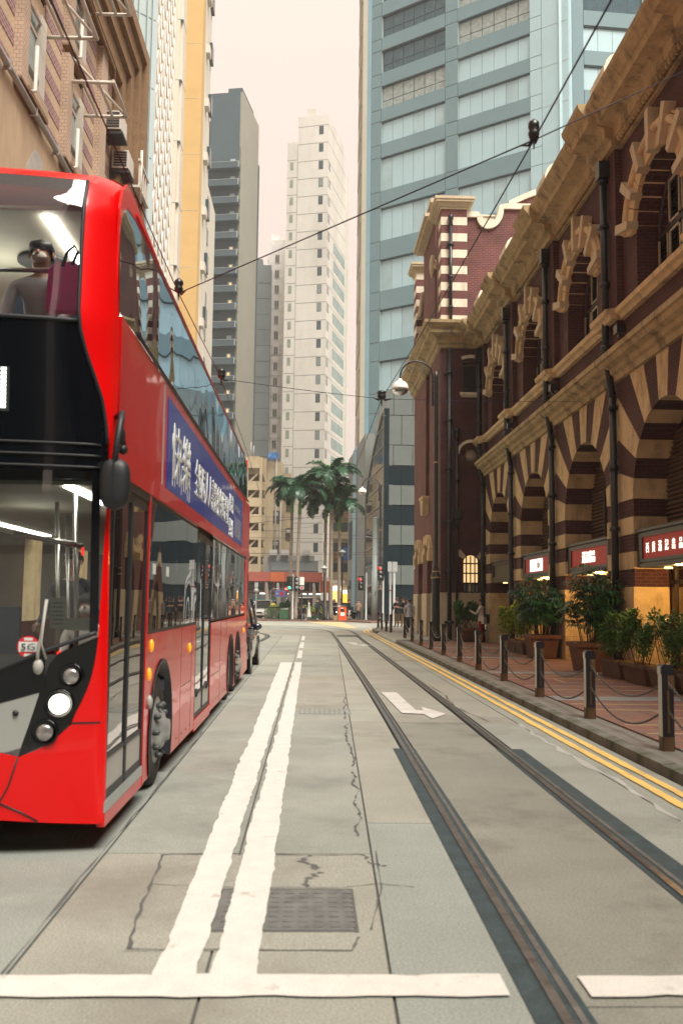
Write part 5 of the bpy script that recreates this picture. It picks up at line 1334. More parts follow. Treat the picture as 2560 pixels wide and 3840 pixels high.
# --- white lattice facade
lb = thing('lattice_facade', 'tall white building with a diamond lattice screen beside the yellow wall', 'building', (-6.8, 41, 0))
L_ = Face(-6.76, 37.6, 0, 1)
LW = 4.55
m = MB(); L_.box(m, 0, LW, 0, 48, -9, -.16); m.build('building_body', 'lattice_pane', lb)
lat = MB(); n = 9
for i in range(n + 1): L_.box(lat, LW * i / n - .04, LW * i / n + .04, 0, 48, -.16, .0)
for j in range(62):
    z = .6 + j * .77
    for i in range(n):
        a0, a1 = LW * i / n, LW * (i + 1) / n; dz = .34 * (1 if (i + j) % 2 else -1)
        q = [L_.p(a0, z - dz - .05, 0), L_.p(a1, z + dz - .05, 0), L_.p(a1, z + dz + .05, 0), L_.p(a0, z - dz + .05, 0)]; r = [L_.p(a0, z - dz - .05, -.1), L_.p(a1, z + dz - .05, -.1), L_.p(a1, z + dz + .05, -.1), L_.p(a0, z - dz + .05, -.1)]
        lat.add(q + r, [(0, 1, 2, 3), (0, 4, 5, 1), (3, 2, 6, 7)])
tag(lat.build('lattice', 'lattice_white', lb), kind='stuff')
m = MB(); random.seed(5)
for j in range(62):
    for i in range(n):
        z = .6 + j * .77
        if random.random() < (.8 if z > 21 else .35): L_.box(m, LW * i / n + .05, LW * (i + 1) / n - .05, z - .3, z + .32, -.14, -.06)
tag(m.build('lattice_blind', 'lattice_white', lb), kind='stuff')
m = MB(); m.box(-8, -6.70, 42.16, 43.4, 0, 48); m.box(-8, -6.55, 42.3, 43.4, 0, 48); m.box(-8, -6.42, 42.5, 43.4, 0, 48); m.build('corner_pier', 'cream_wall', lb)
for z in range(2, 48, 3): 
    m = MB(); m.box(-6.9, -6.41, 42.29, 43.41, z, z + .03); m.build('joint', 'tower_joint', lb)
# --- yellow flank wall
yb = thing('yellow_building', 'building with a plain yellow ochre flank wall beside the white lattice', 'building', (-9, 64, 0))
m = MB(); m.box(-20, -8.02, 62, 63.4, 0, 56); m.build('flank_wall', 'yellow_wall', yb)
m = MB(); m.box(-20, -8.04, 63.4, 67.2, 0, 56); m.build('side_wall', 'cream_wall', yb)
for z in range(4, 56, 4):
    m = MB(); m.box(-20, -8.01, 61.992, 62.01, z, z + .05); m.build('joint', 'old_beige', yb)
    a = MB(); a.box(-8.04, -7.75, 64, 64.9, z + .6, z + 1.2); a.build('air_conditioner', 'white_metal', yb)
    a = MB(); a.box(-8.04, -7.82, 66, 67, z + 1.3, z + 2.6); w_ = a.build('window', 'tower_window', yb)
# --- white block behind it
wb = thing('white_apartment_block', 'narrow off-white apartment block between the yellow wall and the dark balcony tower', 'building', (-11, 84, 0))
m = MB(); m.box(-16, -10.5, 82, 90, 0, 41.2); m.box(-16, -9.98, 82.4, 90, 0, 39.6); m.build('building_body', 'cream_wall', wb)
for z in range(4, 39, 3):
    m = MB(); m.box(-10.02, -9.9, 83, 84, z, z + 1.4); m.build('window', 'tower_window', wb)
m = MB(); m.box(-15, -10.6, 81.95, 82.4, 41.2, 41.5); m.build('parapet', 'white_plaster', wb)
# --- dark balcony tower
dt = thing('dark_balcony_tower', 'dark grey tower with a stack of railed balconies and a beige flank', 'building', (-15, 152, 0))
c10, s10 = cos(radians(10)), sin(radians(10))
D = Face(-12.6 - 9 * c10, 150 + 9 * s10, c10, -s10)          # front, 9 m wide, ends at the lit corner
Dw = 9.0
m = MB(); D.box(m, 3.2, Dw - .02, 0, 76.6, -12, 0); D.box(m, 3.6, Dw - .02, 76.6, 86.2, -12, 0); D.box(m, 6.6, Dw - .02, 86.2, 86.9, -8, 0); m.build('building_body', 'dark_tower', dt)
m = MB(); D.box(m, 0, 3.2, 0, 82, -10, -1.2); m.build('rear_wing', 'dark_tower_back', dt)
DS = Face(-12.6, 150, s10, c10)
DS.part('flank_wall', 'dark_tower_side', dt, 0, 11.6, 0, 86.2, -.3, .12)
DS.part('flank_edge', 'dark_tower_back', dt, 11.6, 12.3, 0, 79, -.3, .2)
z = 75.5; k = 0
while z > 14:
    b = D.part('balcony', 'dark_tower', dt, 3.2, Dw - .05, z - 2.98, z - 2.76, 0, 1.3)
    m = MB(); D.box(m, 3.2, Dw - .05, z - 2.76, z - 1.95, 1.24, 1.28); m.build('railing_panel', 'dark_tower_back', b)
    m = MB(); D.box(m, Dw - .14, Dw - .05, z - 2.98, z - 1.9, .1, 1.3) if False else None
    for a in (Dw - .12,): D.box(m, a, a + .1, z - 2.9, z - 1.88, 1.2, 1.32); D.box(m, a, a + .1, z - 1.96, z - 1.88, .1, 1.3)
    D.box(m, 3.2, Dw - .05, z - 1.95, z - 1.9, 1.22, 1.3); m.build('railing', 'tower_joint', b)
    w_ = D.part('window', 'tower_joint', dt, Dw - 1.75, Dw - .95, z - 2.5, z - .95, 0, .05); D.part('pane', 'window_warm' if k > 4 and k % 7 != 3 else 'pane_curtain', w_, Dw - 1.5, Dw - 1.15, z - 2.3, z - 1.1, .05, .08)
    m = MB(); D.box(m, Dw - 3.0, Dw - 2.9, z - 2.7, z - .6, 0, .06); D.box(m, 4.4, 4.5, z - 2.7, z - .6, 0, .06); m.build('downpipe', 'dark_tower_back', dt)
    m = MB()
    for a in (5.3, 6.3, 7.2): m.lathe([(.3, 0), (.3, .12)], D.p(a, z - 2.3, .55), 10, ax='y')
    m.build('condenser', 'tower_joint', dt)
    z -= 3.0; k += 1
gb = thing('grey_slab_block', 'plain blue-grey slab block behind the dark balcony tower', 'building', (-12, 178, 0))
m = MB(); m.box(-18, -8.3, 172, 186, 0, 64.5); m.box(-16, -10, 173, 180, 64.5, 66); m.build('building_body', 'slab_grey', gb)
for z in range(4, 64, 3):
    m = MB(); m.box(-18, -8.28, 171.97, 172.02, z, z + .06); m.build('joint', 'dark_tower_back', gb)
# --- old white tower
ow = thing('old_white_tower', 'slim old white tower with small windows between the dark and the concrete towers', 'building', (-7.5, 178, 0))
m = MB(); m.box(-9.0, -5.9, 175, 190, 0, 70.6); m.box(-8.6, -6.5, 175.5, 186, 70.6, 72); m.build('building_body', 'old_white', ow)
for z in range(6, 68, 3):
    m = MB(); m.box(-7.75, -6.9, 174.9, 175.1, z, z + 1.7); w_ = m.build('window', 'white_metal', ow)
    m = MB(); m.box(-7.65, -7.38, 174.86, 174.92, z + .15, z + 1.55); m.box(-7.27, -7.0, 174.86, 174.92, z + .15, z + 1.55); m.build('pane', 'tower_window', w_)
    m = MB(); m.box(-9.12, -8.95, 175.3, 176.0, z + .2, z + .8); m.build('air_conditioner', 'grey_wall', ow)
m = MB()
for x in (-8.5, -8.1, -6.6, -6.25): m.box(x, x + .08, 174.85, 175, 2, 50)
for z in range(4, 50, 4): m.box(-8.6, -6.2, 174.84, 174.9, z, z + .08)
m.build('pipework', 'sign_grey', ow)
# --- concrete office tower with louvred windows
wt = thing('concrete_tower', 'tall pale concrete tower with a column of louvred windows and ribbon glazing on its flank', 'building', (-2, 160, 0))
c15, s15 = cos(radians(15)), sin(radians(15))
W = Face(1.9 - 7.4 * c15, 158 + 7.4 * s15, c15, -s15); WS = Face(1.9, 158, s15, c15)
m = MB(); W.box(m, 0, 7.4, 0, 82.5, -15, 0); W.box(m, 1.9, 7.4, 82.5, 87, -12, 0); W.box(m, 3.3, 5, 87, 88.6, -6, -.5); m.build('building_body', 'white_tower', wt)
WS.part('pier', 'white_tower', wt, 14.2, 15.6, 0, 82, -1, .5)
z = 85.0; k = 0; random.seed(11)
while z > 8:
    w_ = W.part('window', 'tower_window', wt, 5.75, 6.55, z - 1.55, z, -.1, .02)
    if k in (3, 9, 10, 13, 14, 17, 19):
        m = MB()
        for j in range(7): W.box(m, 5.8, 6.5, z - 1.45 + j * .2, z - 1.36 + j * .2, .02, .05)
        m.build('louvre', 'tower_joint', w_)
    if z < 80:
        W.part('window', 'slit_glass', wt, .55, 1.15, z - 1.2, z + .2, -.1, .03); W.part('joint', 'white_tower_joint', wt, 0, 1.9, z + .55, z + .63, 0, .02)
        for a in (.35, 1.15): WS.part('window', 'tower_window', wt, a, a + .5 - .2 * (a < 1), z - 1.5, z + .05, -.1, .03)
        if z < 68: WS.part('window', 'ribbon_glass', wt, 4.7, 13.6, z - 2.25, z - .35, -.1, .02)
    W.part('joint', 'white_tower_joint', wt, 1.9, 7.4, z + .1, z + .18, 0, .02); WS.part('joint', 'white_tower_joint', wt, 0, 14, z + .1, z + .16, 0, .02)
    z -= 3.2; k += 1
W.part('vertical_joint', 'white_tower_joint', wt, 1.86, 1.93, 0, 82, 0, .03)
# --- cream building with an open stair
sb_ = thing('open_stair_block', 'shabby cream building with an open staircase behind the palms', 'building', (-5.5, 112, 0))
m = MB(); m.box(-12, -5.5, 110.8, 120, 0, 18.2); m.box(-5.5, -2.6, 112, 120, 0, 16.6); m.box(-5.5, -3.6, 111.4, 120, 0, 17.9); m.build('building_body', 'old_beige', sb_)
S1 = Face(-12, 110, 1, 0); S2 = Face(-5.9, 110, .42, 1)
m = MB()
S1.box(m, 0, 4.45, 0, 18.2, -.8, 0); S1.box(m, 5.75, 6.1, 0, 18.2, -.8, 0); S1.box(m, 4.45, 5.75, 16.9, 18.3, -.8, .1)
S2.box(m, .9, 1.2, 0, 18, -.3, 0)
for k in range(7):
    z = 14.3 - k * 1.95; S1.box(m, 4.45, 5.75, z, z + 1.05, -.8, 0); S2.box(m, 0, .9, z, z + .95, -.25, 0)
m.build('stair_wall', 'old_beige', sb_)
for k in range(8):
    z = 15.35 - k * 1.95
    m = MB(); S1.poly(m, [(4.45, z), (4.8, z), (5.6, z + .9), (5.35, z + .9)], -.6, -.3); m.build('stair_flight', 'old_beige', sb_)
    m = MB(); S1.box(m, 4.45, 5.75, z, z + .9, -.79, -.75); m.build('stair_opening', 'stair_dark', sb_)
    m = MB(); S2.poly(m, [(.15, z), (.75, z), (.15, z + .85)], -.05, .02); m.build('stair_opening', 'stair_dark', sb_)
for (x, z) in ((-4.6, 3.5), (-4.6, 7), (-4.6, 10.5), (-3.1, 5), (-3.1, 8.5), (-3.1, 12), (-3.1, 14.6)):
    m = MB(); m.box(x, x + .75, 111.3 if x < -4 else 111.9, 112.1, z, z + 1.5); w_ = m.build('window', 'stair_dark', sb_)
    m = MB(); m.box(x + .1, x + .6, 111.2 if x < -4 else 111.8, 111.6, z + .9, z + 1.3); m.build('air_conditioner', 'sign_grey', sb_)
m = MB(); m.cyl((-4.3, 110.9, 4), (-4.3, 110.9, 18.9), .1, 8); m.cyl((-3.7, 111, 0), (-3.7, 111, 16), .1, 6); m.cyl((-7.3, 110.2, 18.2), (-7.3, 110.2, 20), .08, 6); m.cyl((-7.0, 110.2, 18.2), (-7.0, 110.2, 19.6), .08, 6); m.build('pipework', 'sign_grey', sb_)
m = MB(); random.seed(3); rows = [[(-5.3 + i * .24, 110.6 + random.uniform(-.3, .3), 18.2 + j * .32 + random.uniform(-.1, .15)) for j in range(3)] for i in range(6)]; m.grid(rows); m.grid([[(-5.3 + i * .24, 111.5, 18.2 + j * .32) for j in range(3)] for i in range(6)], flip=True); m.build('tarpaulin', 'blue_tarp', sb_)
sb_.location = (-6.55, 133.3, 0); sb_.scale = (1.19, 1.19, 1.19)
# --- low red building across the junction
rb = thing('red_low_building', 'low rust-red building with a boxy fascia over lit shop bays across the junction', 'building', (-3, 121, 0))
m = MB(); m.box(-9.5, 1.0, 120.6, 130, 2.7, 4.1); m.box(-8.5, 1.2, 122, 130, 0, 2.7); m.build('building_body', 'brown_dark', rb)
for i, (a, b) in enumerate(((-9.5, -5.2), (-5.2, -3.3), (-3.3, -2.6), (-2.6, 1.5))):
    m = MB(); m.box(a + .02, b - .02, 119.6, 121, 4.05, 5.25); m.build('fascia_panel', 'rust_orange' if i == 1 else 'rust_red', rb)
for i in range(9):
    x = -9.2 + i * 1.15
    m = MB(); m.box(x, x + .95, 120.4, 120.55, 3.0, 3.95); w_ = m.build('window', 'pane_dark', rb)
    m = MB(); m.box(x + .97, x + 1.12, 120.2, 120.6, 2.75, 4.05); m.build('window_post', 'rust_red', w_)
m = MB(); m.box(-9.5, 1.2, 120, 120.6, 2.68, 2.85); m.build('fascia_beam', 'brown_dark', rb)
m = MB(); m.box(1.2, 2.8, 120.3, 122, 2.7, 4.2); m.build('end_wall', 'rust_orange', rb)
for x in (-6.2, -2.6, -.9, .1, .9):
    m = MB(); m.box(x - .35, x + .35, 121, 121.3, 2.45, 2.6); m.build('ceiling_lamp', 'street_white', rb)
m = MB(); m.box(-9, -4.6, 121.5, 121.6, .6, 1.9); m.build('hoarding_panel', 'teal_panel', rb)
m = MB(); m.box(-9, 1.2, 121.8, 121.9, 0, 2.5); m.build('shop_wall', 'grey_wall', rb)
m = MB(); m.prism([(121, 5.3), (121, 5.5), (124.5, 6.9), (124.5, 6.6)], 'x', -5.2, .9); m.build('awning', 'awning_grey', rb)
m = MB(); m.box(-6.2, .4, 124.5, 130, 4, 7.6); m.build('rear_block', 'grey_wall', rb)
for x in (-5.5, -4, -1.2):
    m = MB(); m.box(x, x + 1, 123.6, 124.4, 7.6, 8.3); m.build('air_conditioner', 'sign_grey', rb)
# --- lit shops beyond the palms
ls = thing('lit_shop_block', 'beige shop block with glowing orange shopfronts beyond the palm trunks', 'building', (3.4, 132, 0))
m = MB(); m.box(2.6, 6.5, 130, 140, 0, 15); m.build('building_body', 'old_beige', ls)
for k, z in enumerate((4.6, 7.4, 10.2, 13)):
    m = MB(); m.box(2.5, 6.5, 129.2, 130, z, z + .9); m.build('balcony', 'moulding_brown' if k % 2 else 'old_beige', ls)
    m = MB(); m.box(2.7, 6.2, 129.9, 130.05, z + 1.1, z + 2.3); m.build('window', 'tower_window', ls)
m = MB(); m.box(2.9, 4.1, 129.8, 129.95, .4, 3.0); m.build('shopfront', 'street_glow', ls)
m = MB(); m.box(2.9, 4.1, 129.6, 129.9, 3.1, 3.7); m.build('shop_sign', 'street_white', ls)
m = MB(); m.box(4.3, 6.0, 129.6, 129.9, 2.7, 3.1); m.build('shop_sign', 'street_white', ls)
m = MB(); m.box(4.3, 6.0, 129.85, 129.95, .4, 2.6); m.build('shopfront', 'shop_glow', ls)
m = MB(); m.prism([(128.2, 3.9), (128.2, 4.05), (130, 4.9), (130, 4.7)], 'x', 1.2, 4.6); m.build('awning', 'cream_wall', ls)
m = MB(); m.box(4.4, 5.4, 128.9, 129.5, 7.2, 9.0); m.build('hoarding', 'blue_tarp', ls)
# --- blue-grey corner tower
bt = thing('blue_grey_tower', 'huge blue-grey tower with pale window bands and chamfered corners above the brick pavilion', 'building', (15, 101, 0))
A = Face(5.94, 108.4, .8, -.599)
TZ = 92
m = MB(); A.box(m, 0, 24.6, 0, TZ, -14, -.45); m.build('building_body', 'tower_blue', bt)
A.part('corner_strip', 'tower_blue', bt, -.6, .60, 0, TZ, -.5, 0)
ROWS = [(89.9, 87.1), (85.5, 82.7), (81.1, 78.3), (76.7, 73.9), (72.2, 69.35), (67.75, 64.9), (63.25, 60.4), (58.8, 56.0), (54.3, 50.15), (48.05, 44.05), (41.76, 37.95), (35.7, 31.9), (29.57, 25.8), (23.4, 19.7)]
for (a0, a1) in ((.64, 2.0), (10.72, 12.28), (21.08, 22.38)):
    zz = 0.0
    edges = sorted([0] + [r[0] + .05 for r in ROWS] + [r[1] - .05 for r in ROWS] + [TZ])
    for z0, z1 in zip(edges, edges[1:]): A.part('spandrel_panel', 'tower_band' if a0 < 15 else 'tower_panel', bt, a0, a1, z0 + .04, z1 - .04, -.45, -.02)
    m = MB(); A.box(m, a0 - .05, a1 + .05, 0, TZ, -.44, -.12); m.build('joint_strip', 'tower_joint', bt)
for (a0, a1, n) in ((2.05, 10.66, 6), (12.33, 21.02, 6)):
    zs_ = [TZ] + [v for r in ROWS for v in r] + [0]
    for i in range(0, len(zs_), 2): A.part('spandrel_band', 'tower_band', bt, a0, a1, zs_[i + 1], zs_[i], -.45, -.02)
    for ri, (zt_, zb) in enumerate(ROWS):
        glazed = zt_ > (62 if a0 < 5 else 66)
        if glazed and zt_ > 64 or (a0 < 5 and zt_ > 62 and zt_ < 70) or (a0 > 5 and zt_ > 66): kind = 1
        else: kind = 0
        w_ = A.part('window_band', 'tower_joint' if not kind else 'dark_tower_back', bt, a0, a1, zb, zt_, -.45, -.42)
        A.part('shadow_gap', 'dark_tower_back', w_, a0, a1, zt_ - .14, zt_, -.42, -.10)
        for j in range(n):
            p0 = a0 + (a1 - a0) * j / n; p1 = a0 + (a1 - a0) * (j + 1) / n
            if kind:
                zm = zb + (zt_ - zb) * .36
                dark = a0 < 5 and zt_ > 66
                A.part('pane', 'tower_pane' if dark else 'tower_blind', w_, p0 + .05, p1 - .05, zm + .06, zt_ - .18, -.42, -.36); A.part('pane', 'tower_pane' if dark else 'tower_blind', w_, p0 + .05, p1 - .05, zb + .05, zm - .04, -.42, -.36)
            else:
                A.part('pane', random.choice(('tower_panel', 'tower_panel', 'tower_panel', 'tower_panel_tint')), w_, p0 + .025, p1 - .025, zb, zt_ - .16, -.42, -.30 + random.uniform(-.01, .01))
A.part('corner_strip', 'tower_panel', bt, 22.44, 25.4, 0, TZ, -.5, 0)
for z in [r[0] for r in ROWS]: A.part('joint', 'tower_joint', bt, 22.44, 25.4, z, z + .06, 0, .02); A.part('joint', 'tower_joint', bt, -.6, .6, z, z + .04, 0, .02)
B_ = Face(25.7, 93.6, cos(.08), sin(.08))
m = MB(); B_.box(m, .05, 22, 0, TZ, -14, -.4); m.build('building_body', 'tower_panel', bt)
B_.part('corner_strip', 'tower_panel', bt, -.3, 1.1, 0, TZ, -.4, 0); B_.part('spandrel_panel', 'tower_band', bt, 1.15, 2.4, 0, TZ, -.4, -.02); B_.part('spandrel_panel', 'tower_band', bt, 9, 12, 0, TZ, -.4, -.02)
zs_ = [TZ] + [v - .15 for r in ROWS for v in r] + [0]
for i in range(0, len(zs_), 2): B_.part('spandrel_band', 'tower_band', bt, 2.45, 8.95, zs_[i + 1], zs_[i], -.4, -.02)
for (zt_, zb) in ROWS:
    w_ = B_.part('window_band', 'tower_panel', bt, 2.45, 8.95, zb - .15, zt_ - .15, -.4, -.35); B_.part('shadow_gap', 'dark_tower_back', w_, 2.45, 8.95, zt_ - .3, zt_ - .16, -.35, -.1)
    for j in range(4):
        B_.part('pane', 'tower_pane' if zt_ > 66 else 'tower_panel', w_, 2.48 + j * 1.625, 4.05 + j * 1.625, zb - .1, zt_ - .34, -.35, -.28)
C_ = Face(5.62, 124, -.2, -15.6)
C_.part('flank_wall', 'tower_beige', bt, 0, 15.6, 0, TZ, -.6, 0)
for (zt_, zb) in ROWS:
    C_.part('window', 'dark_tower_back', bt, 3, 12.5, zt_ - .3, zt_ + .1, 0, .05); C_.part('window_band', 'tower_beige', bt, 3, 12.5, zb, zt_ - .35, 0, .12)
# podium
m = MB(); m.prism([(5.2, 92.2), (4.25, 110), (9, 112), (9, 92.2)], 'z', 0, 18.3); m.build('podium', 'podium_grey', bt)
P_ = Face(4.25, 110, .95, -17.8)
P_.part('podium_strip', 'tower_blue', bt, 6.8, 10.4, 0, 18.2, 0, .15)
m = MB()
for j in range(18): P_.box(m, 2.0, 5.6, 6.4 + j * .24, 6.55 + j * .24, 0, .12)
m.build('podium_louvre', 'dark_tower_back', bt); P_.part('podium_window', 'dark_tower_back', bt, 3, 4.2, 3, 4, 0, .1); P_.part('podium_window', 'dark_tower_back', bt, 1, 1.8, 2.6, 3.4, 0, .1)
# --- granite banded office next to the pavilion
gr = thing('granite_office', 'low office with bands of grey granite and dark glass beyond the brick pavilion', 'building', (8, 76, 0))
m = MB(); m.box(6.0, 17, 75.3, 90, 0, 18.9); m.build('building_body', 'granite_dark', gr)
G = Face(5.86, 75, 1, 0)
ZB = [(18.9, 17.35, 12.61), (11.03, 9.41, 9.41), (7.79, 6.19, 6.19)]
rowsG = [(12.62, 16.2, 0), (16.22, 18.9, 1)]
def granrow(z0, z1, off):
    xs = [0] + ([1.3, 3.1, 4.9, 6.7, 8.5, 11.1] if off else [.65, 2.2, 3.9, 5.6, 7.3, 9.1, 11.1])
    for a, b in zip(xs, xs[1:]): G.part('granite_panel', 'granite_panel', gr, a + .02, b - .02, z0 + .02, z1 - .02, -.3, .0)
granrow(16.75, 18.9, 0); granrow(14.3, 16.73, 1); granrow(12.62, 14.28, 0); granrow(9.41, 11.03, 1); granrow(6.19, 7.79, 1); granrow(3.0, 4.58, 1)
for z0, z1 in ((11.05, 12.6), (7.81, 9.39), (4.6, 6.17), (.1, 2.98)):
    xs = [0, 1.3, 4.2, 7.1, 11.1]
    for a, b in zip(xs, xs[1:]): G.part('glass_panel', 'granite_dark', gr, a + .02, b - .02, z0, z1, -.3, -.04)
# curtain wall flank with a rising curved top
K = Face(5.1, 88, .76, -13)
KT = lambda a: 10.9 + 6.9 * (max(0, a) / 13.0) ** .62 if a < 12 else 17.6 - (a - 12) * 1.0
for i in range(12):
    a0, a1 = 13.0 * i / 12, 13.0 * (i + 1) / 12
    z = 3.2
    while z < KT(a1) - .3:
        z1 = min(z + 1.6, KT((a0 + a1) / 2)); K.part('curtain_pane', 'curtain_glass' if int(z / 1.6) % 2 else 'podium_grey' if z < 5 and i < 5 else 'curtain_glass', gr, a0 + .05, a1 - .05, z + .05, z1 - .05, -.1, .0); z += 1.6
m = MB(); K.poly(m, [(0, 3)] + [(13, 3)] + [(13.0 * k / 12, KT(13.0 * k / 12)) for k in range(12, -1, -1)], -.6, -.08); m.build('curtain_frame', 'curtain_frame', gr)
m = MB(); m.tube([K.p(13.0 * k / 16, KT(13.0 * k / 16), .05) for k in range(17)], .12, 6)
z = 4.8
while z < 17: m.tube([K.p(13.0 * k / 8, z, .03) for k in range(9) if KT(13.0 * k / 8) > z] or [K.p(12, z, 0), K.p(13, z, 0)], .055, 5); z += 1.6
m.build('transom', 'curtain_frame', gr)
K.part('corner_column', 'granite_dark', gr, 12.4, 13.05, 0, 17.3, -.3, .12); K.part('lobby_wall', 'granite_dark', gr, 0, 13, 0, 3.2, -.6, -.2)
# ------------------------------------------------------------------ street furniture
ORD = ['nearest', 'second', 'third', 'fourth', 'fifth', 'sixth', 'seventh', 'eighth', 'ninth', 'tenth', 'eleventh', 'twelfth', 'thirteenth', 'fourteenth', 'fifteenth', 'sixteenth']
# bollards with two chains to each span
BOL = [(3.80, 7.25), (3.82, 10.1), (3.81, 12.85), (3.83, 15.75), (3.88, 18.9), (3.88, 21.8), (3.92, 24.8), (3.93, 27.85), (3.95, 30.9), (3.95, 33.7), (3.97, 36.8), (4.0, 40.0), (4.02, 47.2), (3.98, 49.6), (3.95, 52.3), (3.95, 55.2)]
def make_bollard():
    r = thing('bollard', 'x', 'bollard', (0, 0, 0), 'bollards along the kerb')
    m = MB(); m.box(-.062, .062, -.062, .062, .0, .80); p = m.build('post', 'iron_black', r)
    m = MB(); m.prism([(-.066, -.052), (-.052, -.066), (.052, -.066), (.066, -.052), (.066, .052), (.052, .066), (-.052, .066), (-.066, .052)], 'z', -.02, .13); m.build('base_plate', 'bollard_brown', r)
    m = MB(); m.box(-.0645, -.06, -.058, .055, .13, .79); m.build('steel_strip', 'bollard_steel', r)
    m = MB(); m.box(-.012, .012, -.066, -.06, .17, .62); m.box(.06, .066, -.012, .012, .17, .62); m.build('inlay_strip', 'bollard_brown', r)
    m = MB(); m.box(.0, .0655, -.0655, .0655, .64, .78); m.build('collar', 'bollard_brown', r)
    m = MB(); m.prism([(-.07, .80), (.07, .80), (.07, .865), (.045, .895), (-.045, .895), (-.07, .865)], 'y', -.07, .07); m.build('cap', 'iron_black', r)
    m = MB(); m.box(-.073, -.068, -.05, .05, .79, .87); m.build('cap_strip', 'bollard_steel', r)
    return r
b0 = make_bollard()
names = []
for i, (x, y) in enumerate(BOL):
    b = b0 if i == 0 else copy_tree(b0)
    b.location = (x, y, .12); b.rotation_euler = (0, 0, random.uniform(-.03, .03))
    if i == 0: b['label'] = 'black bollard just outside the picture on the right'
    else: b['label'] = f'{ORD[i-1] if i > 1 else "largest and nearest"} black and steel kerb bollard, counted from the camera'
bl_lab = lambda i: 'one hidden outside the frame' if i == 0 else ORD[i - 1]
def chain(p, q, sag, links, name_lab):
    p = Vector(p); q = Vector(q); m = MB(); L = (q - p).length
    def at(t): v = p.lerp(q, t); v.z -= sag * 4 * t * (1 - t); return v
    if links:
        n = int(L * 1.12 / .042)
        for k in range(n):
            a = at((k + .5) / n); d = (at(min(1, (k + 1) / n)) - at(k / n)).normalized()
            s_ = d.cross(Vector((0, 0, 1))).normalized(); u = s_.cross(d)
            if k % 2: s_, u = u, s_
            pts = [a + d * (.026 * cos(t)) + s_ * (.013 * sin(t)) for t in [2 * pi * j / 7 for j in range(7)]]
            m.tube(pts, .0048, 4, closed=True)
    else: m.tube([at(t / 14) for t in range(15)], .011, 5)
    o = m.build('chain', 'chain_steel', org=tuple(p)); tag(o, name_lab, 'chain', 'chains between the kerb bollards')
for i in range(len(BOL) - 1):
    if i == 11: continue
    (x0, y0), (x1, y1) = BOL[i], BOL[i + 1]
    for zz, nm in ((.70, 'upper'), (.40, 'lower')):
        chain((x0, y0 + .065, zz + .12), (x1, y1 - .065, zz + .12), .27 + random.uniform(-.03, .03), i < 5, f'{nm} chain hanging between the {bl_lab(i)} and {bl_lab(i+1)} kerb bollards' if i else f'{nm} chain running off the right edge from the nearest bollard')
# old style lamp posts
def lamp_post(x, y, label):
    r = thing('street_lamp', label, 'street lamp', (x, y, .12), 'swan neck street lamps')
    m = MB(); m.lathe([(.24, 0), (.24, .22), (.19, .28), (.165, .5), (.165, 2.45), (.20, 2.5), (.20, 2.56), (.16, 2.62), (.12, 2.78), (.13, 2.85), (.085, 2.95), (.085, 10.6), (.075, 10.88), (.001, 10.9)], (x, y, .12), 18); m.build('post', 'iron_black', r)
    m = MB()
    for z in (2.48, 2.72, 7.1): m.lathe([(.10 if z > 3 else .205 if z < 2.6 else .14, 0), (.10 if z > 3 else .205 if z < 2.6 else .14, .05), (.08, .06)], (x, y, z + .12), 18)
    m.build('gilt_ring', 'gold_paint', r)
    m = MB(); xa, za, R = x - .14, 10.75, .66
    pts = [(xa, y, 9.55), (xa, y, za)] + [(xa - R + R * cos(pi * k / 16), y, za + R * .98 * sin(pi * k / 16)) for k in range(1, 17)] + [(xa - 2 * R, y, za - .18)]
    m.tube(pts, .035, 8)
    for z in (9.7, 10.1, 10.55): m.cyl((xa, y, z), (x, y, z), .03, 6)
    for cx, rr in ((xa - .42, .14), (xa - .82, .13)):
        m.tube([(cx + rr * (1 - k / 26) * cos(k * .5), y, za + .22 + rr * (1 - k / 26) * sin(k * .5)) for k in range(20)], .009, 5)
    m.tube([(xa - .05, y, za + .1), (xa - .3, y, za + .42), (xa - .62, y, za + .35), (xa - 1.0, y, za + .42), (xa - 1.26, y, za + .08)], .009, 5); m.build('swan_neck', 'iron_black', r)
    c = (xa - 2 * R, y, za - .2)
    m = MB(); m.lathe([(.04, .12), (.07, .1), (.09, .02), (.20, -.02), (.30, -.12), (.345, -.28), (.35, -.34), (.33, -.34)], c, 20); m.build('lamp_shade', 'lamp_white', r)
    m = MB(); m.lathe([(.33, -.34), (.29, -.46), (.18, -.55), (.001, -.58)], c, 18); m.build('lamp_bowl', 'lamp_glass', r)
    return r
lamp_post(4.95, 37.3, 'tall black swan neck street lamp in front of the brick pavilion')
lamp_post(5.4, 73.6, 'more distant swan neck street lamp before the dark glass office')
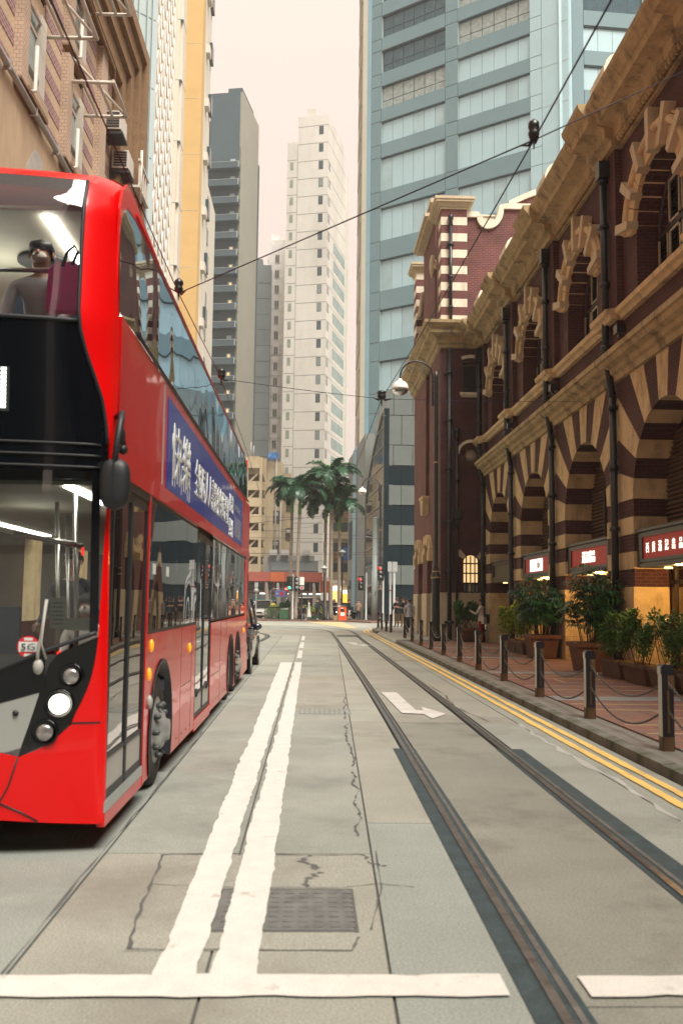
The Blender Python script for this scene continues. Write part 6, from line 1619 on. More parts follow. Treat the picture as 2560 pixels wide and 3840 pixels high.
# traffic signals
def signal(x, y, z, par, facing=-.5, lit='led_red', which=0):
    m = MB(); d = Vector((sin(facing), -cos(facing), 0)); s_ = Vector((cos(facing), sin(facing), 0)); c = Vector((x, y, z))
    def B(m, s0, s1, d0, d1, z0, z1): 
        v = [c + s_ * a + d * b + Vector((0, 0, zz)) for a in (s0, s1) for b in (d0, d1) for zz in (z0, z1)]
        m.add(v, [(0, 1, 3, 2), (4, 6, 7, 5), (0, 4, 5, 1), (2, 3, 7, 6), (0, 2, 6, 4), (1, 5, 7, 3)])
    B(m, -.17, .17, -.16, .02, -.5, .5); B(m, -.26, .26, -.02, .0, -.58, .58); h = m.build('signal_head', 'plastic_black', par)
    for k in range(3):
        cz = .32 - k * .32; m = MB(); n = 12
        ring = [c + s_ * (.125 * cos(2 * pi * j / n)) + d * .03 + Vector((0, 0, cz + .125 * sin(2 * pi * j / n))) for j in range(n)]
        m.add(ring, [tuple(range(n - 1, -1, -1)), tuple(range(n))]); m.build('signal_lens', lit if k == which else 'bus_black_matt', h)
        m = MB(); rows = [[c + s_ * (.14 * cos(a)) + d * o + Vector((0, 0, cz + .14 * sin(a))) for o in (.0, .26)] for a in [radians(-20) + radians(220) * j / 8 for j in range(9)]]
        m.grid(rows); m.build('signal_hood', 'car_silver', h)
    return h
def pole(r, x, y, z0, z1, rad, mt, name='pole'):
    m = MB(); m.lathe([(rad * 1.6, 0), (rad * 1.6, .1), (rad, .14), (rad, z1 - z0), (rad * .7, z1 - z0 + .05)], (x, y, z0), 12); return m.build(name, mt, r)
t1 = thing('traffic_light', 'red traffic light on a grey pole left of the pale green mast', 'traffic light', (4.45, 75.9, .12), 'traffic lights at the junction')
pole(t1, 4.45, 75.9, .12, 3.9, .085, 'pole_grey'); signal(4.0, 75.8, 3.1, t1, -.6)
t2 = thing('traffic_light', 'red traffic light in front of the dark granite lobby', 'traffic light', (5.25, 68.5, .12), 'traffic lights at the junction')
pole(t2, 5.25, 68.5, .0, 3.4, .06, 'sign_grey'); signal(5.05, 68.4, 3.75, t2, -.7)
m = MB(); m.cyl((5.25, 68.5, 3.3), (5.1, 68.5, 3.75), .04, 6); m.build('bracket', 'plastic_black', t2)
t3 = thing('traffic_light', 'green pedestrian traffic light with a no-entry disc beside the palms', 'traffic light', (-1.45, 75.7, .12), 'traffic lights at the junction')
pole(t3, -1.45, 75.7, .12, 3.7, .08, 'pole_grey'); signal(-1.7, 75.6, 3.0, t3, -.2, 'led_green', 2); signal(-1.2, 75.8, 3.0, t3, 1.2, 'bus_black_matt', 2)
m = MB(); m.lathe([(.19, 0), (.19, .03)], (-1.95, 75.55, 2.55), 20, ax='y'); d_ = m.build('no_entry_disc', 'cloth_red', t3)
m = MB(); m.lathe([(.185, -.012), (.185, -.002)], (-1.95, 75.55, 2.55), 20, ax='y'); m.build('disc_face', 'sticker_red', d_)
m = MB(); m.box(-2.08, -1.82, 75.53, 75.536, 2.51, 2.59); m.build('white_bar', 'paper', d_)
m = MB(); m.box(-1.95, -1.4, 75.6, 75.66, 2.5, 2.56); m.build('bracket', 'pole_grey', t3)
mm = thing('tram_mast', 'thick pale green tram wire mast beside the glass office', 'mast', (5.2, 76.2, .12))
m = MB(); m.lathe([(.30, 0), (.29, 4.0), (.25, 4.02), (.24, 8.3), (.26, 8.32), (.001, 8.4)], (5.2, 76.2, .12), 16); m.build('mast_tube', 'mast_green', mm)
m = MB(); m.tube([(5.2, 76.2, 6.8), (4.0, 76.0, 6.95)], .03, 6); m.build('bracket_arm', 'pole_grey', mm)
text('mast_number', '7816', (5.12, 75.90, 2.5), (0, 0, -1), (1, 0, 0), .2, .2, 'ink', mm, .002)
sp_ = thing('sign_post', 'grey twin sign post showing its plate backs near the kerb', 'sign post', (5.2, 61.2, .12))
pole(sp_, 5.15, 61.2, .0, 4.0, .07, 'pole_grey'); pole(sp_, 5.42, 61.4, .0, 4.15, .075, 'sign_grey')
m = MB(); m.box(4.98, 5.24, 61.1, 61.13, 3.6, 4.25); m.build('sign_plate', 'sign_grey', sp_); m = MB(); m.box(5.30, 5.62, 61.3, 61.33, 3.6, 4.25); m.build('sign_plate', 'sign_grey', sp_)
m = MB(); m.lathe([(.075, 0), (.075, .07)], (5.15, 61.2, 2.35), 10); m.build('red_band', 'cloth_red', sp_)
def lantern(x, y, h, label):
    r = thing('lantern_post', label, 'street lamp', (x, y, .12), 'black lantern posts by the palms')
    m = MB(); m.lathe([(.16, 0), (.16, .3), (.12, .4), (.12, 1.0), (.075, 1.1), (.065, h - .5), (.1, h - .46), (.05, h - .4)], (x, y, .12), 12); m.build('post', 'iron_black', r)
    m = MB(); m.lathe([(.12, h - .42), (.20, h - .05)], (x, y, .12), 8); m.build('lantern_glass', 'slit_glass', r)
    m = MB(); m.lathe([(.34, h - .06), (.30, h), (.1, h + .12), (.03, h + .2)], (x, y, .12), 8); m.build('lantern_roof', 'sign_grey', r)
lantern(1.05, 75.9, 4.2, 'shorter black lantern post right of the man with the backpack'); lantern(2.55, 77.5, 5.6, 'taller black lantern post behind the orange bin')
sg = thing('bus_stop_sign', 'thin black post with white notice plates among the palms', 'sign post', (-.72, 76, .12))
pole(sg, -.72, 76, .12, 3.4, .05, 'iron_black'); m = MB(); m.box(-.9, -.55, 75.9, 75.93, 2.9, 3.55); m.build('notice_plate', 'paper', sg); m = MB(); m.box(-.88, -.56, 75.9, 75.93, 2.55, 2.82); m.build('notice_plate', 'sign_grey', sg)
m = MB(); m.box(-.8, -.64, 75.885, 75.9, 2.62, 2.76); m.build('red_mark', 'sticker_red', sg)
ps = thing('black_post', 'short black signal post left of the cardboard box', 'post', (1.38, 75.8, .12))
pole(ps, 1.38, 75.8, .12, 1.25, .09, 'iron_black'); m = MB(); m.cyl((1.4, 75.8, 1.2), (2.95, 75.9, 1.28), .03, 6); m.build('barrier_bar', 'pole_steel', ps)
gs = thing('direction_sign', 'purple direction sign on a bent silver frame before the red building', 'sign', (-2.8, 79, .12))
m = MB(); m.tube([(-3.35, 79, .12), (-3.35, 79, 2.5), (-3.2, 79, 2.62), (-2.0, 79, 2.6)], .04, 6); m.build('sign_frame', 'pole_steel', gs)
m = MB(); m.box(-3.0, -2.1, 78.95, 79, 1.95, 2.5); b = m.build('sign_plate', 'ad_blue_light', gs); m = MB(); m.box(-2.55, -2.3, 78.93, 78.95, 2.08, 2.36); m.build('red_square', 'sticker_red', b); text('sign_arrow', '←', (-2.95, 78.93, 2.1), X3, Z3, .35, .35, 'paper', b)
rs = thing('round_road_sign', 'grey round road sign seen from behind at the left of the junction', 'sign', (-4.5, 78, .12))
pole(rs, -4.5, 78, .12, 3.0, .05, 'pole_grey'); m = MB(); m.lathe([(.2, 0), (.2, .02)], (-4.5, 77.93, 2.45), 16, ax='y'); m.build('sign_disc', 'sign_grey', rs); m = MB(); m.box(-4.65, -4.35, 77.93, 77.96, 2.7, 3.1); m.build('sign_plate', 'sign_grey', rs)
for i, (x, y) in enumerate(((-3.95, 82), (-3.0, 83), (.15, 83))):
    f_ = thing('feather_flag', ('white feather flag beside the white car', 'white feather flag under the purple sign', 'white feather flag behind the seated man')[i], 'flag', (x, y, .12), 'white feather flags')
    m = MB(); m.cyl((x, y, .12), (x, y, 3.2), .025, 6); m.build('flag_pole', 'pole_grey', f_)
    m = MB(); m.add([(x, y, .9), (x + .42, y - .05, .95), (x + .32, y - .1, 2.2), (x + .18, y, 3.2), (x, y, 3.2), (x + .42, y + .01, .95), (x + .32, y - .04, 2.2)], [(0, 1, 2, 3, 4), (4, 3, 6, 5, 0)]); m.build('flag_cloth', 'cloth_white', f_)
ob_ = thing('litter_bin', 'bright orange litter bin with a white notice on the far corner', 'litter bin', (2.56, 75.9, .12))
m = MB(); m.prism([(2.25, .16), (2.87, .16), (2.87, 1.1), (2.80, 1.18), (2.32, 1.18), (2.25, 1.1)], 'y', 75.65, 76.2); m.box(2.22, 2.90, 75.62, 76.22, .12, .2); m.build('bin_body', 'orange_bin', ob_)
m = MB(); m.box(2.40, 2.68, 75.63, 75.66, .82, 1.02); m.build('bin_mouth', 'plastic_black', ob_); m = MB(); m.box(2.38, 2.74, 75.63, 75.655, .48, .76); m.build('notice', 'paper', ob_); m = MB(); m.box(2.42, 2.6, 75.63, 75.655, 1.05, 1.12); m.build('notice', 'paper', ob_)
cb = MB(); cb.box(1.82, 2.2, 75.8, 76.1, .12, .5); tag(cb.build('cardboard_box', 'cloth_tan', org=(2, 76, .12)), 'plain cardboard box left of the orange bin', 'box')
rl_ = thing('crossing_railing', 'dark green slatted railing beside the white car', 'railing', (-3.1, 76.4, .12))
m = MB(); m.box(-3.75, -2.5, 76.3, 76.38, 1.05, 1.13); m.box(-3.75, -2.5, 76.3, 76.38, .2, .26); m.build('rail', 'iron_black', rl_)
for k in range(12): 
    m = MB(); m.box(-3.72 + k * .107, -3.66 + k * .107, 76.31, 76.37, .12, 1.08); m.build('baluster', 'railing_green' if k % 3 else 'bollard_brown', rl_)
pb = thing('green_planter', 'square green planter with a clipped bush in front of the palms', 'planter', (-2.15, 76.5, .12))
m = MB(); m.box(-2.5, -1.8, 76.1, 76.8, .14, .88); m.build('planter_box', 'railing_green', pb)
m = MB()
for k in range(5): m.box(-2.48 + k * .15, -2.40 + k * .15, 76.08, 76.1, .2, .82)
m.box(-2.53, -1.77, 76.07, 76.83, .85, .92); m.build('planter_trim', 'leaf_palm_light', pb)
bn = thing('green_bench', 'long dark green bench wall between the palm trunks', 'bench', (0, 78, .12))
m = MB(); m.box(-1.6, 1.0, 77.6, 78.2, .12, .5); m.build('bench_base', 'railing_green', bn)
for k in range(3): m = MB(); m.box(-1.6, 1.0, 77.55, 77.6, .16 + k * .12, .24 + k * .12); m.build('slat', 'leaf_palm', bn)
# overhead wires and their insulators
def wire(name, pts, r, label, cat='wire', g='overhead tram wires'):
    m = MB(); m.tube(pts, r, 6); o = m.build(name, 'wire', org=pts[0]); tag(o, label, cat, g); return o
def sagged(p, q, s, n=16):
    p = Vector(p); q = Vector(q); out = []
    for k in range(n + 1): v = p.lerp(q, k / n); v.z -= s * 4 * (k / n) * (1 - k / n); out.append(tuple(v))
    return out
N1, N2 = (1.8, 7.44, 5.494), (1.4, 19.06, 5.825)
M1, M2 = (-1.6, 10.78, 5.225), (-1.6, 16.01, 5.459)
wire('trolley_wire', [(1.95, 2, 5.55), (1.9, 5.7, 5.572)] + [N1] + sagged(N1, N2, .04)[1:] + sagged(N2, (1.3, 36, 5.9), .05)[1:] + [(1.0, 46, 5.9), (0, 54, 5.9), (-4, 60, 5.9), (-16, 64, 5.9)], .0075, 'long tram contact wire slanting up over the right track')
wire('trolley_wire', [(-1.6, 4, 5.2), M1, M2, (-1.75, 24, 5.6), (-2.1, 40, 5.8), (-3.2, 49, 5.9), (-16, 53, 5.9)], .0065, 'tram contact wire along the roof edge of the bus')
wire('span_wire', sagged(M1, N1, .0), .0065, 'dark span wire rising across the sky from the bus roof')
wire('span_wire', sagged(N1, (6.9, 15.32, 11.16), .0), .0065, 'dark span wire from the insulator up to the market cornice')
wire('span_wire', sagged(M2, N2, .02), .006, 'thin span wire crossing behind the concrete tower')
wire('span_wire', sagged(N2, (6.6, 22.3, 6.55), .02), .006, 'thin span wire running to the market arches')
wire('span_wire', sagged((-1.6, 10.78, 5.225), (-7, 15, 9.5), .0), .008, 'span wire hidden behind the bus towards the tenement')
for k, (a, b) in enumerate((((-9, 66, 7.0), (5.2, 76, 6.9)), ((-9, 62, 5.9), (5.3, 66, 6.1)), ((-8.2, 70, 5.2), (5.6, 68, 5.1)), ((-9, 64, 4.9), (5.2, 75, 5.6)), ((-9, 58, 5.9), (5.3, 47.6, 6.6)), ((-9, 72, 8.2), (6, 74.9, 8.3)))):
    wire('span_wire', sagged(a, b, .12), .011, ('span wire through the palm crowns', 'span wire below the palm crowns', 'lowest span wire across the junction', 'slanting span wire to the pale mast', 'span wire tied to the brick pavilion', 'topmost span wire in front of the stair block')[k])
def insulator(p, s, label, arms):
    r = thing('wire_insulator', label, 'insulator', p, 'wire insulators')
    m = MB(); m.lathe([(.03 * s, -.02), (.10 * s, .0), (.12 * s, .04), (.09 * s, .06), (.12 * s, .09), (.11 * s, .13), (.03 * s, .16)], (p[0], p[1], p[2] + .02), 12); m.build('ceramic_disc', 'iron_black', r)
    m = MB()
    for q in arms:
        v = (Vector(q) - Vector(p)).normalized(); m.tube([Vector(p) + Vector((0, 0, .05)), Vector(p) + v * .12 * s + Vector((0, 0, -.03)), Vector(p) + v * .32 * s], [.035 * s, .03 * s, .016 * s], 6)
    m.tube([Vector(p), Vector(p) + Vector((0, .0, -.2 * s))], [.03 * s, .012 * s], 6); m.build('clamp', 'iron_black', r)
insulator(N1, .4, 'large black insulator where two wires cross high on the right', (M1, (6.9, 15.32, 11.16)))
insulator(N2, .8, 'black insulator above the dark glass office', (M2, (6.6, 22.3, 6.55)))
insulator(M1, .45, 'dark insulator on the roof edge of the bus', (N1,))
insulator(M2, .6, 'pale insulator farther along the bus roof edge', (N2,))
# ------------------------------------------------------------------ plants
def frond_mesh(seed, L=3.0, droop=1.0):
    random.seed(seed); m = MB(); n = 26; pts = []
    for i in range(n + 1):
        t = i / n; a = radians(62) - droop * radians(135) * t ** 1.25
        if i == 0: p = Vector((0, 0, 0))
        else: p = pts[-1] + Vector((cos(a), 0, sin(a))) * (L / n)
        pts.append(p)
    m.tube(pts, [.045 * (1 - .8 * i / n) for i in range(n + 1)], 5, 1)
    for i in range(4, n + 1):
        t = i / n; ln = .85 * (sin(pi * min(1, t * .92 + .06)) ** .6) * random.uniform(.85, 1.1)
        d = (pts[i] - pts[i - 1]).normalized()
        for s_ in (-1, 1):
            for k in range(2):
                side = Vector((0, s_, 0)); base = pts[i] - d * (k * L / n / 2)
                dir1 = (side * random.uniform(.75, 1) + d * random.uniform(.35, .7) + Vector((0, 0, random.uniform(-.1, .35)))).normalized()
                dir2 = (dir1 + Vector((0, 0, -random.uniform(.5, 1.2)))).normalized()
                w_ = .05; q = d * w_
                p1 = base + dir1 * ln * .5; p2 = p1 + dir2 * ln * .5
                m.add([base - q, base + q, p1 + q, p1 - q, p2], [(0, 1, 2, 3), (3, 2, 4)], 0)
    return m.build('frond', ['leaf_palm', 'leaf_palm_light'], mesh_only=True)
FM = [frond_mesh(1, 3.0, .85), frond_mesh(2, 2.8, 1.05), frond_mesh(3, 3.1, 1.2), frond_mesh(4, 2.6, .6), frond_mesh(5, 2.5, 1.35)]
FML = []
for me in FM[:1] + FM[3:4]:
    c = me.copy(); c.materials[0] = MATS['leaf_palm_light']; FML.append(c)
random.seed(21)
for k, (xb, yb, xt, zt, cs, lab) in enumerate((
    (-1.25, 76.2, -1.0, 8.7, 1.45, 'royal palm with a leaning ringed trunk, second from the left'),
    (-1.7, 77.2, -1.65, 8.9, 1.35, 'leftmost royal palm with a green crownshaft'),
    (1.15, 78.2, 1.15, 8.2, 1.3, 'shorter royal palm behind the black lantern post'),
    (1.65, 76.6, 1.6, 9.8, 1.7, 'tallest royal palm with a bare ringed trunk left of the orange bin'),
    (2.3, 77.6, 2.3, 7.6, 1.4, 'rightmost royal palm with a low bright green crown'))):
    r = thing('royal_palm', lab, 'palm tree', (xb, yb, .12), 'royal palms across the junction')
    m = MB(); n = 40
    m.tube([(xb + (xt - xb) * (t / n) ** .8, yb, .12 + (zt - .12) * t / n) for t in range(n + 1)], [(.19 if t < 4 else .145) * (1.0 if t % 2 else 1.07) - .02 * t / n for t in range(n + 1)], 10); m.build('trunk', 'palm_trunk', r)
    m = MB(); m.tube([(xt, yb, zt - .02), (xt, yb, zt + .5), (xt + .02, yb, zt + cs)], [.16, .15, .08], 10); m.build('crownshaft', 'crownshaft', r)
    nf = 17
    for i in range(nf):
        a = 2 * pi * i / nf + random.uniform(-.25, .25)
        young = i % 5 == 0
        me = (FML[i % 2] if young else FM[(i * 2 + k) % 5])
        o = put('frond', me, r, (xt + .02, yb, zt + cs - .08), a); o.rotation_euler = (0, random.uniform(-.25, .15) - (.35 if young else 0), a); s_ = random.uniform(.92, 1.2); o.scale = (s_, s_, s_)
def leaf(m, p, d, L, w_, droop, mi=0):
    d = Vector(d).normalized(); s_ = d.cross(Vector((0, 0, 1)))
    if s_.length < .01: s_ = Vector((1, 0, 0))
    s_.normalize(); p = Vector(p); q = p + d * L * .5 + Vector((0, 0, .0)); e = q + (d + Vector((0, 0, -droop))).normalized() * L * .5
    m.add([p - s_ * w_ * .35, p + s_ * w_ * .35, q + s_ * w_, q - s_ * w_, e + s_ * w_ * .25, e - s_ * w_ * .25], [(0, 1, 2, 3), (3, 2, 4, 5)], mi)
def rhapis(x, y, label, h, seed, pw):
    random.seed(seed); r = thing('potted_lady_palm', label, 'potted plant', (x, y, .12), 'lady palms in square terracotta pots')
    m = MB(); b, t = pw * .40, pw * .5
    m.add([(x - b, y - b, .13), (x + b, y - b, .13), (x + b, y + b, .13), (x - b, y + b, .13), (x - t, y - t, .68), (x + t, y - t, .68), (x + t, y + t, .68), (x - t, y + t, .68)], [(0, 3, 2, 1), (0, 1, 5, 4), (1, 2, 6, 5), (2, 3, 7, 6), (3, 0, 4, 7)])
    m.box(x - t - .05, x + t + .05, y - t - .05, y + t + .05, .68, .78); m.build('pot', 'terracotta', r)
    m = MB(); m.box(x - t + .03, x + t - .03, y - t + .03, y + t - .03, .76, .79); m.build('soil', 'soil', r)
    st = MB(); fo = MB()
    for k in range(30):
        a = random.uniform(0, 2 * pi); rr = pw * .38 * sqrt(random.random()); hh = h * random.uniform(.45, 1.0)
        p0 = Vector((x + rr * cos(a), y + rr * sin(a), .77)); p1 = p0 + Vector((cos(a) * hh * .27, sin(a) * hh * .27, hh))
        st.tube([p0, p0.lerp(p1, .5) + Vector((0, 0, .05)), p1], .012, 5)
        for j in range(14):
            f = random.uniform(.38, 1.05); c = p0.lerp(p1, min(1, f)); az = random.uniform(0, 2 * pi); el = random.uniform(-.2, .7)
            pet = Vector((cos(az) * cos(el), sin(az) * cos(el), sin(el))); tip = c + pet * random.uniform(.14, .3)
            st.tube([c, tip], .004, 3)
            nb = random.randint(6, 8); s_ = pet.cross(Vector((0, 0, 1))).normalized(); u = s_.cross(pet)
            mi = 1 if random.random() < .13 else 0
            for b_ in range(nb):
                t_ = (b_ / (nb - 1) - .5) * 2.5; d = pet * cos(t_) + s_ * sin(t_); leaf(fo, tip, d + Vector((0, 0, .1)), random.uniform(.25, .38), .022, random.uniform(.5, 1.3), mi)
    st.build('stems', 'stem', r); tag(fo.build('foliage', ['leaf_rhapis', 'leaf_rhapis_light'], r), kind='stuff')
rhapis(6.40, 21.45, 'large potted lady palm nearest the camera, left of the shop sign', 1.55, 4, .80)
rhapis(6.46, 26.3, 'potted lady palm farther along, beside the lime green shrubs', 1.6, 5, .80)
def shrub(m, st, c, rx, ry, z0, z1, n, L, mi=0, stems=6):
    for k in range(stems):
        a = random.uniform(0, 2 * pi); p = Vector((c[0] + random.uniform(-.4, .4) * rx, c[1] + random.uniform(-.4, .4) * ry, z0 - .15)); q = Vector((c[0] + cos(a) * rx * .7, c[1] + sin(a) * ry * .7, z1 - random.uniform(0, .35) * (z1 - z0)))
        st.tube([p, p.lerp(q, .5) + Vector((random.uniform(-.04, .04), random.uniform(-.04, .04), 0)), q], .008, 4)
    lumps = [(c[0] + random.uniform(-.75, .75) * rx, c[1] + random.uniform(-.8, .8) * ry, z0 + (z1 - z0) * random.uniform(.25, .85), random.uniform(.28, .5)) for _ in range(9)]
    for k in range(n):
        lx, ly, lz, lr = random.choice(lumps); v = Vector((random.gauss(0, 1), random.gauss(0, 1), random.gauss(0, 1))).normalized() * (random.random() ** .4)
        p = (lx + v.x * lr * rx, ly + v.y * lr * ry * 1.1, lz + v.z * lr * (z1 - z0) * .6)
        leaf(m, p, (v.x + random.uniform(-.5, .5), v.y + random.uniform(-.5, .5), v.z * .5 + random.uniform(-.2, .6)), L * random.uniform(.7, 1.25), L * .28, random.uniform(0, .7), mi if random.random() < .75 else 1 - mi)
def trough(x, y, ln, label, plant_h, mats, n, seed, L=.075, stems=10, grp='terracotta troughs of shrubs along the market wall'):
    random.seed(seed); r = thing('plant_trough', label, 'planter', (x, y, .12), grp)
    m = MB(); b = .16; t = .21; hl = ln / 2
    m.add([(x - b, y - hl + .05, .13), (x + b, y - hl + .05, .13), (x + b, y + hl - .05, .13), (x - b, y + hl - .05, .13), (x - t, y - hl, .44), (x + t, y - hl, .44), (x + t, y + hl, .44), (x - t, y + hl, .44)], [(0, 3, 2, 1), (0, 1, 5, 4), (1, 2, 6, 5), (2, 3, 7, 6), (3, 0, 4, 7)])
    m.box(x - t - .025, x + t + .025, y - hl - .025, y + hl + .025, .44, .50); m.build('trough', 'trough', r)
    fo = MB(); st = MB()
    shrub(fo, st, (x, y), .36, hl * 1.05, .62, plant_h, n, L, 0, stems)
    st.build('stems', 'stem', r); tag(fo.build('foliage', mats, r), kind='stuff')
for k, (y, lab) in enumerate(((19.55, 'leafy terracotta trough nearest the large lady palm'), (18.1, 'leafy terracotta trough second from the large lady palm'), (16.65, 'leafy terracotta trough at the right edge of the picture'), (15.2, 'leafy terracotta trough just outside the right edge'))):
    trough(6.42, y, 1.25, lab, 1.50 + .06 * (k % 2), ['leaf_green', 'leaf_shrub'], 2600, 30 + k, .08, 12)
for k, (y, lab) in enumerate(((28.3, 'small trough of lime green shrub beside the lady palm pot'), (29.35, 'middle small trough of lime green shrub'), (30.4, 'far small trough of lime green shrub'))):
    trough(6.45, y, .95, lab, 1.62, ['leaf_lime', 'leaf_shrub'], 2400, 50 + k, .09, 9, 'troughs of lime green shrubs')
random.seed(9)
rp_ = thing('potted_bush', 'round terracotta pot with a feathery green bush against the pavilion', 'potted plant', (6.2, 37.0, .12))
m = MB(); m.lathe([(.28, .0), (.34, .30), (.37, .42), (.42, .43), (.42, .52), (.36, .53)], (6.2, 37.0, .12), 20); m.build('pot', 'terracotta', rp_)
fo = MB(); st = MB(); shrub(fo, st, (6.2, 37.0), .52, .5, .78, 1.72, 3000, .11, 0, 12); st.build('stems', 'stem', rp_); tag(fo.build('foliage', ['leaf_green', 'leaf_palm_light'], rp_), kind='stuff')
fo = MB(); st = MB(); shrub(fo, st, (-2.15, 76.5), .5, .5, 1.0, 1.55, 900, .14); tag(fo.build('foliage', ['leaf_palm', 'leaf_green'], pb), kind='stuff')
for k, (x, y, lab) in enumerate(((-.55, 78.0, 'yellow green hedge behind the woman in white'), (.55, 78.0, 'yellow green hedge left of the man with the backpack'), (-2.9, 77.2, 'yellow green bush behind the railing'), (4.8, 77.6, 'low green hedge beside the pale mast'))):
    r = thing('hedge', lab, 'hedge', (x, y, .12), 'low hedges across the junction')
    fo = MB(); st = MB(); shrub(fo, st, (x, y), .75 if k < 3 else .4, .4, .5, 1.15, 700, .16, 0, 5); st.build('stems', 'stem', r); tag(fo.build('foliage', ['leaf_lime' if k < 3 else 'leaf_green', 'leaf_shrub'], r), kind='stuff')
# ------------------------------------------------------------------ people
def skin_mesh(V, E, R, root, sub=2):
    me = bpy.data.meshes.new('skin'); me.from_pydata(V, E, []); o = bpy.data.objects.new('skin', me); COL.objects.link(o)
    mo = o.modifiers.new('s', 'SKIN'); mo.use_smooth_shade = True
    for i, r in enumerate(R): me.skin_vertices[0].data[i].radius = r if isinstance(r, tuple) else (r, r)
    for i in range(len(V)): me.skin_vertices[0].data[i].use_root = (i == root)
    ms = o.modifiers.new('d', 'SUBSURF'); ms.levels = sub; ms.render_levels = sub
    dg = bpy.context.evaluated_depsgraph_get(); out = bpy.data.meshes.new_from_object(o.evaluated_get(dg)); bpy.data.objects.remove(o); return out
def seg_dist(p, a, b):
    ab = b - a; t = max(0, min(1, (p - a).dot(ab) / max(1e-9, ab.dot(ab)))); return (p - (a + ab * t)).length
def person(label, loc, rz, h=1.68, shirt='cloth_white', pants='cloth_black', shoe='shoe_dark', hair='hair_black', arms=((.02, .1, .3), (.02, .1, .3)), legs=(0., 0.), sleeve=True, shorts=False, hairlen=0., mask=False, cap=None, skirt=None, hood=False, lean=0., sit=False, female=False, group='people at the junction', headturn=0.):
    """local axes: faces +Y. arms: (outward, forward swing of the upper arm, elbow bend). legs: forward swing of each leg"""
    r = thing('person', label, 'person', loc, group, rz)
    o = Vector((0, 0, 0)); V = []; E = []; R = []; Z = []       # Z: zone of the edge ending here
    def add(p, rad, par=None, zone='shirt'):
        V.append(tuple(p)); R.append(rad); Z.append(zone)
        if par is not None: E.append((par, len(V) - 1))
        return len(V) - 1
    sw = .105 if female else .118; hz = .50
    dz = -.24 if sit else 0
    L = lambda z, f=0: Vector((0, lean * (z - hz), z + dz))
    pel = add(L(.52), (.085, .062), None, 'pants'); wai = add(L(.60), (.075 if not female else .068, .055), pel); che = add(L(.72), (.092 if not female else .084, .064), wai); shc = add(L(.80), (.075, .05), che); nk = add(L(.845), (.032, .032), shc, 'skin'); hb = add(L(.885) + Vector((0, .012, 0)), (.045, .05), nk, 'skin'); hd = add(L(.945) + Vector((0, .010, 0)), (.047, .056), hb, 'skin'); add(L(.985), (.03, .034), hd, 'skin')
    wrists = []
    for s_, (out, fw, el) in zip((-1, 1), arms):
        sh = add(L(.795) + Vector((s_ * sw, 0, 0)), .036, shc)
        d = Vector((s_ * sin(out), sin(fw) * cos(out), -cos(fw) * cos(out))).normalized(); e = Vector(V[sh]) + d * .17; ei = add(e, .026, sh, 'shirt')
        d2 = Vector((s_ * sin(out) * .4 - s_ * .25 * sin(el), sin(fw + el), -cos(fw + el))).normalized(); w_ = e + d2 * .145; wi = add(w_, .018, ei, 'shirt' if sleeve else 'skin'); add(w_ + d2 * .045, (.020, .012), wi, 'skin'); wrists.append((w_, d2, s_))
    feet = []
    for s_, fw in zip((-1, 1), legs):
        hp = add(L(.495) + Vector((s_ * .052, 0, 0)), .058, pel, 'pants')
        if sit: k = Vector(V[hp]) + Vector((s_ * .02, .23, -.01)); a = k + Vector((0, .02, -.225))
        else:
            k = Vector(V[hp]) + Vector((s_ * .006, sin(fw) * .235, -cos(fw) * .235)); bk = fw - (.5 * abs(fw) if fw < 0 else .15 * fw); a = k + Vector((0, sin(bk) * .22, -cos(bk) * .22))
        ki = add(k, .040, hp, 'pants'); ai = add(a, .025, ki, 'skin' if shorts else 'pants'); he = add(a + Vector((0, -.012, -.022)), .024, ai, 'shoe'); add(a + Vector((s_ * .01, .095, -.03)), (.022, .018), ai, 'shoe'); feet.append(a.z - .058)
    lift = -min(feet)
    V = [(x, y, z + lift) for x, y, z in V]
    me = skin_mesh([(x * h, y * h, z * h) for x, y, z in V], E, [tuple(q * h for q in (rr if isinstance(rr, tuple) else (rr, rr))) for rr in R], 0, 1)
    mats = [shirt, pants, 'skin', shoe]; zi = {'shirt': 0, 'pants': 1, 'skin': 2, 'shoe': 3}
    me.materials.clear()
    for x in mats: me.materials.append(MATS[x])
    SE = [(Vector(V[a]) * h, Vector(V[b]) * h, zi[Z[b]], min(R[b]) if isinstance(R[b], tuple) else R[b]) for a, b in E]
    for p in me.polygons:
        c = p.center; p.material_index = min(SE, key=lambda s: seg_dist(c, s[0], s[1]) / (s[3] ** .5))[2]; p.use_smooth = True
    me.name = 'body'; body = bpy.data.objects.new('body', me); COL.objects.link(body); body.parent = r; ORG[body.name] = Vector()
    UP = lambda v: Vector((v.x, v.y, v.z + lift)) * h
    # hands: five short fingers of unequal length
    m = MB()
    for w_, d2, s_ in wrists:
        pz = UP(w_ + d2 * .045); sd = d2.cross(Vector((0, 1, 0))); sd = sd.normalized() if sd.length > .1 else Vector((1, 0, 0)); fwd = sd.cross(d2)
        for k, ln in enumerate((.030, .040, .044, .040, .030)):
            b = pz + fwd * (k - 2) * .0075 * h; t = d2 if k else (d2 * .6 + fwd * -.8).normalized(); b = b - (d2 * .02 * h if k == 0 else Vector())
            m.tube([b - d2 * .012 * h, b + t * ln * .55 * h, b + (t * ln + Vector((0, .008, 0))) * h], [.0062 * h, .0055 * h, .0042 * h], 5)
    m.build('hands', 'skin', body, org=(0, 0, 0))
    H = UP(L(.94) + Vector((0, .010, 0)))
    m = MB(); m.ell(H + Vector((0, .062 * h, -.008 * h)), .008 * h, .012 * h, .013 * h, 0, 6, 4)
    for s_ in (-1, 1): m.ell(H + Vector((s_ * .052 * h, 0, -.004 * h)), .006 * h, .012 * h, .018 * h, 0, 6, 4)
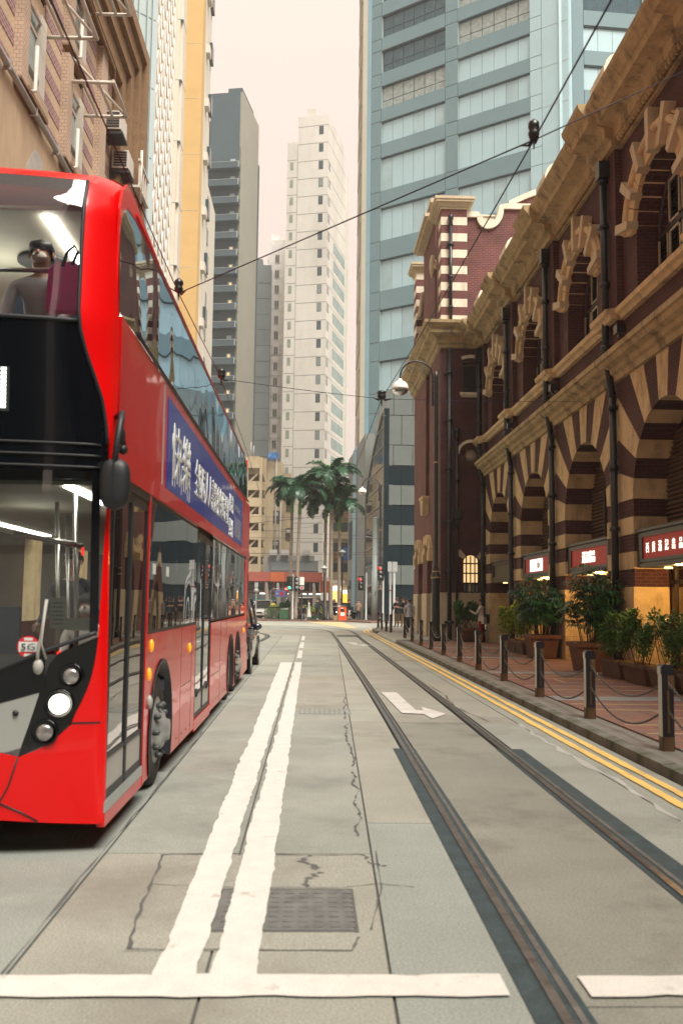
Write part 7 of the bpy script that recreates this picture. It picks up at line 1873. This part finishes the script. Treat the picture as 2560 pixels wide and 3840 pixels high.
    m.build('nose_and_ears', 'skin', body, org=(0, 0, 0))
    m = MB()
    for s_ in (-1, 1): m.ell(H + Vector((s_ * .02 * h, .053 * h, .006 * h)), .007 * h, .004 * h, .004 * h, 0, 6, 4)
    m.ell(H + Vector((0, .053 * h, -.032 * h)), .015 * h, .004 * h, .004 * h, 0, 6, 4); m.build('eyes_and_mouth', 'brown_dark', body, org=(0, 0, 0))
    m = MB(); rows = []
    for i in range(7):
        a = pi * .5 * i / 6 * 1.25
        rows.append([H + Vector((.058 * h * sin(a) * cos(t), -.006 * h + .066 * h * sin(a) * sin(t) * (1 if sin(t) < 0 or a < 1.1 else .9), .012 * h + .056 * h * cos(a) + (.022 * h if sin(t) > .35 and a > 1.2 else 0))) for t in [2 * pi * j / 14 for j in range(15)]])
    m.grid(rows, flip=True)
    if hairlen: m.ell(H + Vector((0, -.038 * h, -.02 * h - hairlen * .5 * h)), .052 * h, .032 * h, (.04 + hairlen * .6) * h)
    m.build('hair', hair, r, org=(0, 0, 0))
    if mask: m = MB(); m.ell(H + Vector((0, .040 * h, -.026 * h)), .036 * h, .026 * h, .026 * h); m.build('face_mask', 'cloth_white', r, org=(0, 0, 0))
    if cap: m = MB(); m.ell(H + Vector((0, -.004 * h, .026 * h)), .062 * h, .070 * h, .045 * h); m.box(H.x - .045 * h, H.x + .045 * h, H.y + .03 * h, H.y + .115 * h, H.z + .018 * h, H.z + .026 * h); m.build('cap', cap, r, org=(0, 0, 0))
    if hood: 
        c = UP(L(.83)); m = MB(); m.ell(c + Vector((0, -.052 * h, -.008 * h)), .07 * h, .04 * h, .055 * h); m.build('hood', shirt, r, org=(0, 0, 0))
    # jacket hem
    c = UP(L(.55)); m = MB(); rr = (.098, .073) if not female else (.092, .068)
    rows = [[Vector((UP(L(z)).x + k * rr[0] * cos(t) * h, UP(L(z)).y + k * rr[1] * sin(t) * h, UP(L(z)).z)) for t in [2 * pi * j / 14 for j in range(15)]] for z, k in ((.47 if not sit else .53, 1.02), (.53, 1.0), (.62, .90))]
    m.grid(rows); m.build('jacket_hem', shirt, r, org=(0, 0, 0))
    if skirt:
        m = MB(); rows = [[Vector((UP(L(z)).x + a * cos(t) * h * (1 + .06 * sin(5 * t)), UP(L(z)).y + b * sin(t) * h, UP(L(z)).z)) for t in [2 * pi * j / 20 for j in range(21)]] for z, a, b in ((.12, .17, .14), (.3, .135, .11), (.48, .10, .08), (.6, .08, .062))]
        m.grid(rows); m.build('skirt', skirt, r, org=(0, 0, 0))
    r['_lift'] = lift
    del r['_lift']
    return r, UP, L, wrists, h
def bag(r, c, sx, sy, sz, mt, name='bag', strap=None, smt=None):
    m = MB(); m.prism([(c[0] - sx, c[2] - sz), (c[0] + sx, c[2] - sz), (c[0] + sx * .94, c[2] + sz), (c[0] - sx * .94, c[2] + sz)], 'y', c[1] - sy, c[1] + sy); b = m.build(name, mt, r, org=(0, 0, 0))
    if strap: m = MB(); m.tube(strap, .013, 5); m.build('bag_strap', smt or mt, b, org=(0, 0, 0))
    return b
PR = radians
# woman reading her phone by the pavilion: seen from behind and to her left, white jacket, red trousers
r, UP, L, W_, h = person('woman in a white jacket and red trousers reading a phone by the round pot', (6.55, 36.1, .12), PR(62), 1.64, 'cloth_white', 'cloth_red', 'shoe_dark', 'hair_black', ((.08, .5, 1.5), (.05, .15, .4)), (.02, -.03), female=True, hairlen=.03, group='people on the market pavement')
bag(r, (-.13, -.14, .86), .17, .05, .13, 'cloth_white', 'tote_bag', [(-.13, -.15, .98), (-.10, -.12, 1.32), (-.02, .02, 1.40)], 'cloth_red')
bag(r, (.17, -.12, .92), .06, .14, .18, 'cloth_black', 'shoulder_bag', [(.17, -.08, 1.08), (.14, -.05, 1.33)])
p = UP(W_[0][0] + W_[0][1] * .08); m = MB(); m.box(p.x - .02, p.x + .05, p.y, p.y + .012, p.z - .02, p.z + .12); m.build('phone', 'pane_dark', r, org=(0, 0, 0))
person('person in a pale hooded top walking away along the bollards', (4.82, 46.0, .12), PR(-12), 1.66, 'cloth_hoodie', 'cloth_navy', 'shoe_dark', 'hair_black', ((.16, .1, .7), (.16, -.05, .7)), (.25, -.2), hood=True, group='people on the market pavement')
person('man in a black tee shirt, cap and khaki trousers waiting at the corner', (5.35, 54.6, .12), PR(60), 1.80, 'cloth_black', 'cloth_khaki', 'shoe_white', 'hair_brown', ((.1, .3, 1.5), (.1, .4, 1.4)), (.05, -.05), sleeve=False, cap='cloth_black', group='people on the market pavement')
person('bareheaded man in dark clothes half hidden behind the man in the cap', (5.05, 55.4, .12), PR(40), 1.76, 'cloth_black', 'cloth_khaki', 'shoe_white', 'hair_brown', ((.1, .1, .5), (.1, .3, 1.2)), (.03, -.03), sleeve=False, group='people on the market pavement')
person('woman with brown hair in a plaid jacket at the corner', (5.42, 52.3, .12), PR(75), 1.66, 'cloth_plaid', 'cloth_navy', 'shoe_dark', 'hair_brown', ((.1, .4, 1.5), (.1, .4, 1.5)), (.05, -.05), female=True, hairlen=.07, skirt=None, group='people on the market pavement')
person('person in a patterned shirt with a red bag beside the pavilion wall', (5.75, 51.2, .12), PR(-30), 1.68, 'cloth_plaid', 'cloth_red', 'shoe_dark', 'hair_black', ((.1, .1, .6), (.1, .1, .6)), (.1, -.1), group='people on the market pavement')
r, UP, L, W_, h = person('man in dark clothes crossing with a green backpack', (.55, 75.0, .12), PR(-25), 1.78, 'cloth_black', 'cloth_navy', 'shoe_white', 'hair_black', ((.08, .2, .3), (.08, -.2, .3)), (.34, -.34))
b = bag(r, (0, -.16, 1.2), .15, .09, .22, 'cloth_green', 'backpack'); 
m = MB(); m.box(-.09, -.05, -.26, -.25, 1.25, 1.40); m.build('backpack_strap', 'mast_green', r, org=(0, 0, 0))
person('woman in a long white dress walking past the hedge', (-.15, 77.0, .12), PR(95), 1.62, 'cloth_white', 'cloth_white', 'shoe_white', 'hair_black', ((.05, .1, .5), (.05, .1, .4)), (.15, -.15), female=True, skirt='cloth_white', hairlen=.03)
person('person in a tan top and face mask standing by the grey podium', (3.85, 76.0, .12), PR(175), 1.60, 'cloth_tan', 'cloth_black', 'shoe_dark', 'hair_black', ((.05, .35, 1.5), (.05, .35, 1.5)), (.02, -.02), mask=True, female=True, hairlen=.03)
person('person in a dark jacket and shorts behind the orange bin', (3.1, 76.5, .12), PR(-60), 1.66, 'cloth_green', 'cloth_white', 'shoe_dark', 'hair_black', ((.1, .2, .5), (.1, -.1, .5)), (.12, -.12), shorts=True)
person('person in black beyond the barrier bar', (1.95, 78.5, .12), PR(180), 1.66, 'cloth_black', 'cloth_black', 'shoe_dark', 'hair_black', ((.05, .1, .2), (.05, .1, .2)), (.02, -.02), mask=True)
person('person in a white tee shirt seen over the orange bin', (2.45, 79.0, .12), PR(170), 1.70, 'cloth_grey', 'cloth_navy', 'shoe_dark', 'hair_black', ((.05, .3, 1.4), (.05, .3, 1.2)), (.02, -.02), female=True)
person('person in black with a yellow bag beside the leaning palm trunk', (-1.05, 77.5, .12), PR(160), 1.70, 'cloth_black', 'cloth_black', 'shoe_dark', 'hair_black', ((.08, .2, 1.0), (.08, .1, .3)), (.05, -.05))
person('person in a dark red top next to the green planter', (-1.65, 77.8, .12), PR(-150), 1.56, 'cloth_red', 'cloth_grey', 'shoe_white', 'hair_black', ((.08, .2, .8), (.08, .1, .3)), (.05, -.05))
person('worker in a yellow top behind the railing', (-3.1, 78.1, .12), PR(10), 1.50, 'cloth_yellow', 'cloth_navy', 'shoe_dark', 'hair_black', ((.08, .2, .8), (.08, .1, .3)), (.05, -.05))
person('person seated on the bench with outstretched legs', (-.62, 77.35, .02), PR(190), 1.68, 'cloth_black', 'cloth_grey', 'shoe_white', 'hair_black', ((.08, .5, 1.0), (.08, .5, 1.0)), (0, 0), sit=True)
person('person in a blue top walking behind the man with the backpack', (.72, 78.0, .12), PR(-70), 1.55, 'cloth_black', 'cloth_blue', 'shoe_white', 'hair_black', ((.08, .3, .3), (.08, -.3, .3)), (.3, -.3))
person('person in white crossing far off by the lit shops', (3.0, 96, .0), PR(180), 1.66, 'cloth_white', 'cloth_navy', 'shoe_dark', 'hair_black', ((.08, .2, .2), (.08, -.2, .2)), (.2, -.2))
# passengers of the bus
person('passenger with a white face mask in the upper front seat of the bus', (-2.07, 6.98, 2.98), PR(180), 1.70, 'cloth_hoodie', 'cloth_navy', 'shoe_dark', 'hair_black', ((.1, .4, .7), (.1, .4, .7)), (0, 0), sit=True, mask=True, group='passengers in the bus')
person('passenger in a striped shirt near the front of the lower deck', (-1.95, 8.35, .38), PR(180), 1.64, 'cloth_white', 'cloth_navy', 'shoe_dark', 'hair_black', ((.1, .4, .7), (.1, .4, .7)), (0, 0), sit=True, mask=True, female=True, hairlen=.05, group='passengers in the bus')
person('dark haired passenger standing by the lower deck pole', (-2.35, 9.4, .42), PR(170), 1.66, 'cloth_navy', 'cloth_black', 'shoe_dark', 'hair_black', ((.1, .4, .7), (.1, .4, .7)), (0, 0), group='passengers in the bus')
bgp = thing('shopping_bag', 'bright pink shopping bag propped behind the upper windscreen of the bus', 'bag', (-1.665, 6.170, 3.560))
m = MB(); m.add([(-1.790, 6.150, 3.560), (-1.545, 6.150, 3.560), (-1.545, 6.250, 3.560), (-1.790, 6.250, 3.560), (-1.775, 6.130, 3.830), (-1.560, 6.130, 3.850), (-1.560, 6.230, 3.850), (-1.775, 6.230, 3.830), (-1.725, 6.140, 3.885), (-1.605, 6.140, 3.890)], [(0, 3, 2, 1), (0, 1, 5, 9, 8, 4), (1, 2, 6, 5), (2, 3, 7, 6), (3, 0, 4, 7), (4, 8, 9, 5, 6, 7)]); m.build('bag_body', 'bag_pink', bgp)
m = MB(); m.tube([(-1.685, 6.130, 3.850), (-1.650, 6.120, 3.950), (-1.605, 6.120, 3.990), (-1.585, 6.130, 3.950), (-1.620, 6.130, 3.860)], .013, 5); m.build('bag_handle', 'cloth_navy', bgp)
# ------------------------------------------------------------------ cars and air
def car(label, loc, rz, paint, L=4.4, Wd=1.8, H=1.5, lights=False, group='cars at the junction', mpv=False, trim=None, plate=True):
    r = thing('car', label, 'car', loc, group, rz)
    hw = Wd / 2; fl = L / 2
    # side profile (y forward = -Y is the nose), as stations: y, bottom, waist, width factor
    st = [(-fl, .42, .62, .80), (-fl + .10, .28, .74, .93), (-fl + .5, .22, .86, 1.0), (-fl + 1.15, .20, .95, 1.0), (0, .20, 1.0, 1.0), (fl - .8, .20, 1.02, 1.0), (fl - .25, .25, 1.0, .97), (fl, .40, .9, .88)]
    m = MB(); rows = []
    for y, b, t, k in st:
        w_ = hw * k; rows.append([(-w_ * .90, y, b), (-w_ * .99, y, b + .12), (-w_, y, (b + t) / 2), (-w_ * .97, y, t - .06), (-w_ * .90, y, t), (0, y, t + .03), (w_ * .90, y, t), (w_ * .97, y, t - .06), (w_, y, (b + t) / 2), (w_ * .99, y, b + .12), (w_ * .90, y, b), (-w_ * .90, y, b)])
    m.grid(rows, flip=False); n = 12
    m.add(rows[0][:-1], [tuple(range(11))]); m.add(rows[-1][:-1], [tuple(range(10, -1, -1))]); body = m.build('body', paint, r, org=(0, 0, 0))
    y0, y1, y2, y3 = (-fl + 1.0, -fl + 1.75, fl - 1.0, fl - .35) if not mpv else (-fl + .75, -fl + 1.45, fl - .55, fl - .15)
    tw = hw * .76
    m = MB(); B4 = [(-hw * .9, y0, .94), (hw * .9, y0, .94), (hw * .9, y3, 1.0), (-hw * .9, y3, 1.0)]; T4 = [(-tw, y1, H - .05), (tw, y1, H - .05), (tw, y2, H - .05), (-tw, y2, H - .05)]
    m.add(B4 + T4, [(0, 1, 5, 4), (1, 2, 6, 5), (2, 3, 7, 6), (3, 0, 4, 7)]); gl = m.build('cabin_glass', 'car_glass', r, org=(0, 0, 0))
    m = MB(); rows = [[(-tw * 1.02, y, H - .06 - dz), (-tw * .8, y, H - dz), (0, y, H + .02 - dz), (tw * .8, y, H - dz), (tw * 1.02, y, H - .06 - dz)] for y, dz in ((y1 - .06, .05), (y1 + .2, .0), (y2 - .2, .0), (y2 + .06, .05))]
    m.grid(rows, flip=True); m.build('roof', paint, r, org=(0, 0, 0))
    for a, b in ((0, 4), (1, 5), (2, 6), (3, 7)):
        p, q = (B4 + T4)[a], (B4 + T4)[b]; m = MB(); m.tube([p, q], .035, 5); m.build('window_pillar', paint, gl, org=(0, 0, 0))
    for s_ in (-1, 1):
        m = MB(); ym = (y1 + y2) / 2; m.tube([(s_ * hw * .905, ym, .98), (s_ * tw * 1.01, ym, H - .06)], .03, 5); m.build('window_pillar', 'plastic_black', gl, org=(0, 0, 0))
        m = MB(); m.ell((s_ * (hw + .10), y0 + .55, 1.04), .12, .07, .085); m.tube([(s_ * hw * .9, y0 + .5, 1.0), (s_ * (hw + .1), y0 + .55, 1.02)], .025, 5); m.build('wing_mirror', paint, r, org=(0, 0, 0))
        for yy in (y0 + 1.05, ym + .75):
            m = MB(); m.box(s_ * hw * .985, s_ * (hw + .025), yy, yy + .2, .82, .86); m.build('door_handle', 'bollard_steel', r, org=(0, 0, 0))
        for yw in (-fl + .85, fl - .85):
            m = MB(); m.lathe([(.2, -.1), (.33, -.1), (.335, -.08), (.335, .08), (.32, .1), (.22, .105)], (s_ * (hw - .09), yw, .33), 20, ax='x'); wv = m.build('wheel', 'rubber', r, org=(0, 0, 0))
            m = MB(); m.lathe([(.22, -.105), (.20, -.11), (.05, -.115), (.05, .115), (.20, .11), (.22, .105)], (s_ * (hw - .09), yw, .33), 12, ax='x'); m.build('wheel_rim', 'car_silver', wv, org=(0, 0, 0))
            m = MB(); m.lathe([(.36, -.02), (.40, -.02), (.40, .02), (.36, .02)], (s_ * (hw - .004), yw, .34), 20, ax='x'); m.build('arch_trim', 'plastic_black', r, org=(0, 0, 0))
        m = MB(); m.ell((s_ * hw * .72, -fl + .10, .68), .20, .10, .075); m.build('headlight', 'car_headlight' if lights else 'lens_clear', r, org=(0, 0, 0))
        m = MB(); m.ell((s_ * hw * .78, fl - .08, .82), .14, .08, .10); m.build('tail_light', 'cloth_red', r, org=(0, 0, 0))
    m = MB(); m.box(-hw * .42, hw * .42, -fl - .004, -fl + .1, .52, .66); m.build('grille', 'plastic_black', r, org=(0, 0, 0))
    m = MB(); m.box(-hw * .8, hw * .8, -fl + .02, -fl + .1, .24, .36); m.build('lower_grille', 'plastic_black', r, org=(0, 0, 0))
    if trim: m = MB(); m.box(-hw - .004, hw + .004, -fl + .55, fl - .3, .45, .78); m.build('lower_stripe', trim, r, org=(0, 0, 0))
    if plate: m = MB(); m.box(-.25, .25, -fl - .02, -fl + .04, .42, .52); m.build('number_plate', 'paper', r, org=(0, 0, 0))
    return r
car('dark navy people carrier half hidden behind the rear of the bus', (-2.27, 23.05, 0), 0, 'car_navy', 4.75, 1.86, 1.74, mpv=True, group='cars waiting by the bus')
car('white sport utility car facing the camera at the left of the junction', (-3.95, 82.5, 0), radians(-14), 'car_white', 4.5, 1.84, 1.66)
car('silver car behind the white sport utility car', (-1.7, 86.5, 0), radians(-20), 'car_silver', 4.4, 1.78, 1.5)
car('white van with a red lower body behind the hedge', (-.2, 84, 0), radians(72), 'car_white', 4.6, 1.75, 1.95, mpv=True, trim='car_red')
car('black car with its headlights lit beyond the lantern post', (1.45, 84.5, 0), radians(6), 'car_black', 4.6, 1.82, 1.72, lights=True)
car('white hatchback at the far left partly behind the bus', (-5.6, 88, 0), radians(10), 'car_white', 4.1, 1.72, 1.55)
car('dark car in the shade of the lit shops', (2.9, 92, 0), radians(20), 'car_black', 4.4, 1.8, 1.5)
# the street goes on behind the camera: plain blocks that the bus reflects
for k, (x0, x1, y0, y1, z, mt, lab) in enumerate(((8, 22, -34, 9.6, 13.5, 'brick_red', 'brick building behind the camera on the market side'), (-22, -9.2, -40, 1.6, 30, 'tile_cream', 'tiled building behind the camera on the bus side'), (-30, 2, -75, -48, 46, 'dark_tower', 'dark tower closing the street far behind the camera'), (6, 34, -72, -40, 60, 'tower_band', 'blue-grey tower behind the camera'))):
    r = thing('street_building', lab, 'building', ((x0 + x1) / 2, y0, 0), 'buildings behind the camera')
    m = MB(); m.box(x0, x1, y0, y1, 0, z); m.build('building_body', mt, r)
    m = MB(); zz = 4.0
    while zz < z - 2:
        yy = y0 + 1.5
        while yy < y1 - 2:
            xs = x0 - .02 if x0 > 0 else x1 + .02
            m.box(min(xs, xs + .0) - .03, xs + .03, yy, yy + 1.4, zz, zz + 1.7); yy += 3.4
        xx = x0 + 1.5
        while xx < x1 - 2: m.box(xx, xx + 1.4, y1 - .03, y1 + .03, zz, zz + 1.7); xx += 3.4
        zz += 3.4
    tag(m.build('window_panes', 'tower_pane', r), kind='stuff')
# the air: pale haze over the whole street, below the sky
m = MB(); m.box(-140, 160, -90, 330, -1.2, 100)
hz = m.build('haze', 'paper')
hm = bpy.data.materials.new('haze_air'); hm.use_nodes = True; hn = hm.node_tree
for n in list(hn.nodes): hn.nodes.remove(n)
pv = hn.nodes.new('ShaderNodeVolumePrincipled'); pv.inputs['Color'].default_value = (.97, .97, .97, 1); pv.inputs['Density'].default_value = .0005; pv.inputs['Anisotropy'].default_value = 0.0
oo = hn.nodes.new('ShaderNodeOutputMaterial'); hn.links.new(pv.outputs[0], oo.inputs['Volume'])
hz.data.materials.clear(); hz.data.materials.append(hm); hz['kind'] = 'stuff'
for c in ('max_bounces',): pass
S.cycles.volume_bounces = 1
S.cycles.max_bounces = 8
S.cycles.transparent_max_bounces = 16
S.cycles.caustics_reflective = False
S.cycles.caustics_refractive = False
S.cycles.sample_clamp_indirect = 6
S.cycles.use_denoising = True
